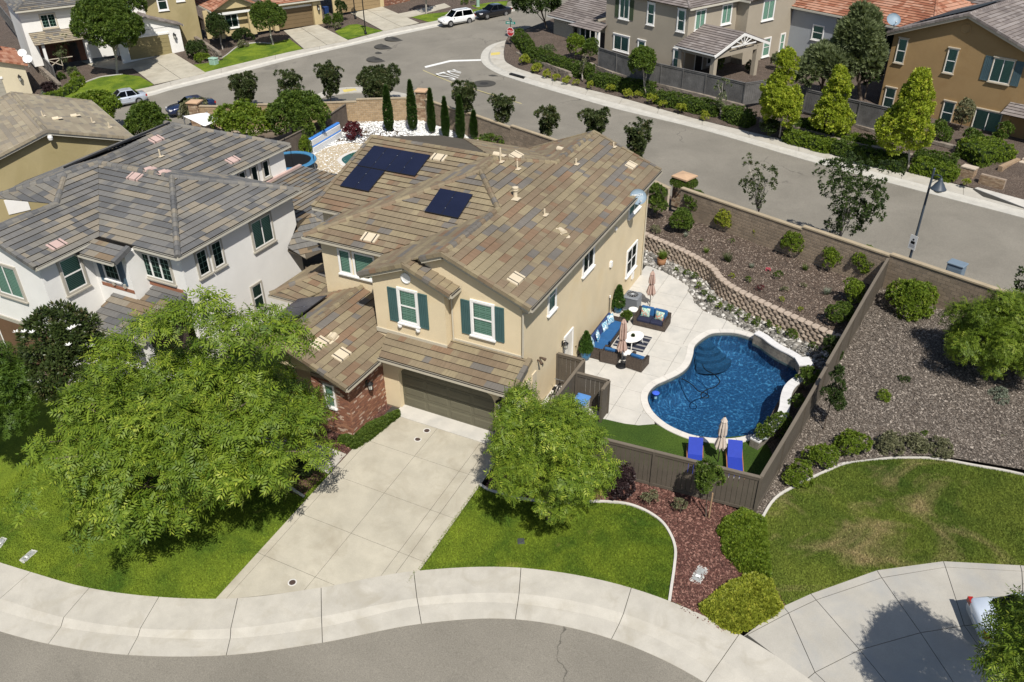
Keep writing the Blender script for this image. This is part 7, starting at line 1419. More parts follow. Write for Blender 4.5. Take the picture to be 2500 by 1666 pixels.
nw=[(-37.92,40.76,-1.23),(-37.92,43.49,-1.08),(-36.33,45.26,-0.93),(-33.53,45.71,-0.8),(-30.3,45.07,-0.59),(-27.1,43.92,-0.32),(-23.35,41.65,-0.05)]; nw2=[(-36.47,40.23,-1.2),(-36.34,42.09,-1.11),(-34.8,43.51,-0.97),(-32.2,43.8,-0.77),(-29.19,43.04,-0.5),(-26.52,42.27,-0.25),(-23.8,40.9,-0.05)]
walk_strip('near_walk',nw,nw2,4.,split=.75)
YEL=M('ramp_yellow',(.58,.47,.14),.8,.08)
for q,nm in (([(-35.99,44.15,-0.98),(-34.93,44.84,-0.91),(-34.29,44.31,-0.9),(-35.33,43.53,-0.99)],'near'),([(-26.73,59.66,0.19),(-25.86,60.2,0.25),(-25.48,59.36,0.2),(-26.33,58.82,0.15)],'far')): slab('ramp_pad',p2(q),.075,YEL,bpy.data.objects['near_walk' if nm=='near' else 'side_walk'],.03)
# painted markings
PAINT=M('road_paint',(.75,.75,.72),.7,.06,3,.1,20); PAINTY=M('road_paint_yellow',(.52,.45,.22),.7,.1,3,.15,20)
mk=struct('road_markings')
def zroad(x,y): return T(x,y)-.1
sheet('stop_line',p2([(-32.39,53.14,-0.35),(-30.28,56.58,-0.09),(-26.99,57.71,0.07),(-26.73,57.23,0.05),(-29.92,56.05,-0.11),(-31.78,53.0,-0.34)]),.004,PAINT,mk,zf=zroad,grid=4)
sheet('centre_line',p2([(-31.99,53.01,-0.35),(-26.1,49.55,-0.23),(-20.4,46.86,-0.02),(-15.8,45.13,0.0),(-15.76,44.97,0.0),(-20.36,46.69,-0.02),(-26.05,49.37,-0.23),(-32.03,52.91,-0.36)]),.004,PAINTY,mk,zf=zroad,grid=4)
st_=textmesh('stop_lettering','STOP',PAINT,mk,1.0,.002); c_=(-26.95,51.96,-0.1); tr_=Vector((-.932,.36,0)); rt_=Vector((.36,.932,0)); st_.matrix_local=Matrix(((rt_.x*1.25,tr_.x*4.6,0,c_[0]),(rt_.y*1.25,tr_.y*4.6,0,c_[1]),(0,0,1,zroad(c_[0],c_[1])+.012),(0,0,0,1)))
PATCH=M('asphalt_patch',(.06,.057,.05),.9,.15,1); IRON=M('iron_cover',(.035,.033,.03),.7,.1)
for u,r_,lb in (((-38.76,54.97,-0.44),1.45,'round manhole with dark asphalt collar nearest the stop line'),((-40.87,59.65,-0.24),1.45,'round manhole with dark collar second toward far driveway'),((-41.52,62.89,-0.08),1.5,'dark patched manhole closest to far pavement'),((-40.09,57.1,-0.36),.55,'small valve cover between two manholes'),((-22.36,49.82,-0.07),1.2,'round manhole with dark collar beside side street kerb'),((-22.88,52.99,-0.04),.6,'small dark valve cover by the drain inlet')):
    m_=thing('manhole',lb,'manhole',(u[0],u[1],zroad(u[0],u[1])),group='manholes in the streets'); MB().lathe([(r_,0),(r_,.006),(r_*.5,.007),(.01,.007)],n=28).build('collar',PATCH,m_); MB().lathe([(r_*.38,.006),(r_*.38,.012),(r_*.3,.010),(.02,.010)],n=24).build('lid',IRON,m_)
u=(-20.27,53.13,0.0); dr=thing('drain_inlet','dark storm drain inlet in side street kerb','drain',(u[0],u[1],T(u[0],u[1])-.05),math.atan2(-.36,.932)); MB().box(-1.1,-.1,0,1.1,.25,.13).build('opening',BLACK,dr); MB().box(-1.3,.25,.1,1.3,.9,.14).build('lid_slab',KERB,dr)
# ---- far-left lots
sheet('far_lot',p2(BE_A)[:11]+[(-25,130),(-120,130),(-130,40),(-95,10)],.02,BARK,grid=8)
for nm,q in (('far_lawn',[(-64.39,29.57,-2.68),(-65.91,33.62,-2.5),(-66.17,35.78,-2.38),(-67.43,37.9,-2.3),(-67.38,40.17,-2.17),(-65.46,41.75,-2.02),(-62.88,41.81,-1.93),(-58.5,39.86,-1.91),(-58.47,38.58,-1.98),(-61.56,34.29,-2.32)]),('far_lawn',[(-59.65,46.87,-1.55),(-55.65,44.76,-1.54),(-54.93,46.64,-1.42),(-50.24,55.7,-0.75),(-55.1,59.08,-0.71),(-56.09,56.64,-0.88),(-58.27,56.5,-0.95),(-59.55,54.92,-1.08),(-58.3,51.36,-1.25),(-57.48,48.72,-1.37)]),('far_lawn',[(-51.18,63.38,-0.34),(-51.27,66.54,-0.17),(-50.39,67.13,-0.1),(-44.84,64.97,-0.06),(-46.28,62.38,-0.25),(-47.27,60.12,-0.41)]),('far_lawn',[(-45.33,71.91,0.32),(-43.6,73.74,0.48),(-37.42,77.78,0.9),(-36.44,77.1,0.89),(-37.61,74.73,0.72),(-40.97,69.92,0.34)]),('far_lawn',[(-39.89,78.86,0.89),(-38.37,80.73,1.04),(-36.04,82.31,1.2),(-34.76,79.17,1.06),(-36.79,76.6,0.85)])): sheet(nm,p2(q),.05,LAWN1,grid=4)
def far_drive(label,quad,nu,nv):
    d_=struct('far_driveway'); A,B,C_,D=[Vector(q[:2]) for q in quad]; sheet('slab_bed',[tuple(A),tuple(B),tuple(C_),tuple(D)],.06,BED,d_,grid=4)
    for i in range(nu):
        for j in range(nv):
            P=lambda u_,v_:tuple((A.lerp(B,u_)).lerp(D.lerp(C_,u_),v_))
            slab('drive_slab',inset([P(i/nu,j/nv),P((i+1)/nu,j/nv),P((i+1)/nu,(j+1)/nv),P(i/nu,(j+1)/nv)],.03),.10,CONC2,d_)
far_drive('a',[(-69.66,45.68,-1.92),(-65.96,50.19,-1.55),(-55.45,44.81,-1.54),(-58.38,39.75,-1.92)],2,2); far_drive('b',[(-58.41,61.99,-0.64),(-55.62,65.61,-0.35),(-46.63,60.09,-0.39),(-50.02,55.58,-0.75)],2,2); far_drive('c',[(-55.26,72.08,0.03),(-52.31,75.82,0.33),(-42.17,69.27,0.27),(-44.73,64.8,-0.06)],2,2); far_drive('d',[(-73.1,28.37,-3.02),(-70.16,32.03,-2.72),(-63.34,28.99,-2.68),(-65.82,25.09,-2.98)],2,2)
far_path=struct('far_path'); slab('path_slab',p2([(-75.33,44.27,-2.17),(-74.06,46.3,-2.02),(-69.77,45.65,-1.93),(-65.9,44.0,-1.9),(-67.47,42.96,-2.01),(-71.7,43.01,-2.14)]),.09,CONC2,far_path); slab('path_slab',p2([(-47.08,69.46,0.13),(-44.76,72.02,0.35),(-42.43,77.7,0.74),(-44.26,79.18,0.77),(-46.78,74.2,0.41),(-48.76,71.21,0.18)]),.09,CONC2,far_path)
edging('lawn_edging','thin curved edging around far lawn in front of white house',[(-65.91,33.62,-2.5),(-66.17,35.78,-2.38),(-67.43,37.9,-2.3),(-67.38,40.17,-2.17),(-65.46,41.75,-2.02)],.12,.12); edging('lawn_edging','pale curved edging around far lawn before yellow house',[(-57.48,48.72,-1.37),(-58.3,51.36,-1.25),(-59.55,54.92,-1.08),(-58.27,56.5,-0.95),(-56.09,56.64,-0.88)],.12,.12)
# far-left plants
tree('shade_tree','tall leafy tree with white trunk before the white far house','tree',(-66.4,41.82,-2.04,-65.76,42.14,3.73,4.19,3.59),'oval',LV_MID,m=60,lr=(.22,.34),dens=16,size=1.9,r0=.13,seed=501,bark=BARKW,nl=10)
tree('topiary_tree','clipped round-topped tree before brown garage door','tree',(-55.46,56.42,-0.87,-55.59,56.35,2.4,2.53,1.65),'small',LV_MID,m=40,lr=(.3,.42),dens=26,size=1.9,r0=.11,seed=502,bark=BARKW,nl=10,lo=.2,hi=.6)
tree('topiary_tree','smaller clipped tree left of yellow house entry','tree',(-60.59,53.07,-1.22,-60.63,53.05,1.48,1.56,1.49),'small',LV_DARK,m=30,dens=26,size=1.8,r0=.08,seed=503,bark=BARKW,nl=8)
tree('shade_tree','dense green tree over the street behind stop sign','tree',(-22.53,66.68,0.71,-24.08,65.9,5.22,2.75,3.03),'big',LV_DARK,m=45,lr=(.26,.38),dens=16,size=1.7,r0=.12,seed=504,nl=8)
tree('street_tree','slim street tree before brick entry house','tree',(-43.83,73.7,0.47,-43.6,73.81,5.01,1.86,1.86),'oval',LV_MID,m=20,dens=12,size=1.7,r0=.1,seed=505,bark=BARKW,nl=6)
tree('yard_tree','open multi-stemmed tree in bed left of white far house porch','tree',(-73.85,40.36,-2.35,-73.5,40.54,-0.09,1.29,1.84),'small',LV_OLIVE,m=30,dens=12,size=1.6,shape='vase',r0=.05,seed=506,nl=12)
FS=[('dense clipped green bush right of olive garage',(-61.27,49.35,-1.45,-61.27,49.35,-0.52,1.62,1.1),LV_DARK),('low rounded green bush before clipped bush by olive garage',(-59.31,48.33,-1.45,-59.31,48.33,-1.0,1.16,0.53),LV_BRT),('clipped green hedge bush left of yellow house porch',(-60.61,56.87,-1.0,-60.61,56.87,-0.3,1.68,0.82),LV_DARK),('low mound shrub on lawn edge before yellow house',(-58.84,54.6,-1.08,-58.84,54.6,-0.7,1.21,0.44),LV_GREY),('tall dark conical shrub beside blue bin',(-53.4,67.96,-0.15,-53.4,67.96,1.33,0.86,1.75),LV_DARK),('clipped cube shrub left of dark cone at far drive',(-53.06,64.52,-0.34,-53.06,64.52,0.48,0.69,0.96),LV_MID),('clipped cube shrub right beside dark cone at far drive',(-52.48,65.84,-0.24,-52.48,65.84,0.55,0.74,0.94),LV_MID),('brown grass mound before cube shrubs at far drive',(-51.33,64.32,-0.29,-51.33,64.32,0.01,0.55,0.36),LV_GREY),('dark purple bush at foot of far retaining wall',(-67.41,33.73,-2.54,-67.41,33.73,-1.9,0.94,0.75),LV_PURP),('small pale flowering bush near purple bush at far left',(-67.65,33.07,-2.58,-67.65,33.07,-2.24,0.49,0.4),LV_BLUE),('low purple bush beside cream house wall',(-67.88,32.09,-2.64,-67.88,32.09,-2.34,0.66,0.35),LV_PURP),('green shrub against white far house corner',(-81.69,43.53,-2.41,-81.69,43.53,-1.36,0.81,1.23),LV_MID),('dark leafy shrub under porch of white far house',(-76.5,41.5,-2.37,-76.5,41.5,-1.27,0.93,1.29),LV_DARK),('grey-green shrub behind brick entry hedge at top edge',(-40.89,80.11,0.93,-40.89,80.11,1.2,1.96,0.32),LV_MID),('low green shrub in bark bed left of far lawn',(-71.72,38.45,-2.4,-71.72,38.45,-2.1,0.47,0.35),LV_MID),('olive shrub in bark bed below porch rail',(-71.68,40.05,-2.3,-71.68,40.05,-1.9,0.57,0.47),LV_OLIVE),('bright green spreading shrub in bark bed at far left',(-69.82,38.83,-2.32,-69.82,38.83,-1.96,0.56,0.41),LV_BRT)]
for i,(lb,b,mt) in enumerate(FS): shrub('shrub',lb,'shrub',b,'small',mt,m=12,dens=30,size=1.8,seed=520+i)
hedge('hedge','low green hedge along left edge of far lawn',p2([(-66.9,30.66,-2.7),(-66.37,32.41,-2.58),(-66.18,34.37,-2.46),(-67.07,36.54,-2.36),(-68.5,38.06,-2.32)]),1.2,.55,'small',LV_BRT,20,1.8,540)
fence('board_fence','weathered sloping fence between white and cream far houses',p2([(-105.27,55.53,-2.44),(-88.16,45.95,-2.47),(-81.64,43.04,-2.44)]),1.8,FG,FG,bw=.3,zf=lambda x,y:T(x,y)+1.2,parts=True)
fence('board_fence','short grey fence stepping down beside purple bush at far left',p2([(-79.01,41.16,-2.46),(-74.7,39.03,-2.45),(-70.26,36.7,-2.45)]),1.5,FG,FG,bw=.3,zf=lambda x,y:T(x,y)+.5)
fence('board_fence','dark fence stepping down between white and yellow far houses',p2([(-76.28,61.65,-1.21),(-69.63,57.93,-1.22),(-61.63,53.53,-1.23)]),1.5,FBR,FBR,bw=.3,zf=lambda x,y:T(x,y)+1.2)
LW=[M('low_wall_a',(.30,.255,.205),.95,.2,4,.2,30),M('low_wall_b',(.25,.21,.17),.95,.2,4,.2,30)]
def low_wall(label,P,h,zf=T,single=0,cat='wall'):
    t=thing('garden_wall',label,cat); rd=random.Random(len(label)); j=MB()
    for a,b in zip(P,P[1:]):
        L=math.hypot(b[0]-a[0],b[1]-a[1]); an=math.atan2(b[1]-a[1],b[0]-a[0]); rows=max(1,round(h/.22)); n=max(1,round(L/.45))
        for r in range(rows):
            for i in range(n): x=(i+(.5 if r%2 else 0))*L/n; j.mat(rd.randrange(2)).frame((a[0]+math.cos(an)*x,a[1]+math.sin(an)*x,zf(a[0]+math.cos(an)*x,a[1]+math.sin(an)*x)+r*h/rows),an+rd.uniform(-.05,.05)).box(.01,-.2-rd.uniform(0,.08),0,L/n-.01,.15,h/rows-.012)
    j.build('wall_blocks',LW,t,kind='stuff'); return t
low_wall('rough block retaining wall stepping down beside yellow house fence',p2([(-71.07,57.01,-1.32),(-63.29,52.78,-1.32),(-57.46,49.38,-1.34)]),1.0)
low_wall('block retaining wall under grey fence at far left',p2([(-78.06,40.24,-2.49),(-72.99,37.78,-2.47),(-67.97,35.29,-2.46)]),.9)
# ---- far side of the side street: raised garden beds, hedges, fence
def bz(x,y):
    """bed height rises from the pavement to the house pads"""
    d=(x*.36+y*.932)-(-17.6*.36+51.3*.932); return T(x,y)+.04+1.0*smooth(3.2,8.5,d)
sheet('garden_bed',p2(BE_B)[4:]+[(80,60),(80,140),(-15,140),(-22,80)],.03,BARK,grid=2.5,zf=bz)
sheet('house_pad',p2([(-24.5,64.71,1.4),(-21.86,69.28,1.4),(-11.27,57.55,1.4),(-4.08,54.04,1.4),(3.08,50.62,1.4),(8.5,52.38,1.4),(13.08,54.45,1.4),(26.0,57.66,1.4)])+[(60,140),(-22,140)],0,CONC4,grid=6,zf=lambda x,y:1.02)
fg=[(-12.31,55.75,1.3),(-7.45,52.94,1.3),(-4.61,52.19,1.3),(0.09,50.63,1.3),(3.98,49.1,1.3)]
fence('board_fence','weathered grey board fence in front of greige house',p2(fg),1.95,FG,FG,bw=.19,zf=lambda x,y:1.1,jit=.015)
fence('board_fence','short weathered grey fence return right of greige house porch',p2([(3.98,49.1,1.3),(5.73,51.09,1.3)]),1.95,FG,FG,bw=.19,zf=lambda x,y:1.1)
fence('board_fence','weathered grey board fence left of ochre house behind yellow trees',p2([(6.13,50.07,1.3),(9.1,49.35,1.3),(13.66,47.55,1.3),(16.12,46.63,1.3)]),1.95,FG,FG,bw=.19,zf=lambda x,y:1.1,jit=.015)
low_wall('low block wall under grey fence of greige house',p2([(-13.66,56.79,1.0),(-10.02,54.3,1.0),(-4.62,52.3,1.0),(4.1,48.92,1.0)]),.75,lambda x,y:.5); low_wall('curved low block wall behind yellow bushes near stop sign',p2([(-23.34,59.37,0.5),(-20.64,57.68,0.5),(-18.05,56.25,0.5),(-14.7,54.1,0.5)]),.7,lambda x,y:.1); low_wall('low block wall below grey fence by ochre house',p2([(8.86,49.8,1.0),(13.7,47.65,1.0),(16.22,46.34,1.0),(18.54,45.8,1.0)]),.7,lambda x,y:.5); low_wall('long low rendered wall behind lower hedge along side street',p2([(6.04,47.32,0.7),(9.82,45.73,0.7),(12.97,44.19,0.7),(18.84,42.83,0.7)]),.5,lambda x,y:.4); low_wall('block wall between round shrubs before ochre house',p2([(19.46,45.8,0.9),(21.69,44.81,0.9)]),.5,lambda x,y:.8)
HG=[('clipped green hedge behind stop sign corner',[(-24.76,62.24,0.4),(-20.81,58.04,0.4),(-15.99,55.82,0.4),(-12.65,54.58,0.4)],1.0,1.1,LV_MID),('clipped hedge under grey fence left part',[(-12.09,53.52,0.4),(-9.32,52.54,0.4),(-5.09,51.41,0.4)],1.1,1.0,LV_MID),('clipped hedge under grey fence middle part',[(-4.1,50.13,0.4),(-0.89,49.09,0.4),(2.03,48.3,0.4)],1.1,1.0,LV_MID),('short clipped hedge at right end of greige fence',[(2.97,47.95,0.4),(5.34,46.56,0.4)],1.1,1.1,LV_MID),('lower clipped hedge along pavement left section',[(8.79,44.53,0.3),(10.72,43.78,0.3),(12.5,43.22,0.3)],1.1,.9,LV_BRT),('lower clipped hedge along pavement middle section',[(12.85,43.39,0.3),(15.16,42.22,0.3),(18.13,41.3,0.3)],1.1,.9,LV_MID),('lower clipped hedge along pavement right section',[(18.78,41.79,0.3),(20.47,41.1,0.3),(21.64,40.75,0.3)],1.1,.8,LV_BRT),('upper clipped hedge left behind yellow trees',[(8.72,46.52,0.8),(10.39,46.12,0.8),(11.78,45.62,0.8)],1.,.9,LV_MID),('upper clipped hedge middle behind yellow trees',[(12.77,44.97,0.8),(15.44,44.06,0.8)],1.,.8,LV_BRT),('upper clipped hedge right below round shrubs',[(18.68,43.04,0.7),(21.42,42.4,0.7)],1.,.7,LV_MID)]
for i,(lb,P,w_,h_,mt) in enumerate(HG): hedge('hedge',lb,p2(P),w_,h_,'small',mt,48,1.4,560+i,zf=lambda x,y:bz(x,y)-.05)
YB=[(-23.33,60.49,0.2,-23.33,60.49,0.65,0.78,0.53),(-21.3,56.88,0.2,-21.3,56.88,0.66,0.94,0.54),(-18.73,54.7,0.2,-18.73,54.7,0.63,0.62,0.5),(-17.04,53.36,0.2,-17.04,53.36,0.53,0.52,0.39),(-15.72,52.93,0.2,-15.72,52.93,0.45,0.5,0.29),(-14.33,52.31,0.2,-14.33,52.31,0.49,0.61,0.34),(-13.2,52.07,0.2,-13.2,52.07,0.42,0.37,0.26),(-11.52,51.54,0.2,-11.52,51.54,0.46,0.62,0.31),(-9.25,51.46,0.2,-9.25,51.46,0.47,0.56,0.31),(-7.14,50.18,0.2,-7.14,50.18,0.6,0.45,0.47),(-6.31,50.81,0.2,-6.31,50.81,0.42,0.7,0.25),(-4.37,49.28,0.2,-4.37,49.28,0.58,0.74,0.44),(-3.04,48.53,0.2,-3.04,48.53,0.45,0.49,0.3),(-1.2,47.74,0.2,-1.2,47.74,0.53,0.68,0.39),(1.32,46.79,0.2,1.32,46.79,0.48,0.56,0.33)]
for i,b in enumerate(YB): shrub('yellow_bush','%s low yellow-green bush counting from the stop sign along pavement'%('first second third fourth fifth sixth seventh eighth ninth tenth eleventh twelfth thirteenth fourteenth fifteenth'.split()[i]),'shrub',b,'small',LV_YEL,m=9,dens=40,size=1.4,seed=580+i,group='yellow bushes along the side street')
TR4=[('yellow-green conical tree left of three beside grey fence','cone',(8.22,44.71,0.3,7.81,44.5,4.59,1.81,3.02),LV_LIQ,60,15,1.7),('pale yellow conical tree middle of three by grey fence','cone',(12.36,45.39,0.3,11.95,45.19,3.87,1.61,2.64),LV_LIQ,50,14,1.7),('tallest yellow-green conical tree before ochre house','cone',(18.38,41.42,0.3,17.68,41.07,4.86,1.96,3.14),LV_LIQ,70,14,1.7),('round-headed small tree before grey fence','round',(-5.59,51.12,0.3,-6.1,50.86,3.32,1.45,1.49),LV_MID,30,20,1.6),('thin young tree at right end of greige fence','vase',(2.41,48.05,0.3,2.21,47.95,2.22,0.77,1.58),LV_OLIVE,18,10,1.4),('spindly young tree in front of the first hedge','vase',(-13.14,53.61,0.3,-13.12,53.62,2.06,0.65,1.53),LV_GREY,10,5,1.2)]
for i,(lb,sh,b,mt,m_,dn,sz) in enumerate(TR4): tree('street_tree',lb,'tree',b,'oval',mt,m=m_,dens=dn,size=sz,shape=sh,r0=.07,seed=600+i,bark=BARKW,nl=6)
TR5=[('broad grey-green olive tree left of the olive mass by ochre house',(10.38,51.52,1.5,9.81,51.23,4.41,2.36,1.99),60,'round'),('tall grey-green olive tree beside ochre house',(13.27,52.83,1.5,12.31,52.35,6.1,2.33,3.41),70,'round'),('grey-green olive tree top behind red roof',(13.31,72.3,3.0,12.68,71.99,6.02,2.92,1.83),40,'round')]
for i,(lb,b,m_,sh) in enumerate(TR5): tree('olive_tree',lb,'tree',b,'needle',LV_OLIVE,m=m_,lr=(.22,.34),dens=26,size=2.2,r0=.15,seed=620+i,nl=6)
FS2=[('round green shrub pair left before greige house wing',(-15.8,58.07,1.2,-15.8,58.07,2.47,1.11,1.5),LV_BRT,'small'),('round green shrub pair right before greige house wing',(-13.96,57.52,1.2,-13.96,57.52,2.33,0.89,1.33),LV_MID,'small'),('narrow dark upright conifer beside ochre house corner',(13.41,54.94,1.4,13.41,54.94,3.16,1.22,2.08),LV_DARK,'needle'),('climbing green vine on greige house entry post',(-14.29,63.74,1.2,-14.29,63.74,2.29,0.51,1.28),LV_DARK,'small'),('climbing vine on porch post of greige house',(-0.72,58.45,1.0,-0.72,58.45,1.89,0.52,1.05),LV_MID,'small'),('pale columnar shrub between ochre house windows',(21.38,49.59,0.9,21.38,49.59,2.3,0.88,1.65),LV_GREY,'small'),('columnar green shrub at ochre house porch',(24.32,46.72,0.9,24.32,46.72,2.19,0.69,1.52),LV_MID,'small'),('round clipped shrub left before ochre house',(20.0,46.18,0.9,20.0,46.18,1.75,0.89,1.0),LV_MID,'small'),('wide clipped shrub under ochre house big window',(22.34,46.18,0.9,22.34,46.18,1.49,1.42,0.7),LV_MID,'small'),('dark shrub below first yellow conical tree',(7.27,44.74,0.3,7.27,44.74,0.86,0.9,0.65),LV_DARK,'small'),('spiky grey shrub beside greige porch',(4.12,62.16,1.4,4.12,62.16,1.97,0.75,0.67),LV_OLIVE,'small'),('green mass of shrubs behind olive trees at top edge',(13.2,86.94,3.0,13.2,86.94,3.88,3.57,1.04),LV_MID,'oval'),('grassy green clumps behind first hedge',(-19.46,59.59,0.9,-19.46,59.59,1.29,1.44,0.45),LV_OLIVE,'small'),('yellow-green shrub at brick pier by steps',(22.43,39.56,0.3,22.43,39.56,0.46,0.32,0.19),LV_YEL,'small'),('potted topiary by greige porch door',(1.95,60.36,0.8,1.95,60.36,1.51,0.45,0.83),LV_DARK,'small')]
for i,(lb,b,mt,kd) in enumerate(FS2): shrub('shrub',lb,'shrub',b,kd,mt,m=16,dens=30,size=1.6,seed=640+i)
hedge('box_hedge','large box-clipped hedge block beside the front steps',p2([(22.21,43.35,0.5),(24.4,45.31,0.5)]),2.6,1.5,'small',LV_BRT,34,1.4,660,zf=lambda x,y:.4,rough=.04)
# steps, paving and brick piers at right
STEP=M('step_stone',(.50,.42,.33),.85,.1,2); pv=struct('entry_paving'); sheet('slab_bed',p2([(22.9,39.53,0.08),(24.59,42.2,0.08),(27.7,40.45,0.08),(26.62,37.06,0.08),(23.59,38.37,0.08)]),.0,BED,pv,zf=lambda x,y:.08)
for i in range(3):
    for j in range(2):
        Q=[(22.98,39.6,0.1),(24.64,42.08,0.1),(27.69,40.39,0.1),(26.12,37.31,0.1)]; A,B,C_,D=[Vector(q[:2]) for q in Q]; P=lambda u_,v_:tuple((A.lerp(D,u_)).lerp(B.lerp(C_,u_),v_)); slab('paving_slab',inset([P(i/3,j/2),P((i+1)/3,j/2),P((i+1)/3,(j+1)/2),P(i/3,(j+1)/2)],.012),.14,CONC3,pv,.05,zf=lambda x,y:0)
sp=Vector((24.64,42.08,0.1)); se=Vector((27.69,40.55,0.1)); dv=(se-sp).normalized(); nv_=Vector((-dv.y,dv.x,0)); stp=thing('entry_steps','flight of pale stone steps at right edge leading to ochre house','steps',tuple(sp),math.atan2(dv.y,dv.x))
for k in range(7): MB().bbox(-.0,.42*k,-.2,6.,.42*k+.5+ (2 if k==6 else 0),.16+.16*k,.02).build('step',STEP,stp)
bp=(22.82,41.31,0.2); t=thing('brick_pier','low tan brick pier beside hedge block at pavement','pier',(bp[0]-.4,bp[1],0),-.36); MB().box(-.45,-.3,0,.45,.3,1.0).build('core',MORT,t); bricks(t,(-.45,-.3,0),(1,0),.9,1.0,seed=71,mats=[M('brick_tan',(.33,.235,.15),.9,.15,6),M('brick_tan_b',(.28,.19,.12),.9,.15,6),M('brick_tan_c',(.38,.28,.19),.9,.15,6)],wts=(1,1,1)); bricks(t,(.45,-.3,0),(0,1),.6,1.0,seed=72,mats=[MATS['brick_tan'],MATS['brick_tan_b'],MATS['brick_tan_c']],wts=(1,1,1)); MB().box(-.5,-.35,1.0,.5,.35,1.08).build('pier_cap',STEP,t)
bw_=(23.51,40.68,0.2); t=thing('brick_wall','low tan brick planter wall under the hedge block','wall',(bw_[0]-.35,bw_[1]-.3,0),-.36); MB().box(0,.03,0,1.7,.3,.95).build('core',MORT,t); bricks(t,(0,.03,0),(1,0),1.7,.95,seed=73,mats=[MATS['brick_tan'],MATS['brick_tan_b'],MATS['brick_tan_c']],wts=(1,1,1)); t=thing('brick_wall','stepped tan brick cheek wall beside the entry steps','wall',tuple(sp+Vector((-.25,0,-.1))),math.atan2(dv.y,dv.x)+PI2); MB().box(0,-.15,0,2.6,.15,1.15).build('core',MATS['brick_tan'],t); bricks(t,(0,-.15,0),(1,0),2.6,1.1,seed=74,mats=[MATS['brick_tan'],MATS['brick_tan_b'],MATS['brick_tan_c']],wts=(1,1,1))
# neighbour's garden behind the main roof: white stones, concrete, small pool, turf
wst=[(-21.8,36.6),(-29.4,32.0),(-26.2,22.0),(-24.8,19.5),(-20,20),(-18.5,28),(-9.5,31.6),(-14,34)]
sheet('white_stones',wst,.015,WHITEG); chips('white_gravel','white stone gravel around the cypresses',wst,7000,.1,lambda x,y:.02,CM_W,31,.4)
sheet('yard_bark',p2([(-24.05,28.32,0.0),(-23.82,30.33,-0.0),(-23.05,31.95,-0.0),(-20.77,32.3,-0.0),(-17.68,31.58,0.0),(-14.77,29.94,0.0),(-20.79,27.17,0.0)]),.03,BARK)
yc=catmull(p2([(-23.84,23.55,-0.0),(-24.58,24.91,0.0),(-24.94,26.73,0.0),(-24.24,28.46,0.0),(-22.77,29.13,0.0),(-20.42,28.38,0.0),(-16.9,23.19,0.0),(-18.43,21.15,0.0),(-20.72,21.69,0.0),(-22.36,22.31,-0.0)]),4,True); ys_=struct('garden_paving'); slab('paving_slab',yc,.06,M('concrete_tan',(.46,.38,.26),.85,.12,.8,.08,26,.12,60,stain=(.30,.235,.15),stain_sc=.6),ys_,.05,zf=lambda x,y:0)
kp=catmull(p2([(-22.11,25.34,0.0),(-22.3,26.47,0.0),(-21.99,27.45,0.0),(-21.22,27.8,0.0),(-19.58,25.71,0.0),(-19.69,24.49,0.0),(-20.99,24.57,0.0)]),4,True); kd=thing('garden_pool','small green kidney pool behind the main roof','pool'); kd['kind']='structure'; slab('coping',offs(kp,.35),.075,COPE,kd,.02,zf=lambda x,y:0); sheet('water',kp,.085,M('green_water',(.02,.09,.065),.08,.2,2,spec=.6),kd,zf=lambda x,y:0,kind=None)
sheet('garden_turf',p2([(-23.39,20.18,0.0),(-24.02,23.17,0.0),(-22.25,22.18,0.0),(-20.66,21.62,0.0),(-20.9,20.44,0.0),(-22.04,19.47,0.0)]),.03,LAWN3)
fence('board_fence','brown board fence left of white stones behind striped mat',[(-27.0,32.9),(-26.1,28.5),(-25.9,24.0),(-25.8,18.5)],1.85,FBR,FT,bw=.19)
fence('board_fence','brown fence behind the white sail shade',[(-38.5,27.0),(-34,24.0),(-29.5,21.5)],1.9,FBR,FT,bw=.25)

# ---------------------------------------------------------------- patio furniture and pool things
WICK=M('wicker_brown',(.105,.082,.066),.8,.35,12,.3,60,.8,40); NAVY=M('cushion_navy',(.018,.022,.05),.85,.1,4,.06,60); BLUEC=M('cushion_blue',(.02,.095,.24),.8,.1,4,.06,60); ROYAL=M('sling_royal',(.02,.045,.35),.75,.06,4); TEAK=M('teak',(.33,.155,.075),.6,.15,6); WHT=M('white_paint',(.80,.79,.76),.4,.03); GLAZE=M('blue_glaze',(.02,.12,.24),.25,.2,5,spec=.6); TERRA=M('terracotta_pot',(.35,.18,.09),.7,.1,4)
def PATT(name,base,a,b_,sc=9):
    m,t,b=nt(name); p=gpos(t); v=node(t,'ShaderNodeTexVoronoi'); v.inputs['Scale'].default_value=sc; t.links.new(p,v.inputs['Vector']); v2=node(t,'ShaderNodeTexVoronoi',feature='DISTANCE_TO_EDGE'); v2.inputs['Scale'].default_value=sc; t.links.new(p,v2.inputs['Vector'])
    c=mix(t,ramp(t,v2.outputs['Distance'],[(.10,1.),(.16,0.)]),base,a); s=node(t,'ShaderNodeSeparateColor'); t.links.new(v.outputs['Color'],s.inputs[0]); c=mix(t,ramp(t,s.outputs[1],[(.72,0.),(.75,.8)]),c,b_); t.links.new(c,b.inputs['Base Color']); b.inputs['Roughness'].default_value=.85; return m
PBLUE=PATT('pillow_blue',(.45,.62,.68),(.04,.20,.32),(.75,.8,.8),11); PFLOR=PATT('pillow_floral',(.62,.60,.48),(.10,.32,.30),(.55,.16,.09),13)
def cushion(mb,x0,y0,z0,x1,y1,z1,b=.05): mb.bbox(x0,y0,z0,x1,y1,z1,b)
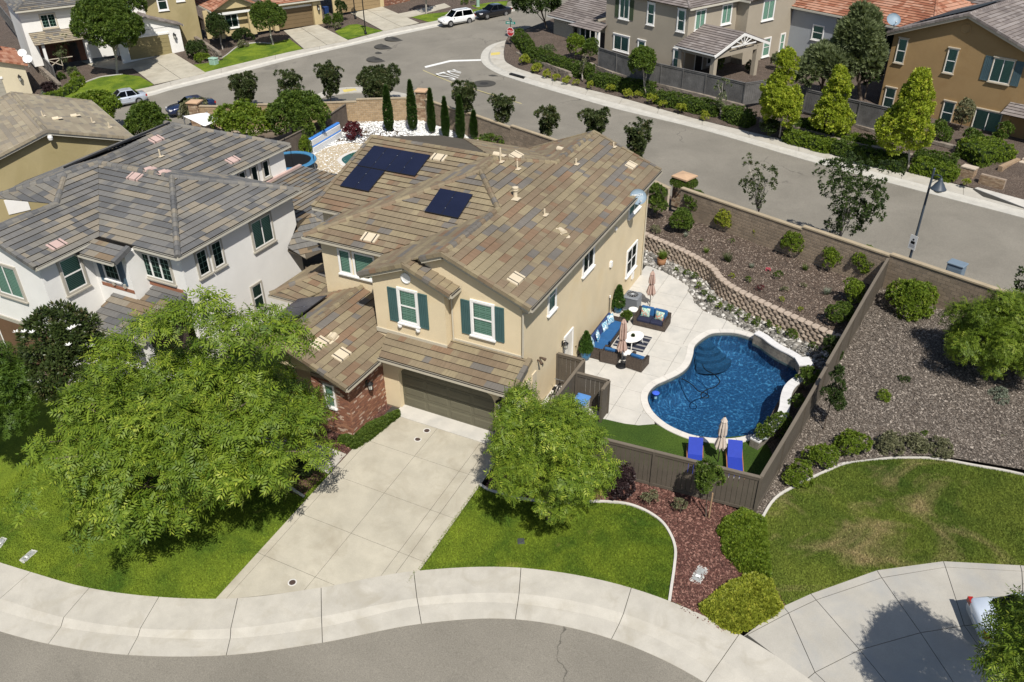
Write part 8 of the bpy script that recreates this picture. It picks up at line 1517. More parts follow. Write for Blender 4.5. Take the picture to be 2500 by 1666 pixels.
def wicker_panel(name,parent,x0,y0,z0,x1,y1,z1,rows=7):
    """woven panel: core with horizontal rope ribs standing proud"""
    mb=MB(); mb.box(x0,y0,z0,x1,y1,z1); h=(z1-z0)/rows
    for r in range(rows): mb.box(x0-.008,y0-.008,z0+r*h+h*.12,x1+.008,y1+.008,z0+(r+1)*h-h*.18)
    nx=max(2,int((x1-x0)/.12))
    for i in range(nx+1): x=x0+(x1-x0)*i/nx; mb.box(x-.012,y0-.014,z0,x+.012,y1+.014,z1)
    ny=max(2,int((y1-y0)/.12))
    for i in range(ny+1): y=y0+(y1-y0)*i/ny; mb.box(x0-.014,y-.012,z0,x1+.014,y+.012,z1)
    return mb.build(name,WICK,parent)
def sofa(name,label,cat,loc,rz,w,d,seats,seatm,backm,armh=.62):
    """local: x width, back along +y, open toward -y"""
    t=thing(name,label,cat,loc,rz); wicker_panel('base',t,-w/2,-d/2,.06,w/2,d/2,.32,4); wicker_panel('backrest',t,-w/2,d/2-.14,.32,w/2,d/2,.72,5)
    for s in (-1,1): wicker_panel('arm',t,min(s*w/2,s*(w/2-.13)),-d/2,.32,max(s*w/2,s*(w/2-.13)),d/2-.14,armh,4)
    for sx in (-1,1):
        for sy in (-1,1): MB().box(sx*(w/2-.08)-.03,sy*(d/2-.08)-.03,0,sx*(w/2-.08)+.03,sy*(d/2-.08)+.03,.06).build('leg',BLACK,t)
    sw=(w-.28)/seats
    for i in range(seats):
        x=-w/2+.14+i*sw; m=MB(); m.bbox(x+.005,-d/2+.02,.32,x+sw-.005,d/2-.2,.46,.04); m.build('seat_cushion',seatm,t)
        m=MB(); m.bbox(0,0,0,sw-.01,.15,.46,.05); o=m.build('back_cushion',backm,t,(x+.005,d/2-.3,.45)); o.rotation_euler=(-.2,0,0)
    return t
def pillow(label,loc,rz,tilt,mat,s=.44,group=None):
    mb=MB(); n=8; vs=[];fs=[]
    for side in (-1,1):
        for i in range(n+1):
            for j in range(n+1):
                u,v=i/n*2-1,j/n*2-1; h=.085*max(0,(1-u*u)*(1-v*v))**.45; k=1-.06*(1-abs(u*v)); vs.append((u*s/2*k,side*h,v*s/2*k+s/2))
    N=(n+1)**2
    for i in range(n):
        for j in range(n):
            a=i*(n+1)+j; fs.append((a,a+1,a+n+2,a+n+1)); b=N+a; fs.append((b,b+n+1,b+n+2,b+1))
    mb.add(vs,fs); o=mb.build('throw_pillow',mat,None,loc,smooth=True); o.rotation_euler=(tilt,0,rz); return tag(o,label,'pillow',group)
# sofa against the house wall (faces +x): local -y -> +x  => rz=pi/2
sofa('wicker_sofa','long wicker sofa with blue cushions against the house wall','sofa',(6.42,9.35,0),PI2,3.45,.95,3,BLUEC,M('cushion_dusk',(.03,.055,.15),.85,.1,4))
for i,(y,r_,lb) in enumerate(((8.05,.5,'blue patterned pillow nearest the potted tree on sofa'),(8.75,.15,'round-motif blue pillow second along the wall sofa'),(9.75,-.2,'pale blue patterned pillow third along the wall sofa'),(10.55,-.35,'blue patterned pillow farthest along the wall sofa'))): pillow(lb,(6.35,y,.46),PI2+r_,-.3,PBLUE,.5,'pillows on the wall sofa')
sofa('wicker_loveseat','wicker loveseat with navy seat cushions facing the rug','loveseat',(8.1,12.05,0),.0,1.75,.95,2,NAVY,BLUEC)
pillow('floral pillow left on the wicker loveseat',(7.72,11.95,.47),.12,-.3,PFLOR,.48); pillow('floral pillow right on the wicker loveseat',(8.5,11.92,.47),-.1,-.3,PFLOR,.48)
sofa('wicker_armchair','wicker armchair nearest the house wall, back toward gate','armchair',(7.32,7.95,0),math.pi+.05,.85,.85,1,BLUEC,BLUEC,.55); sofa('wicker_armchair','wicker armchair nearest the pool, back toward driveway','armchair',(8.72,7.95,0),math.pi-.1,.85,.85,1,BLUEC,BLUEC,.55)
# rug with stripes (flat woven bands are pieces)
RUGD=M('rug_navy',(.02,.025,.045),.95,.1,10,.2,60); RUGL=M('rug_grey',(.30,.29,.28),.95,.1,10,.2,60)
rug=thing('rug','navy and grey striped outdoor rug under the coffee table','rug',(6.95,9.2,.022),.02); MB().box(0,0,0,1.62,1.58,.012).build('rug_field',RUGD,rug)
for k in range(4): MB().box(.01,.12+k*.4,.013,1.61,.12+k*.4+.13,.017).build('rug_stripe',RUGL,rug)
ct=thing('coffee_table','oval white coffee table with small plant on striped rug','table',(7.84,9.75,.02),1.2); MB().lathe([(.55,.44),(.57,.45),(.57,.475),(.55,.485)],n=36,sx=1.15,sy=.8).build('table_top',WHT,ct,smooth=False)
for sx in (-1,1):
    for sy in (-1,1): MB().tube([(sx*.38,sy*.24,.44),(sx*.42,sy*.27,.2),(sx*.47,sy*.3,0)],[.035,.022,.018],8).build('leg',WHT,ct)
pp=thing('succulent','small dark succulent dish in centre of coffee table','plant',(7.84,9.75,.505)); MB().lathe([(.06,0),(.1,.04),(.095,.045)],n=14).build('dish',BLACK,pp); g_=np.random.default_rng(2); P_=g_.normal(size=(9,3))*.03; P_[:,2]=.04; foliage(P_,np.tile([0,0,1.],(9,1)),'small',LV_DARK,1.,pp,2,name='leaves')
TOPB=M('tray_blue',(.22,.32,.62),.3,.12,20)
def side_table(label,loc,r=.25,h=.5):
    t=thing('side_table',label,'table',loc,group='round side tables'); MB().lathe([(r,h),(r,h+.02),(r-.02,h+.025)],n=26).build('table_top',TOPB,t); MB().lathe([(r+.012,h-.01),(r+.012,h+.03),(r-.004,h+.03)],n=26).build('rim',WHT,t)
    for k in range(3): a=k*2.094; MB().tube([(r*.8*math.cos(a),r*.8*math.sin(a),h),(r*.45*math.cos(a),r*.45*math.sin(a),h*.5),(r*.85*math.cos(a),r*.85*math.sin(a),0)],.012,6).build('leg',BLACK,t)
side_table('round blue side table between the two wicker armchairs',(8.03,8.12,.02)); side_table('round blue side table between loveseat and air conditioner',(6.95,12.3,.02))
UPINK=M('canopy_pinkbeige',(.46,.33,.275),.9,.1,3); UBEIGE=M('canopy_beige',(.56,.48,.41),.9,.06,3); UDK=M('canopy_stripe',(.27,.175,.145),.9,.1,3); UPOLE=M('umbrella_pole',(.06,.055,.05),.4,.05,metal=.5)
def umbrella(label,loc,H,m1,m2,base=True,low=.95):
    """closed market umbrella: pole, folded canopy in pleats, finial, base"""
    t=thing('patio_umbrella',label,'umbrella',loc); MB().tube([(0,0,0),(0,0,H)],.022,8).build('pole',UPOLE,t); n=32; prof=[(.17,low),(.21,low+.12),(.13,low+.5),(.1,low+.62),(.15,low+.72),(.14,H-.5),(.1,H-.22),(.13,H-.2),(.05,H-.03),(.02,H)]
    mb=MB(); vs=[];m=len(prof)
    for i,(r,z) in enumerate(prof):
        for k in range(n):
            a=2*math.pi*k/n; q=r*(1+(.28 if k%4 in (0,1) else -.2)*(1 if i<7 else .35)); vs.append((q*math.cos(a),q*math.sin(a),z+(.05*math.sin(k*1.7) if i==0 else 0)))
    for i in range(m-1):
        for k in range(n): mb.mat(1 if k%8 in (2,3) else 0); mb.add([],[]); mb.f.append((i*n+k,i*n+(k+1)%n,(i+1)*n+(k+1)%n,(i+1)*n+k)); mb.m.append(mb.mi)
    mb.v=vs; mb.build('canopy',[m1,m2],t); MB().lathe([(.02,H),(.035,H+.03),(.01,H+.08)],n=10).build('finial',UPOLE,t); MB().tube([(0,0,low+.58),(0,0,low+.66)],.125,14).build('strap',m2,t)
    if base: MB().lathe([(.27,0),(.27,.03),(.2,.07),(.05,.09),(.035,.3)],n=24).build('base',BLACK,t)
    return t
umbrella('closed pink-beige striped umbrella on black base between armchairs',(7.99,7.6,.02),2.75,UPINK,UDK); umbrella('closed pink-beige striped umbrella behind the loveseat near air conditioner',(7.37,13.9,.02),2.2,UPINK,UDK,False,.75); umbrella('closed beige umbrella between the two blue loungers',(14.2,2.62,0),2.4,UBEIGE,UBEIGE,False,.8)
def lounger(label,loc,rz):
    """chaise: head end toward local +y"""
    t=thing('pool_lounger',label,'lounger',loc,rz,'blue loungers on the turf'); MB().add([(-.3,-1.0,.34),(.3,-1.0,.34),(.3,.25,.36),(-.3,.25,.36),(-.3,-1.0,.30),(.3,-1.0,.30),(.3,.25,.32),(-.3,.25,.32)],[(0,1,2,3),(7,6,5,4),(0,4,5,1),(1,5,6,2),(2,6,7,3),(3,7,4,0)]).build('seat_sling',ROYAL,t); MB().add([(-.3,.25,.36),(.3,.25,.36),(.3,.9,.78),(-.3,.9,.78),(-.3,.27,.32),(.3,.27,.32),(.3,.92,.74),(-.3,.92,.74)],[(0,1,2,3),(7,6,5,4),(0,4,5,1),(1,5,6,2),(2,6,7,3),(3,7,4,0)]).build('back_sling',ROYAL,t)
    for s in (-1,1):
        MB().box(s*.33-.02,-1.02,.27,s*.33+.02,.95,.33).build('side_rail',TEAK,t)
        for y in (-.95,.75): MB().box(s*.33-.03,y-.04,0,s*.33+.03,y+.04,.27).build('leg',TEAK,t)
    MB().box(-.33,-1.03,.3,.33,-.99,.36).build('foot_rail',TRIM,t); return t
lounger('blue pool lounger nearest the round tree, left of the beige umbrella',(13.35,2.0,0),.28); lounger('blue pool lounger right of the beige umbrella near fence corner',(14.9,2.55,0),.28)
# pool float, cleaner, hose
fl=thing('chlorine_floater','round blue chlorine floater in left end of pool','pool float',(10.23,6.36,-0.11)); MB().lathe([(.1,-.12),(.12,-.02),(.17,-.01),(.18,.02),(.12,.05),(.05,.06)],n=20).build('float_disc',M('float_blue',(.05,.12,.62),.35),fl); MB().lathe([(.07,-.3),(.07,-.12)],n=12).build('canister',WHT,fl)
cl=(11.15,11.02,-1.1); rb_=thing('pool_cleaner','dark pool cleaner robot on pool floor below steps','pool cleaner',(cl[0],cl[1],-1.15),.4); MB().bbox(-.2,-.16,0,.2,.16,.18,.05).build('body',BLACK,rb_); 
for s in (-1,1): MB().tube([(-.16,s*.2,.09),(.16,s*.2,.09)],.09,10).build('wheel',BLACK,rb_)
hs=MB(); hp=[(11.49,10.05,-0.35),(11.79,9.43,-0.2),(12.35,9.12,-0.16),(12.71,8.66,-0.15),(12.61,8.12,-0.15),(12.32,7.72,-0.15),(12.18,7.29,-0.15),(12.32,7.0,-0.15),(12.57,7.18,-0.15),(12.41,7.4,-0.15),(12.0,7.46,-0.15),(11.59,7.82,-0.15),(11.22,8.02,-0.15),(10.97,8.1,-0.15)]
hs.tube(catmull(hp,5),.026,6); tag(hs.build('cleaner_hose',BLACK),'black pool cleaner hose snaking across the water','hose')
# air conditioner
ac=thing('air_conditioner','grey air conditioning unit against house wall beyond sofa','air conditioner',(6.55,13.2,.02)); ACM=M('ac_grey',(.19,.205,.225),.5,.06,3); MB().bbox(-.42,-.42,0,.42,.42,.1,.02).build('base_pan',ACM,ac); MB().box(-.36,-.36,.1,.36,.36,.8).build('coil',BLACK,ac)
lv=MB()
for k in range(11): lv.box(-.41,-.41,.13+k*.06,.41,.41,.13+k*.06+.03)
lv.build('louvers',ACM,ac); MB().bbox(-.43,-.43,.8,.43,.43,.9,.06).build('top_cover',ACM,ac); MB().lathe([(.32,.9),(.32,.905)],n=30).build('fan_opening',BLACK,ac); fg_=MB()
for k in range(12): a=k*math.pi/6; fg_.beam((.06*math.cos(a),.06*math.sin(a),.925),(.33*math.cos(a),.33*math.sin(a),.91),.012,.012)
fg_.lathe([(.08,.92),(.08,.935),(.02,.94)],n=12); fg_.build('fan_guard',M('guard_light',(.42,.44,.46),.4),ac)
# potted plants
def pot(name,label,loc,r,h,mat,kind='cone',H=1.2,leaf=None,cr=.3,seed=1,group=None):
    t=thing(name,label,'potted plant',loc,group=group); MB().lathe([(r*.68,0),(r*.95,h*.45),(r,h*.8),(r*.92,h*.92),(r*1.05,h),(r*.9,h),(r*.85,h*.9)],n=22).build('pot',mat,t,smooth=True); MB().lathe([(r*.86,h*.88),(r*.5,h*.9)],n=16).build('soil',SOIL,t)
    g_=np.random.default_rng(seed)
    if kind=='cone':
        n=420; hh=g_.random(n)**1.15; a=g_.random(n)*6.283; rr=cr*(1-hh)**.8*(.75+.35*g_.random(n)); P_=np.stack([rr*np.cos(a),rr*np.sin(a),h+.03+hh*H],1); N_=np.stack([np.cos(a)*.7,np.sin(a)*.7,np.ones(n)*.6],1); N_/=np.linalg.norm(N_,axis=1,keepdims=True); foliage(P_,N_,'small',leaf or LV_DARK,1.,t,seed); MB().tube([(0,0,h*.8),(0,0,h+H*.7)],[.03,.01],6).build('trunk',BARKM,t)
    elif kind=='grass':
        P_=g_.normal(size=(7,3))*.06; P_[:,2]=h*.9; foliage(P_,np.tile([0,0,1.],(7,1)),'blade',leaf or LV_GREY,H,t,seed,name='blades',up=.9)
    else:
        n=60; P_=rvec(g_,n)*cr; P_[:,2]=abs(P_[:,2])+h; foliage(P_,rvec(g_,n),'oval',leaf or LV_MID,1.,t,seed,name='foliage')
    return t
pot('potted_conifer','conical dark conifer in glossy blue pot beside the cream door',(6.15,7.45,.02),.27,.5,GLAZE,'cone',1.05,LV_CYP,.32,1); pot('potted_conifer','conical dark conifer in blue pot beside air conditioner',(6.0,12.5,.02),.25,.4,GLAZE,'cone',1.2,LV_CYP,.33,2); pot('potted_grass','grassy plant in round terracotta pot at house back corner',(6.41,18.89,0.0),.28,.5,TERRA,'grass',.6,LV_BRT,seed=3); pot('potted_plant','leafy plant in dark pot between sofa and loveseat',(6.75,11.75,.02),.17,.32,M('pot_navy',(.03,.04,.07),.4),'leaf',.3,LV_MID,.2,4); pot('potted_fern','trailing fern in pale bowl on pool seat wall end',(15.62,4.5,0.42),.26,.24,M('bowl_grey',(.42,.46,.47),.5),'leaf',.3,LV_MID,.34,5)
# standpipe and hose bib by the wall
sp_=thing('standpipe','thin dark pipe with white cap rising beside potted conifer at wall','pipe',(5.78,11.7,0)); MB().tube([(0,0,0),(0,0,1.3)],.022,6).build('pipe',UPOLE,sp_); MB().tube([(0,0,1.3),(0,0,1.42)],.04,8).build('pipe_cap',TRIM,sp_)
hb_=thing('hose_bib','small bronze hose tap on wall beside cream door','tap',(5.7,7.1,.75)); MB().tube([(0,0,.1),(.1,0,.1),(.12,0,0)],.018,6).build('spout',MATS['bronze'],hb_); MB().tube([(.06,-.05,.14),(.06,.05,.14)],.012,6).build('handle',MATS['bronze'],hb_)
# bins and hose reel in the enclosure
def bin_(name,label,loc,rz,mat,lid,h=1.05,lt='bin'):
    t=thing(name,label,lt,loc,rz); mb=MB(); mb.add([(-.24,-.28,.08),(.24,-.28,.08),(.24,.25,.08),(-.24,.25,.08),(-.3,-.34,h),(.3,-.34,h),(.3,.34,h),(-.3,.34,h)],[(3,2,1,0),(0,1,5,4),(1,2,6,5),(2,3,7,6),(3,0,4,7),(4,5,6,7)]); mb.build('body',mat,t); MB().bbox(-.32,-.37,h,.32,.38,h+.08,.03).build('lid',lid,t); MB().tube([(-.26,.38,h-.02),(.26,.38,h-.02)],.02,6).build('handle',lid,t)
    for s in (-1,1): MB().tube([(s*.2,.27,.1),(s*.26,.27,.1)],.1,12).build('wheel',BLACK,t)
    return t
BINB=M('bin_blue',(.02,.05,.16),.5,.05); BINW=M('bin_pale',(.6,.62,.62),.5,.05)
bin_('wheelie_bin','blue-lidded bin inside the brown enclosure',(7.75,3.0,0),.0,BINW,M('lid_blue',(.10,.25,.55),.5),.95)
bin_('wheelie_bin','dark blue wheeled bin beside far garage',(-57.72,70.27,-0.15),GA,BINB,BINB)
bk=thing('bicycle','bicycle frame leaning on wall behind the gate panel','bicycle',(6.25,3.6,0),PI2)
for x in (-.5,.5): 
    w_=MB(); w_.tube([(x+.32*math.cos(a),0,.34+.32*math.sin(a)) for a in np.linspace(0,2*math.pi,25)],.022,6,False); w_.build('wheel',BLACK,bk)
for a,b,m_ in (((-.5,0,.34),(-.1,0,.34),BLACK),((-.1,0,.34),(.35,0,.8),BLACK),((-.1,0,.34),(-.25,0,.85),BLACK),((-.25,0,.8),(.35,0,.8),BLACK),((.35,0,.95),(.5,0,.34),BLACK),((-.25,0,.8),(-.5,0,.34),BLACK)): MB().beam(a,b,.03,.03).build('frame_tube',m_,bk)
MB().bbox(-.38,-.07,.86,-.12,.07,.93,.02).build('saddle',BLACK,bk); MB().tube([(.33,-.25,1.0),(.36,0,.97),(.33,.25,1.0)],.015,6).build('handlebar',GREYM,bk)
# satellite dish on the eave
def dish(name,label,loc,az,el,r,m,text=None,arm=(0,0,-.6)):
    t=thing(name,label,'satellite dish',loc); q=Vector((math.cos(az)*math.cos(el),math.sin(az)*math.cos(el),math.sin(el))).to_track_quat('Z','Y'); n=26; prof=[(.001,0),(r*.35,.012*r/.4),(r*.7,.05*r/.4),(r,.11*r/.4),(r*1.01,.12*r/.4)]
    mb=MB(); mb.lathe(prof,n=n,sx=1.08); mb.f=mb.f[:-1]; mb.m=mb.m[:-1]; d_=mb.build('reflector',m,t,smooth=True); d_.rotation_mode='QUATERNION'; d_.rotation_quaternion=q
    b=MB(); b.tube([(0,-r*.9,.06),(0,-r*.75,.32*r/.4)],.02,6); b.box(-.05,-r*.8,.3*r/.4,.05,-r*.6,.36*r/.4); b.build('feed_arm',GREYM,d_)
    if text: tx=textmesh('lettering',text,TRIM,d_,r*.36,.004); tx.location=(0,r*.25,.06)
    MB().tube([(0,0,-.02),(arm[0]*.4,arm[1]*.4,arm[2]*.3),arm],.03,8).build('mast',GREYM,t); return t
DGR=M('dish_greyblue',(.22,.29,.35),.5,.05); dp=(6.15,13.55,6.33)
dish('satellite_dish','grey-blue satellite dish mounted on right eave of main house',(6.3,dp[1],dp[2]+.1),math.radians(-48),math.radians(38),.42,DGR,'DIRECTV',(-.35,-.1,-.55))
u=(-68.31,32.78,1.5); dish('satellite_dish','white satellite dish upper of pair on orange roof at far left',u,math.radians(-50),math.radians(35),.45,TRIM,None,(-.2,.2,-.9)); dish('satellite_dish','white satellite dish lower of pair on orange roof at far left',(-69.61,33.27,1.9),math.radians(-50),math.radians(35),.42,TRIM,None,(-.2,.2,-.9)); u=(14.36,53.85,8.2); dish('satellite_dish','grey satellite dish on left eave of ochre house',u,math.radians(-60),math.radians(40),.55,DGR,None,(.2,.2,-.6))
# trampoline, sail shade, striped mat beyond
tp=(-23.23,21.88,0.9); tr=thing('trampoline','blue-edged black trampoline with net poles behind white house','trampoline',(tp[0]-.9,tp[1]-.2,0)); TBL=M('tramp_blue',(.06,.21,.38),.5,.1,3); MB().lathe([(1.62,.88),(1.62,.89),(.01,.885)],n=28).build('mat',BLACK,tr); MB().lathe([(1.6,.86),(1.6,.95),(1.98,.96),(2.02,.9),(1.95,.86)],n=28).build('edge_pad',TBL,tr)
for k in range(6): 
    a=k*1.047+.3; x,y=1.95*math.cos(a),1.95*math.sin(a); MB().tube([(x,y,0),(x,y,.86)],.03,6).build('leg',GREYM,tr); MB().tube([(x,y,.86),(x,y,1.5),(x*.98,y*.98,2.6)],.022,6).build('net_pole',BLACK,tr)
for k in range(2): MB().beam((.9+.35*k,-2.0,0),(.9+.35*k,-1.85,.88),.03,.03).build('ladder_rail',GREYM,tr)
for k in range(3): MB().beam((.9,-1.98+.03*k,.2+.25*k),(1.25,-1.98+.03*k,.2+.25*k),.05,.02).build('ladder_rung',GREYM,tr)
sg=[(-35.5,22.59,2.6),(-33.94,23.68,2.9),(-32.04,23.14,2.7),(-32.5,21.8,2.4)]
sg=[(-35.54,22.59,2.6),(-33.7,23.43,2.9),(-32.1,23.22,2.6),(-32.77,22.01,2.3)]
sh_=thing('shade_sail','white fabric shade sail between trees behind white house roof','shade sail'); n=10; vs=[]
A,B,C_,D=[Vector(q) for q in sg]
for i in range(n+1):
    for j in range(n+1):
        u_,v_=i/n,j/n; p=(A.lerp(B,u_)).lerp(D.lerp(C_,u_),v_); p.z+=.35*math.sin(math.pi*u_)*math.sin(math.pi*v_); vs.append(tuple(p))
mb=MB(); mb.add(vs,[(i*(n+1)+j,(i+1)*(n+1)+j,(i+1)*(n+1)+j+1,i*(n+1)+j+1) for i in range(n) for j in range(n)]); mb.build('fabric',M('sail_white',(.80,.79,.77),.8,.02),sh_,smooth=True)
for q in sg: MB().tube([(q[0],q[1],0),(q[0],q[1],q[2]+.05)],.05,8).build('sail_post',GREYM,sh_)
ma,mb_=(-25.17,25.57,-0.0),(-25.57,29.99,0.0); L=math.hypot(mb_[0]-ma[0],mb_[1]-ma[1]); im=thing('striped_mat','blue and white striped inflatable mat standing along brown fence','inflatable mat',ma,math.atan2(mb_[1]-ma[1],mb_[0]-ma[0])); IW=M('mat_white',(.62,.63,.64),.5,.04); IB=M('mat_blue',(.06,.22,.62),.5,.04)
for k,(z0,z1,m_,nm) in enumerate(((0.,.52,IW,'lower_tube'),(.53,.62,IB,'blue_band'),(.63,1.12,IW,'upper_tube'),(1.13,1.26,IB,'top_band'))): MB().bbox(0,-.12+.03*k,z0,L,.16+.03*k,z1,.05).build(nm,m_,im)

# ---------------------------------------------------------------- vehicles
TYRE=M('tyre',(.018,.018,.018),.85,.1); RIM_=M('alloy',(.45,.45,.45),.3,.05,metal=.8); CGL=GLASS('car_glass',(.10,.13,.13),.25); TAILR=M('tail_red',(.35,.02,.015),.3); HEADL=M('head_clear',(.6,.6,.6),.15,spec=.7); DTRIM=M('dark_trim',(.02,.02,.022),.6); CIN=M('car_interior',(.03,.03,.03),.9)
def PAINTC(name,c,metal=.0,rough=.25):
    m,t,b=nt(name); b.inputs['Base Color'].default_value=(*c,1); b.inputs['Roughness'].default_value=rough; b.inputs['Metallic'].default_value=metal; b.inputs['Coat Weight'].default_value=.6
    n=noise(t,gpos(t),3.,3); t.links.new(ramp(t,n,[(.2,rough*.8),(.8,rough*1.3)]),b.inputs['Roughness']); return m
def car(name,label,cat,loc,rz,paint,kind='sedan',L=4.6,W=1.8,H=1.45):
    """front toward local +x. Lower body and cabin are lofted from cross-sections"""
    t=thing(name,label,cat,loc,rz); h=L/2; suv=kind=='suv'
    belt=.98 if suv else .90; gc=.24 if suv else .18
    # stations: x, half width, sill z, shoulder z, top z (bonnet / boot height), crown half width
    if suv: ST=[(-h,.76,.45,.85,.98,.68),(-h+.10,.84,.33,.90,1.04,.76),(-h+.5,.89,gc,.94,1.05,.8),(-.6,.91,gc,.95,1.05,.8),(.5,.91,gc,.95,1.05,.8),(h-1.15,.90,gc,.93,1.04,.8),(h-.6,.88,.26,.88,.98,.76),(h-.15,.80,.3,.76,.88,.66),(h,.68,.4,.66,.74,.55)]
    else: ST=[(-h,.70,.42,.72,.86,.58),(-h+.12,.80,.32,.80,.95,.68),(-h+.6,.87,gc,.86,.98,.72),(-.7,.89,gc,.88,.95,.74),(.4,.89,gc,.87,.95,.74),(h-1.2,.88,gc,.84,.93,.74),(h-.6,.86,.22,.78,.87,.7),(h-.15,.78,.26,.66,.76,.6),(h,.64,.36,.56,.64,.5)]
    k=W/1.8; mb=MB(); rings=[]
    for x,w,z0,zs,zt,wc in ST:
        w*=k;wc*=k; rings.append([(x,-w*.9,z0),(x,-w,z0+.14),(x,-w,zs-.12),(x,-w*.97,zs),(x,-wc,zt-.02),(x,0,zt),(x,wc,zt-.02),(x,w*.97,zs),(x,w,zs-.12),(x,w,z0+.14),(x,w*.9,z0)])
    n=11; mb.add([p for r in rings for p in r],[(i*n+j,i*n+(j+1)%n,(i+1)*n+(j+1)%n,(i+1)*n+j)[::-1] for i in range(len(rings)-1) for j in range(n)]+[tuple(range(n)),tuple(range(len(rings)*n-1,(len(rings)-1)*n-1,-1))]); mb.build('body',paint,t,smooth=True)
    # cabin
    if suv: CB=[(-h+.12,.76,belt,.70,belt+.05),(-h+.5,.80,belt,.64,H-.03),(-.5,.82,belt,.64,H),(.35,.82,belt,.62,H-.04),(1.12,.76,belt,.68,belt+.05)]
    else: CB=[(-h+.62,.70,belt,.66,belt+.05),(-1.0,.76,belt,.57,H-.04),(-.3,.80,belt,.58,H),(.25,.80,belt,.57,H-.04),(1.05,.74,belt,.68,belt+.04)]
    cb=MB(); rg=[]
    for x,w,zb,wt,zt in CB: w*=k;wt*=k; rg.append([(x,-w,zb-.08),(x,-wt-(w-wt)*.15,zt-.06),(x,-wt*.86,zt),(x,wt*.86,zt),(x,wt+(w-wt)*.15,zt-.06),(x,w,zb-.08)])
    m=6; fs=[]
    for i in range(len(rg)-1):
        for j in range(m-1):
            roofp=(j==2 and 1<=i<=2) or (j in (1,3) and 1<=i<=2); cb.mat(0 if roofp else 1); 
            fs=(i*m+j,i*m+j+1,(i+1)*m+j+1,(i+1)*m+j)[::-1]; cb.f.append(fs); cb.m.append(cb.mi)
    cb.v=[p for r in rg for p in r]; cb.build('cabin_glass',[paint,CGL],t,smooth=False)
    ii=MB(); ii.add([(p[0]*.97,p[1]*.93,p[2]-.04) for r in rg for p in r],[(i*m+j,i*m+j+1,(i+1)*m+j+1,(i+1)*m+j)[::-1] for i in range(len(rg)-1) for j in range(m-1)]); ii.build('interior',CIN,t)
    pl_=MB()
    for s in (0,5):
        e=1 if s==0 else 4
        for i in (1,3): pl_.beam(rg[i][s] if False else (rg[i][s][0]+(.75 if i==3 else -.35 if not suv else -.28),rg[i][s][1]*.97,rg[i][s][2]+.06),rg[i][e],.07,.05)
        a,b=Vector(rg[2][s]),Vector(rg[2][e]); pl_.beam(tuple(a),tuple(b),.09,.05)
    pl_.build('pillars',paint,t)
    MB().beam((h-.02,-.45*k,.5),(h-.02,.45*k,.5),.08,.12).build('grille',DTRIM,t)
    for s in (-1,1):
        MB().bbox(h-.42,s*.62*k-.17,.60 if not suv else .70,h-.06,s*.62*k+.17,.74 if not suv else .84,.03).build('headlight',HEADL,t); MB().box(-h-.0,s*.66*k-.14,.68,-h+.16,s*.66*k+.14,.86 if not suv else 1.0).build('tail_light',TAILR,t)
        MB().bbox(.75,s*.92*k-.08,belt-.02,.95,s*.92*k+.08,belt+.13,.03).build('mirror',paint,t)
        MB().box(-.9,s*.90*k-.012,.36,1.0,s*.90*k+.012,.42).build('side_strip',paint if not suv else DTRIM,t)
        for x in (-.55,.3): MB().box(x,s*.905*k-.01,belt-.17,x+.16,s*.905*k+.01,belt-.13).build('door_handle',DTRIM if not suv else RIM_,t)
        for x in (-L*.29,L*.30):
            R_=.35 if suv else .32; y=s*(.80*k); a=MB(); a.tube([(x,y-.12,R_),(x,y+.135*1,R_)],R_+.05,20); a.build('wheel_arch',DTRIM,t)
            w_=MB(); w_.tube([(x,y-.11,R_),(x,y-.1,R_),(x,y+.1,R_),(x,y+.115,R_)] if s>0 else [(x,y+.11,R_),(x,y+.1,R_),(x,y-.1,R_),(x,y-.115,R_)],[R_*.92,R_,R_,R_*.92],20); w_.v=[(p[0],p[1]+s*.03,p[2]) for p in w_.v]; wo=w_.build('wheel',TYRE,t)
            r_=MB(); yy=y+s*.15
            r_.lathe([(R_*.66,-.006),(R_*.66,.006),(R_*.58,.008),(R_*.56,-.0)],n=18); 
            for q in range(5): a_=q*1.2566; r_.beam((0,0,.006),(R_*.6*math.cos(a_),R_*.6*math.sin(a_),.006),.07,.012)
            r_.lathe([(.06,.0),(.06,.016)],n=10); ro=r_.build('rim',RIM_,wo,(x,yy,R_)); ro.rotation_euler=(-s*PI2,0,0)
    MB().beam((-h-.01,-.25,.62),(-h-.01,.25,.62),.02,.12).build('number_plate',TRIM,t)
    if suv:
        for s in (-1,1): MB().tube([(-1.3,s*.55*k,H+.02),(-1.2,s*.55*k,H+.07),(.3,s*.55*k,H+.06),(.4,s*.55*k,H)],.02,6).build('roof_rail',DTRIM,t)
    return t
def face(a,b): return math.atan2(b[1]-a[1],b[0]-a[0])
u=(-55.29,34.86,-2.1); gx_,gy_=math.cos(GA),math.sin(GA)
car('parked_car','silver sedan parked at far kerb by the lawn','car',(u[0]-gx_*1.4-gy_*.75*1,u[1]-gy_*1.4+gx_*.75,T(u[0],u[1])-.1),GA+math.pi,PAINTC('paint_silver',(.50,.54,.60),.35,.28),'sedan',4.55,1.75,1.52)
u=(-47.65,34.51,-1.89); car('parked_car','dark blue sedan half hidden behind golden wall and stone pillar','car',(u[0],u[1],T(u[0],u[1])-.1),GA+math.pi,PAINTC('paint_navy',(.015,.025,.07),.2,.2),'sedan',4.7,1.8,1.5)
a=Vector((-37.37,68.9,0.39));b=Vector((-36.0,71.36,0.58)); c_=(a+b)/2; an=GA
car('parked_car','white sport utility car parked at far kerb','car',(c_.x-math.sin(an)*.8,c_.y+math.cos(an)*.8,T(c_.x,c_.y)-.1),an+math.pi,PAINTC('paint_white',(.78,.78,.76),0,.25),'suv',4.7,1.82,1.72)
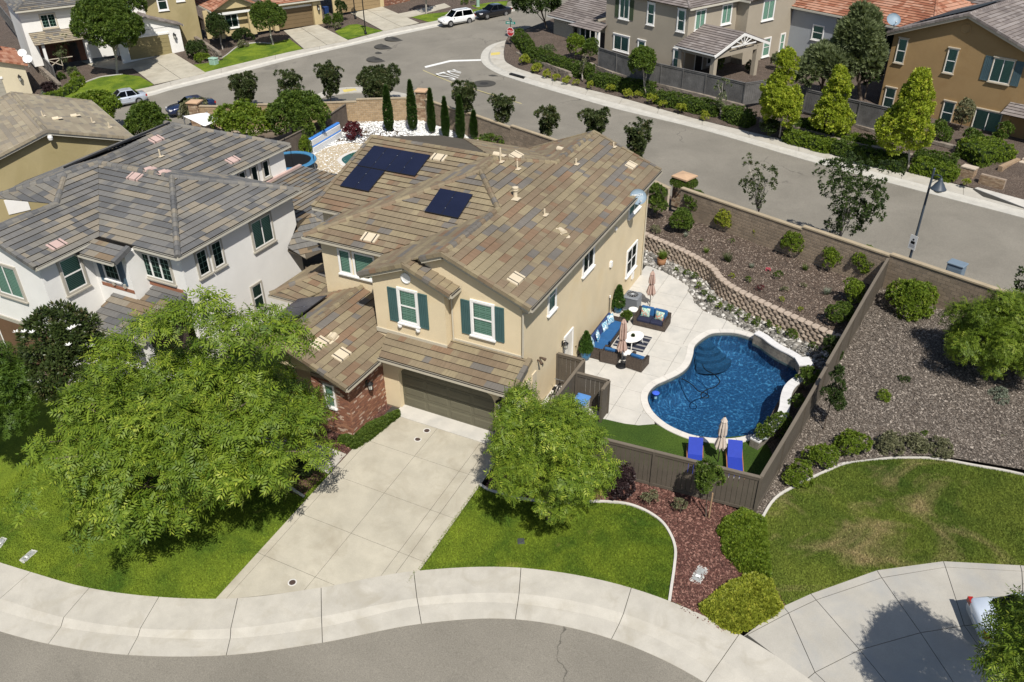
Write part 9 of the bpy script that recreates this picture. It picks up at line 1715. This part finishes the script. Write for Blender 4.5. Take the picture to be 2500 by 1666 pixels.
a=Vector((-34.51,73.28,0.73));b=Vector((-32.98,75.66,0.92)); c_=(a+b)/2
car('parked_car','black sedan parked ahead of the white utility car','car',(c_.x-math.sin(an)*.8,c_.y+math.cos(an)*.8,T(c_.x,c_.y)-.1),an+math.pi,PAINTC('paint_black',(.012,.012,.014),.1,.15),'sedan',4.95,1.85,1.5)
car('parked_car','white car under the tree on the neighbour driveway, rear showing','car',(26.25,-1.35,-.06),math.radians(21),PAINTC('paint_pearl',(.62,.68,.76),.1,.22),'sedan',4.7,1.85,1.48)
# ---------------------------------------------------------------- street furniture
POST=M('post_bluegrey',(.05,.065,.085),.45,.06); lb_=Vector((19.45,22.9,.1))
def street_lamp(label,loc,H,rz,mat,sign=False):
    t=thing('street_lamp',label,'street lamp',loc,rz); MB().lathe([(.16,0),(.16,.25),(.1,.4),(.075,.5)],n=14).build('base',mat,t); MB().tube([(0,0,.4),(0,0,H)],[.075,.055],12).build('pole',mat,t); MB().lathe([(.06,H),(.07,H+.05),(.02,H+.1)],n=12).build('finial',mat,t)
    MB().tube([(0,0,H-.35),(.25,0,H-.2),(.5,0,H-.22),(.52,0,H-.35)],.03,8).build('arm',mat,t); MB().tube([(0,0,H-.75),(.3,0,H-.45),(.45,0,H-.3)],.018,6).build('brace',mat,t)
    MB().lathe([(.06,H-.3),(.1,H-.42),(.13,H-.5),(.24,H-.65),(.36,H-.86),(.4,H-.9),(.4,H-.93),(.3,H-.93)],(.52,0,0),24).build('lamp_shade',mat,t,smooth=True); MB().lathe([(.28,H-.93),(.22,H-1.05),(.1,H-1.12)],(.52,0,0),18).build('lamp_globe',LAMPG,t,smooth=True)
    if sign:
        s=MB(); s.box(-.25,-.1,1.9,.2,-.085,2.75); so_=s.build('notice_sign',TRIM,t); MB().lathe([(.06,0),(.06,.004)],n=14).build('notice_head',BLACK,so_,(-.02,-.102,2.5)); so_.children[-1].rotation_euler=(PI2,0,0); MB().box(-.14,-.106,2.24,.1,-.1,2.4).build('notice_figure',BLACK,so_)
        for k in range(3): MB().box(-.18,-.105,2.16-.06*k,.14,-.1,2.18-.06*k).build('notice_line',M('ink_grey',(.25,.25,.27),.8),so_)
    return t
lp=(19.32,21.0,2.71)
street_lamp('blue-grey street lamp with bell shade and notice behind block wall',(19.75,22.6,.35),6.6,-.55,POST,True)
u=(-46.25,63.13,-0.21); street_lamp('black street lamp post standing on far lawn strip',u,6.,2.,BLACK); u=(-52.28,69.43,-0.03); street_lamp('slim black lamp post beside far driveway bed',u,5.,2.,BLACK)
ub=Vector((22.0,21.2,0)); t=thing('utility_box','blue-grey utility cabinet behind block wall','utility box',(22.1,21.6,.6),-.35); UBM=M('box_bluegrey',(.17,.225,.28),.5,.06,3); MB().bbox(-.42,-.3,0,.42,.3,1.7,.03).build('cabinet',UBM,t); MB().bbox(-.46,-.34,1.7,.46,.34,1.78,.03).build('cabinet_lid',UBM,t); MB().box(-.36,-.31,.2,.36,-.3,1.5).build('cabinet_door',UBM,t)
# stop sign and street name blades
SRED=M('sign_red',(.40,.02,.025),.5,.04); SGRN=M('sign_green',(.0,.19,.15),.5,.04)
u=(-24.68,60.52,0.2); ss=thing('stop_sign','red stop sign with green street name blades at side street corner','sign',u); MB().tube([(0,0,-.2),(0,0,3.6)],.035,8).build('pole',BLACK,ss); ng=math.atan2(-.36*1,.932)-.35
def octa(r,y): return [(r*math.cos(math.pi/8+k*math.pi/4),y,r*math.sin(math.pi/8+k*math.pi/4)) for k in range(8)]
fc=math.atan2(CAM_POS[1]-u[1],CAM_POS[0]-u[0])+PI2-.55
o1=MB(); o1.add(octa(.5,0)+octa(.5,.02),[tuple(range(8)),tuple(range(15,7,-1))]+[(i,8+i,8+(i+1)%8,(i+1)%8) for i in range(8)]); so1=o1.build('sign_border',TRIM,ss,(0,-.05,2.35),fc); MB().poly3(octa(.46,-.006)).build('sign_face',SRED,so1); tx=textmesh('sign_lettering','STOP',TRIM,so1,.36,.002); tx.location=(0,-.01,0); tx.rotation_euler=(PI2,0,0)
for k,(z,a_) in enumerate(((3.15,.25),(3.5,-.75))):
    bl=MB(); bl.box(-.55,-.012,0,.55,.012,.26); bo=bl.build('street_name_blade',SGRN,ss,(0,0,z),fc+a_); 
    for s in (-1,1): 
        for j in range(5): MB().box(-.42+.17*j,s*.013-.002,.09,-.42+.17*j+.12,s*.013+.002,.17).build('blade_lettering',TRIM,bo)
# pedestal boxes and ground boxes
t=thing('utility_pedestal','small green utility pedestal on far lawn by kerb','utility box',(-57.11,47.84,-1.41)); GPED=M('pedestal_green',(.30,.45,.36),.6,.05); MB().bbox(-.45,-.35,0,.45,.35,.7,.06).build('cabinet',GPED,t); MB().bbox(-.49,-.39,.68,.49,.39,.78,.06).build('cabinet_lid',GPED,t)
t=thing('utility_pedestal','pale green post pedestal on lawn behind white utility car','utility box',(-38.69,78.64,0.91)); MB().lathe([(.22,0),(.22,.95),(.28,1.0),(.28,1.2),(.1,1.25)],n=12).build('cabinet',GPED,t); MB().lathe([(.3,.0),(.3,.06)],n=12).build('base',CONC,t)
def ground_box(label,quad,dz=.02):
    Q=[Vector((q[0],q[1],T(q[0],q[1])+dz)) for q in quad]; t=thing('meter_box',label,'utility box'); c=sum(Q,Vector())/4; MB().prism([tuple(q)[:2] for q in Q],c.z-.1,lambda p:T(p[0],p[1])+dz).build('box_frame',M('box_concrete',(.55,.54,.50),.85,.12,6,.15,30),t); P=[c.lerp(q,.76) for q in Q]; MB().prism([tuple(q)[:2] for q in P],c.z-.05,lambda p:T(p[0],p[1])+dz+.012).build('box_lid',M('lid_grey',(.36,.37,.36),.8,.15,8,.2,30),t); d=(P[1]-P[0])*.12; e=(P[3]-P[0]); a0=P[0]+d*2.2+e*.2; a1=a0+e*.55; MB().prism([tuple(v)[:2] for v in (a0,a0+d*1.4,a1+d*1.4,a1)],c.z,lambda p:T(p[0],p[1])+dz+.02).build('lid_tab',TRIM,t); q=c+e*.1-d*2; MB().lathe([(.035,0),(.035,.02)],(q.x,q.y,T(q.x,q.y)+dz),8).build('lid_hole',BLACK,t); return t
ground_box('pale utility box with grey lid set in red mulch near pavement',[(14.91,-3.97,-0.24),(15.03,-3.13,-0.18),(15.45,-3.18,-0.19),(15.32,-4.0,-0.25)]); ground_box('narrow white meter box in left lawn near pavement',[(-8.87,-13.77,-0.93),(-8.87,-13.18,-0.89),(-8.58,-13.14,-0.88),(-8.55,-13.8,-0.93)]); ground_box('white meter box at left edge of lawn by pavement',[(-10.33,-13.84,-0.93),(-10.58,-13.25,-0.89),(-10.27,-13.23,-0.89),(-10.09,-13.69,-0.92)])
ground_box('white meter lid on far lawn near kerb below yellow house',[(-53.56,52.51,-1.04),(-53.03,53.14,-0.99),(-52.22,52.33,-1.01),(-52.81,51.85,-1.05)]); ground_box('small white meter lid on far lawn by green pedestal',[(-55.53,48.88,-1.31),(-55.32,49.42,-1.27),(-54.64,48.94,-1.28),(-55.02,48.52,-1.31)]); ground_box('white meter lid on far lawn before white far house',[(-63.64,32.24,-2.5),(-63.47,32.69,-2.47),(-62.8,32.35,-2.47),(-62.97,31.91,-2.5)])
ir=(8.54,-4.86,-0.3); t=thing('valve_box','small dark irrigation valve lid in middle lawn','utility box',(ir[0],ir[1],ir[2]+.01),.5); MB().bbox(-.14,-.14,-.05,.14,.14,.03,.02).build('box_lid',M('lid_dark',(.05,.055,.06),.7),t)
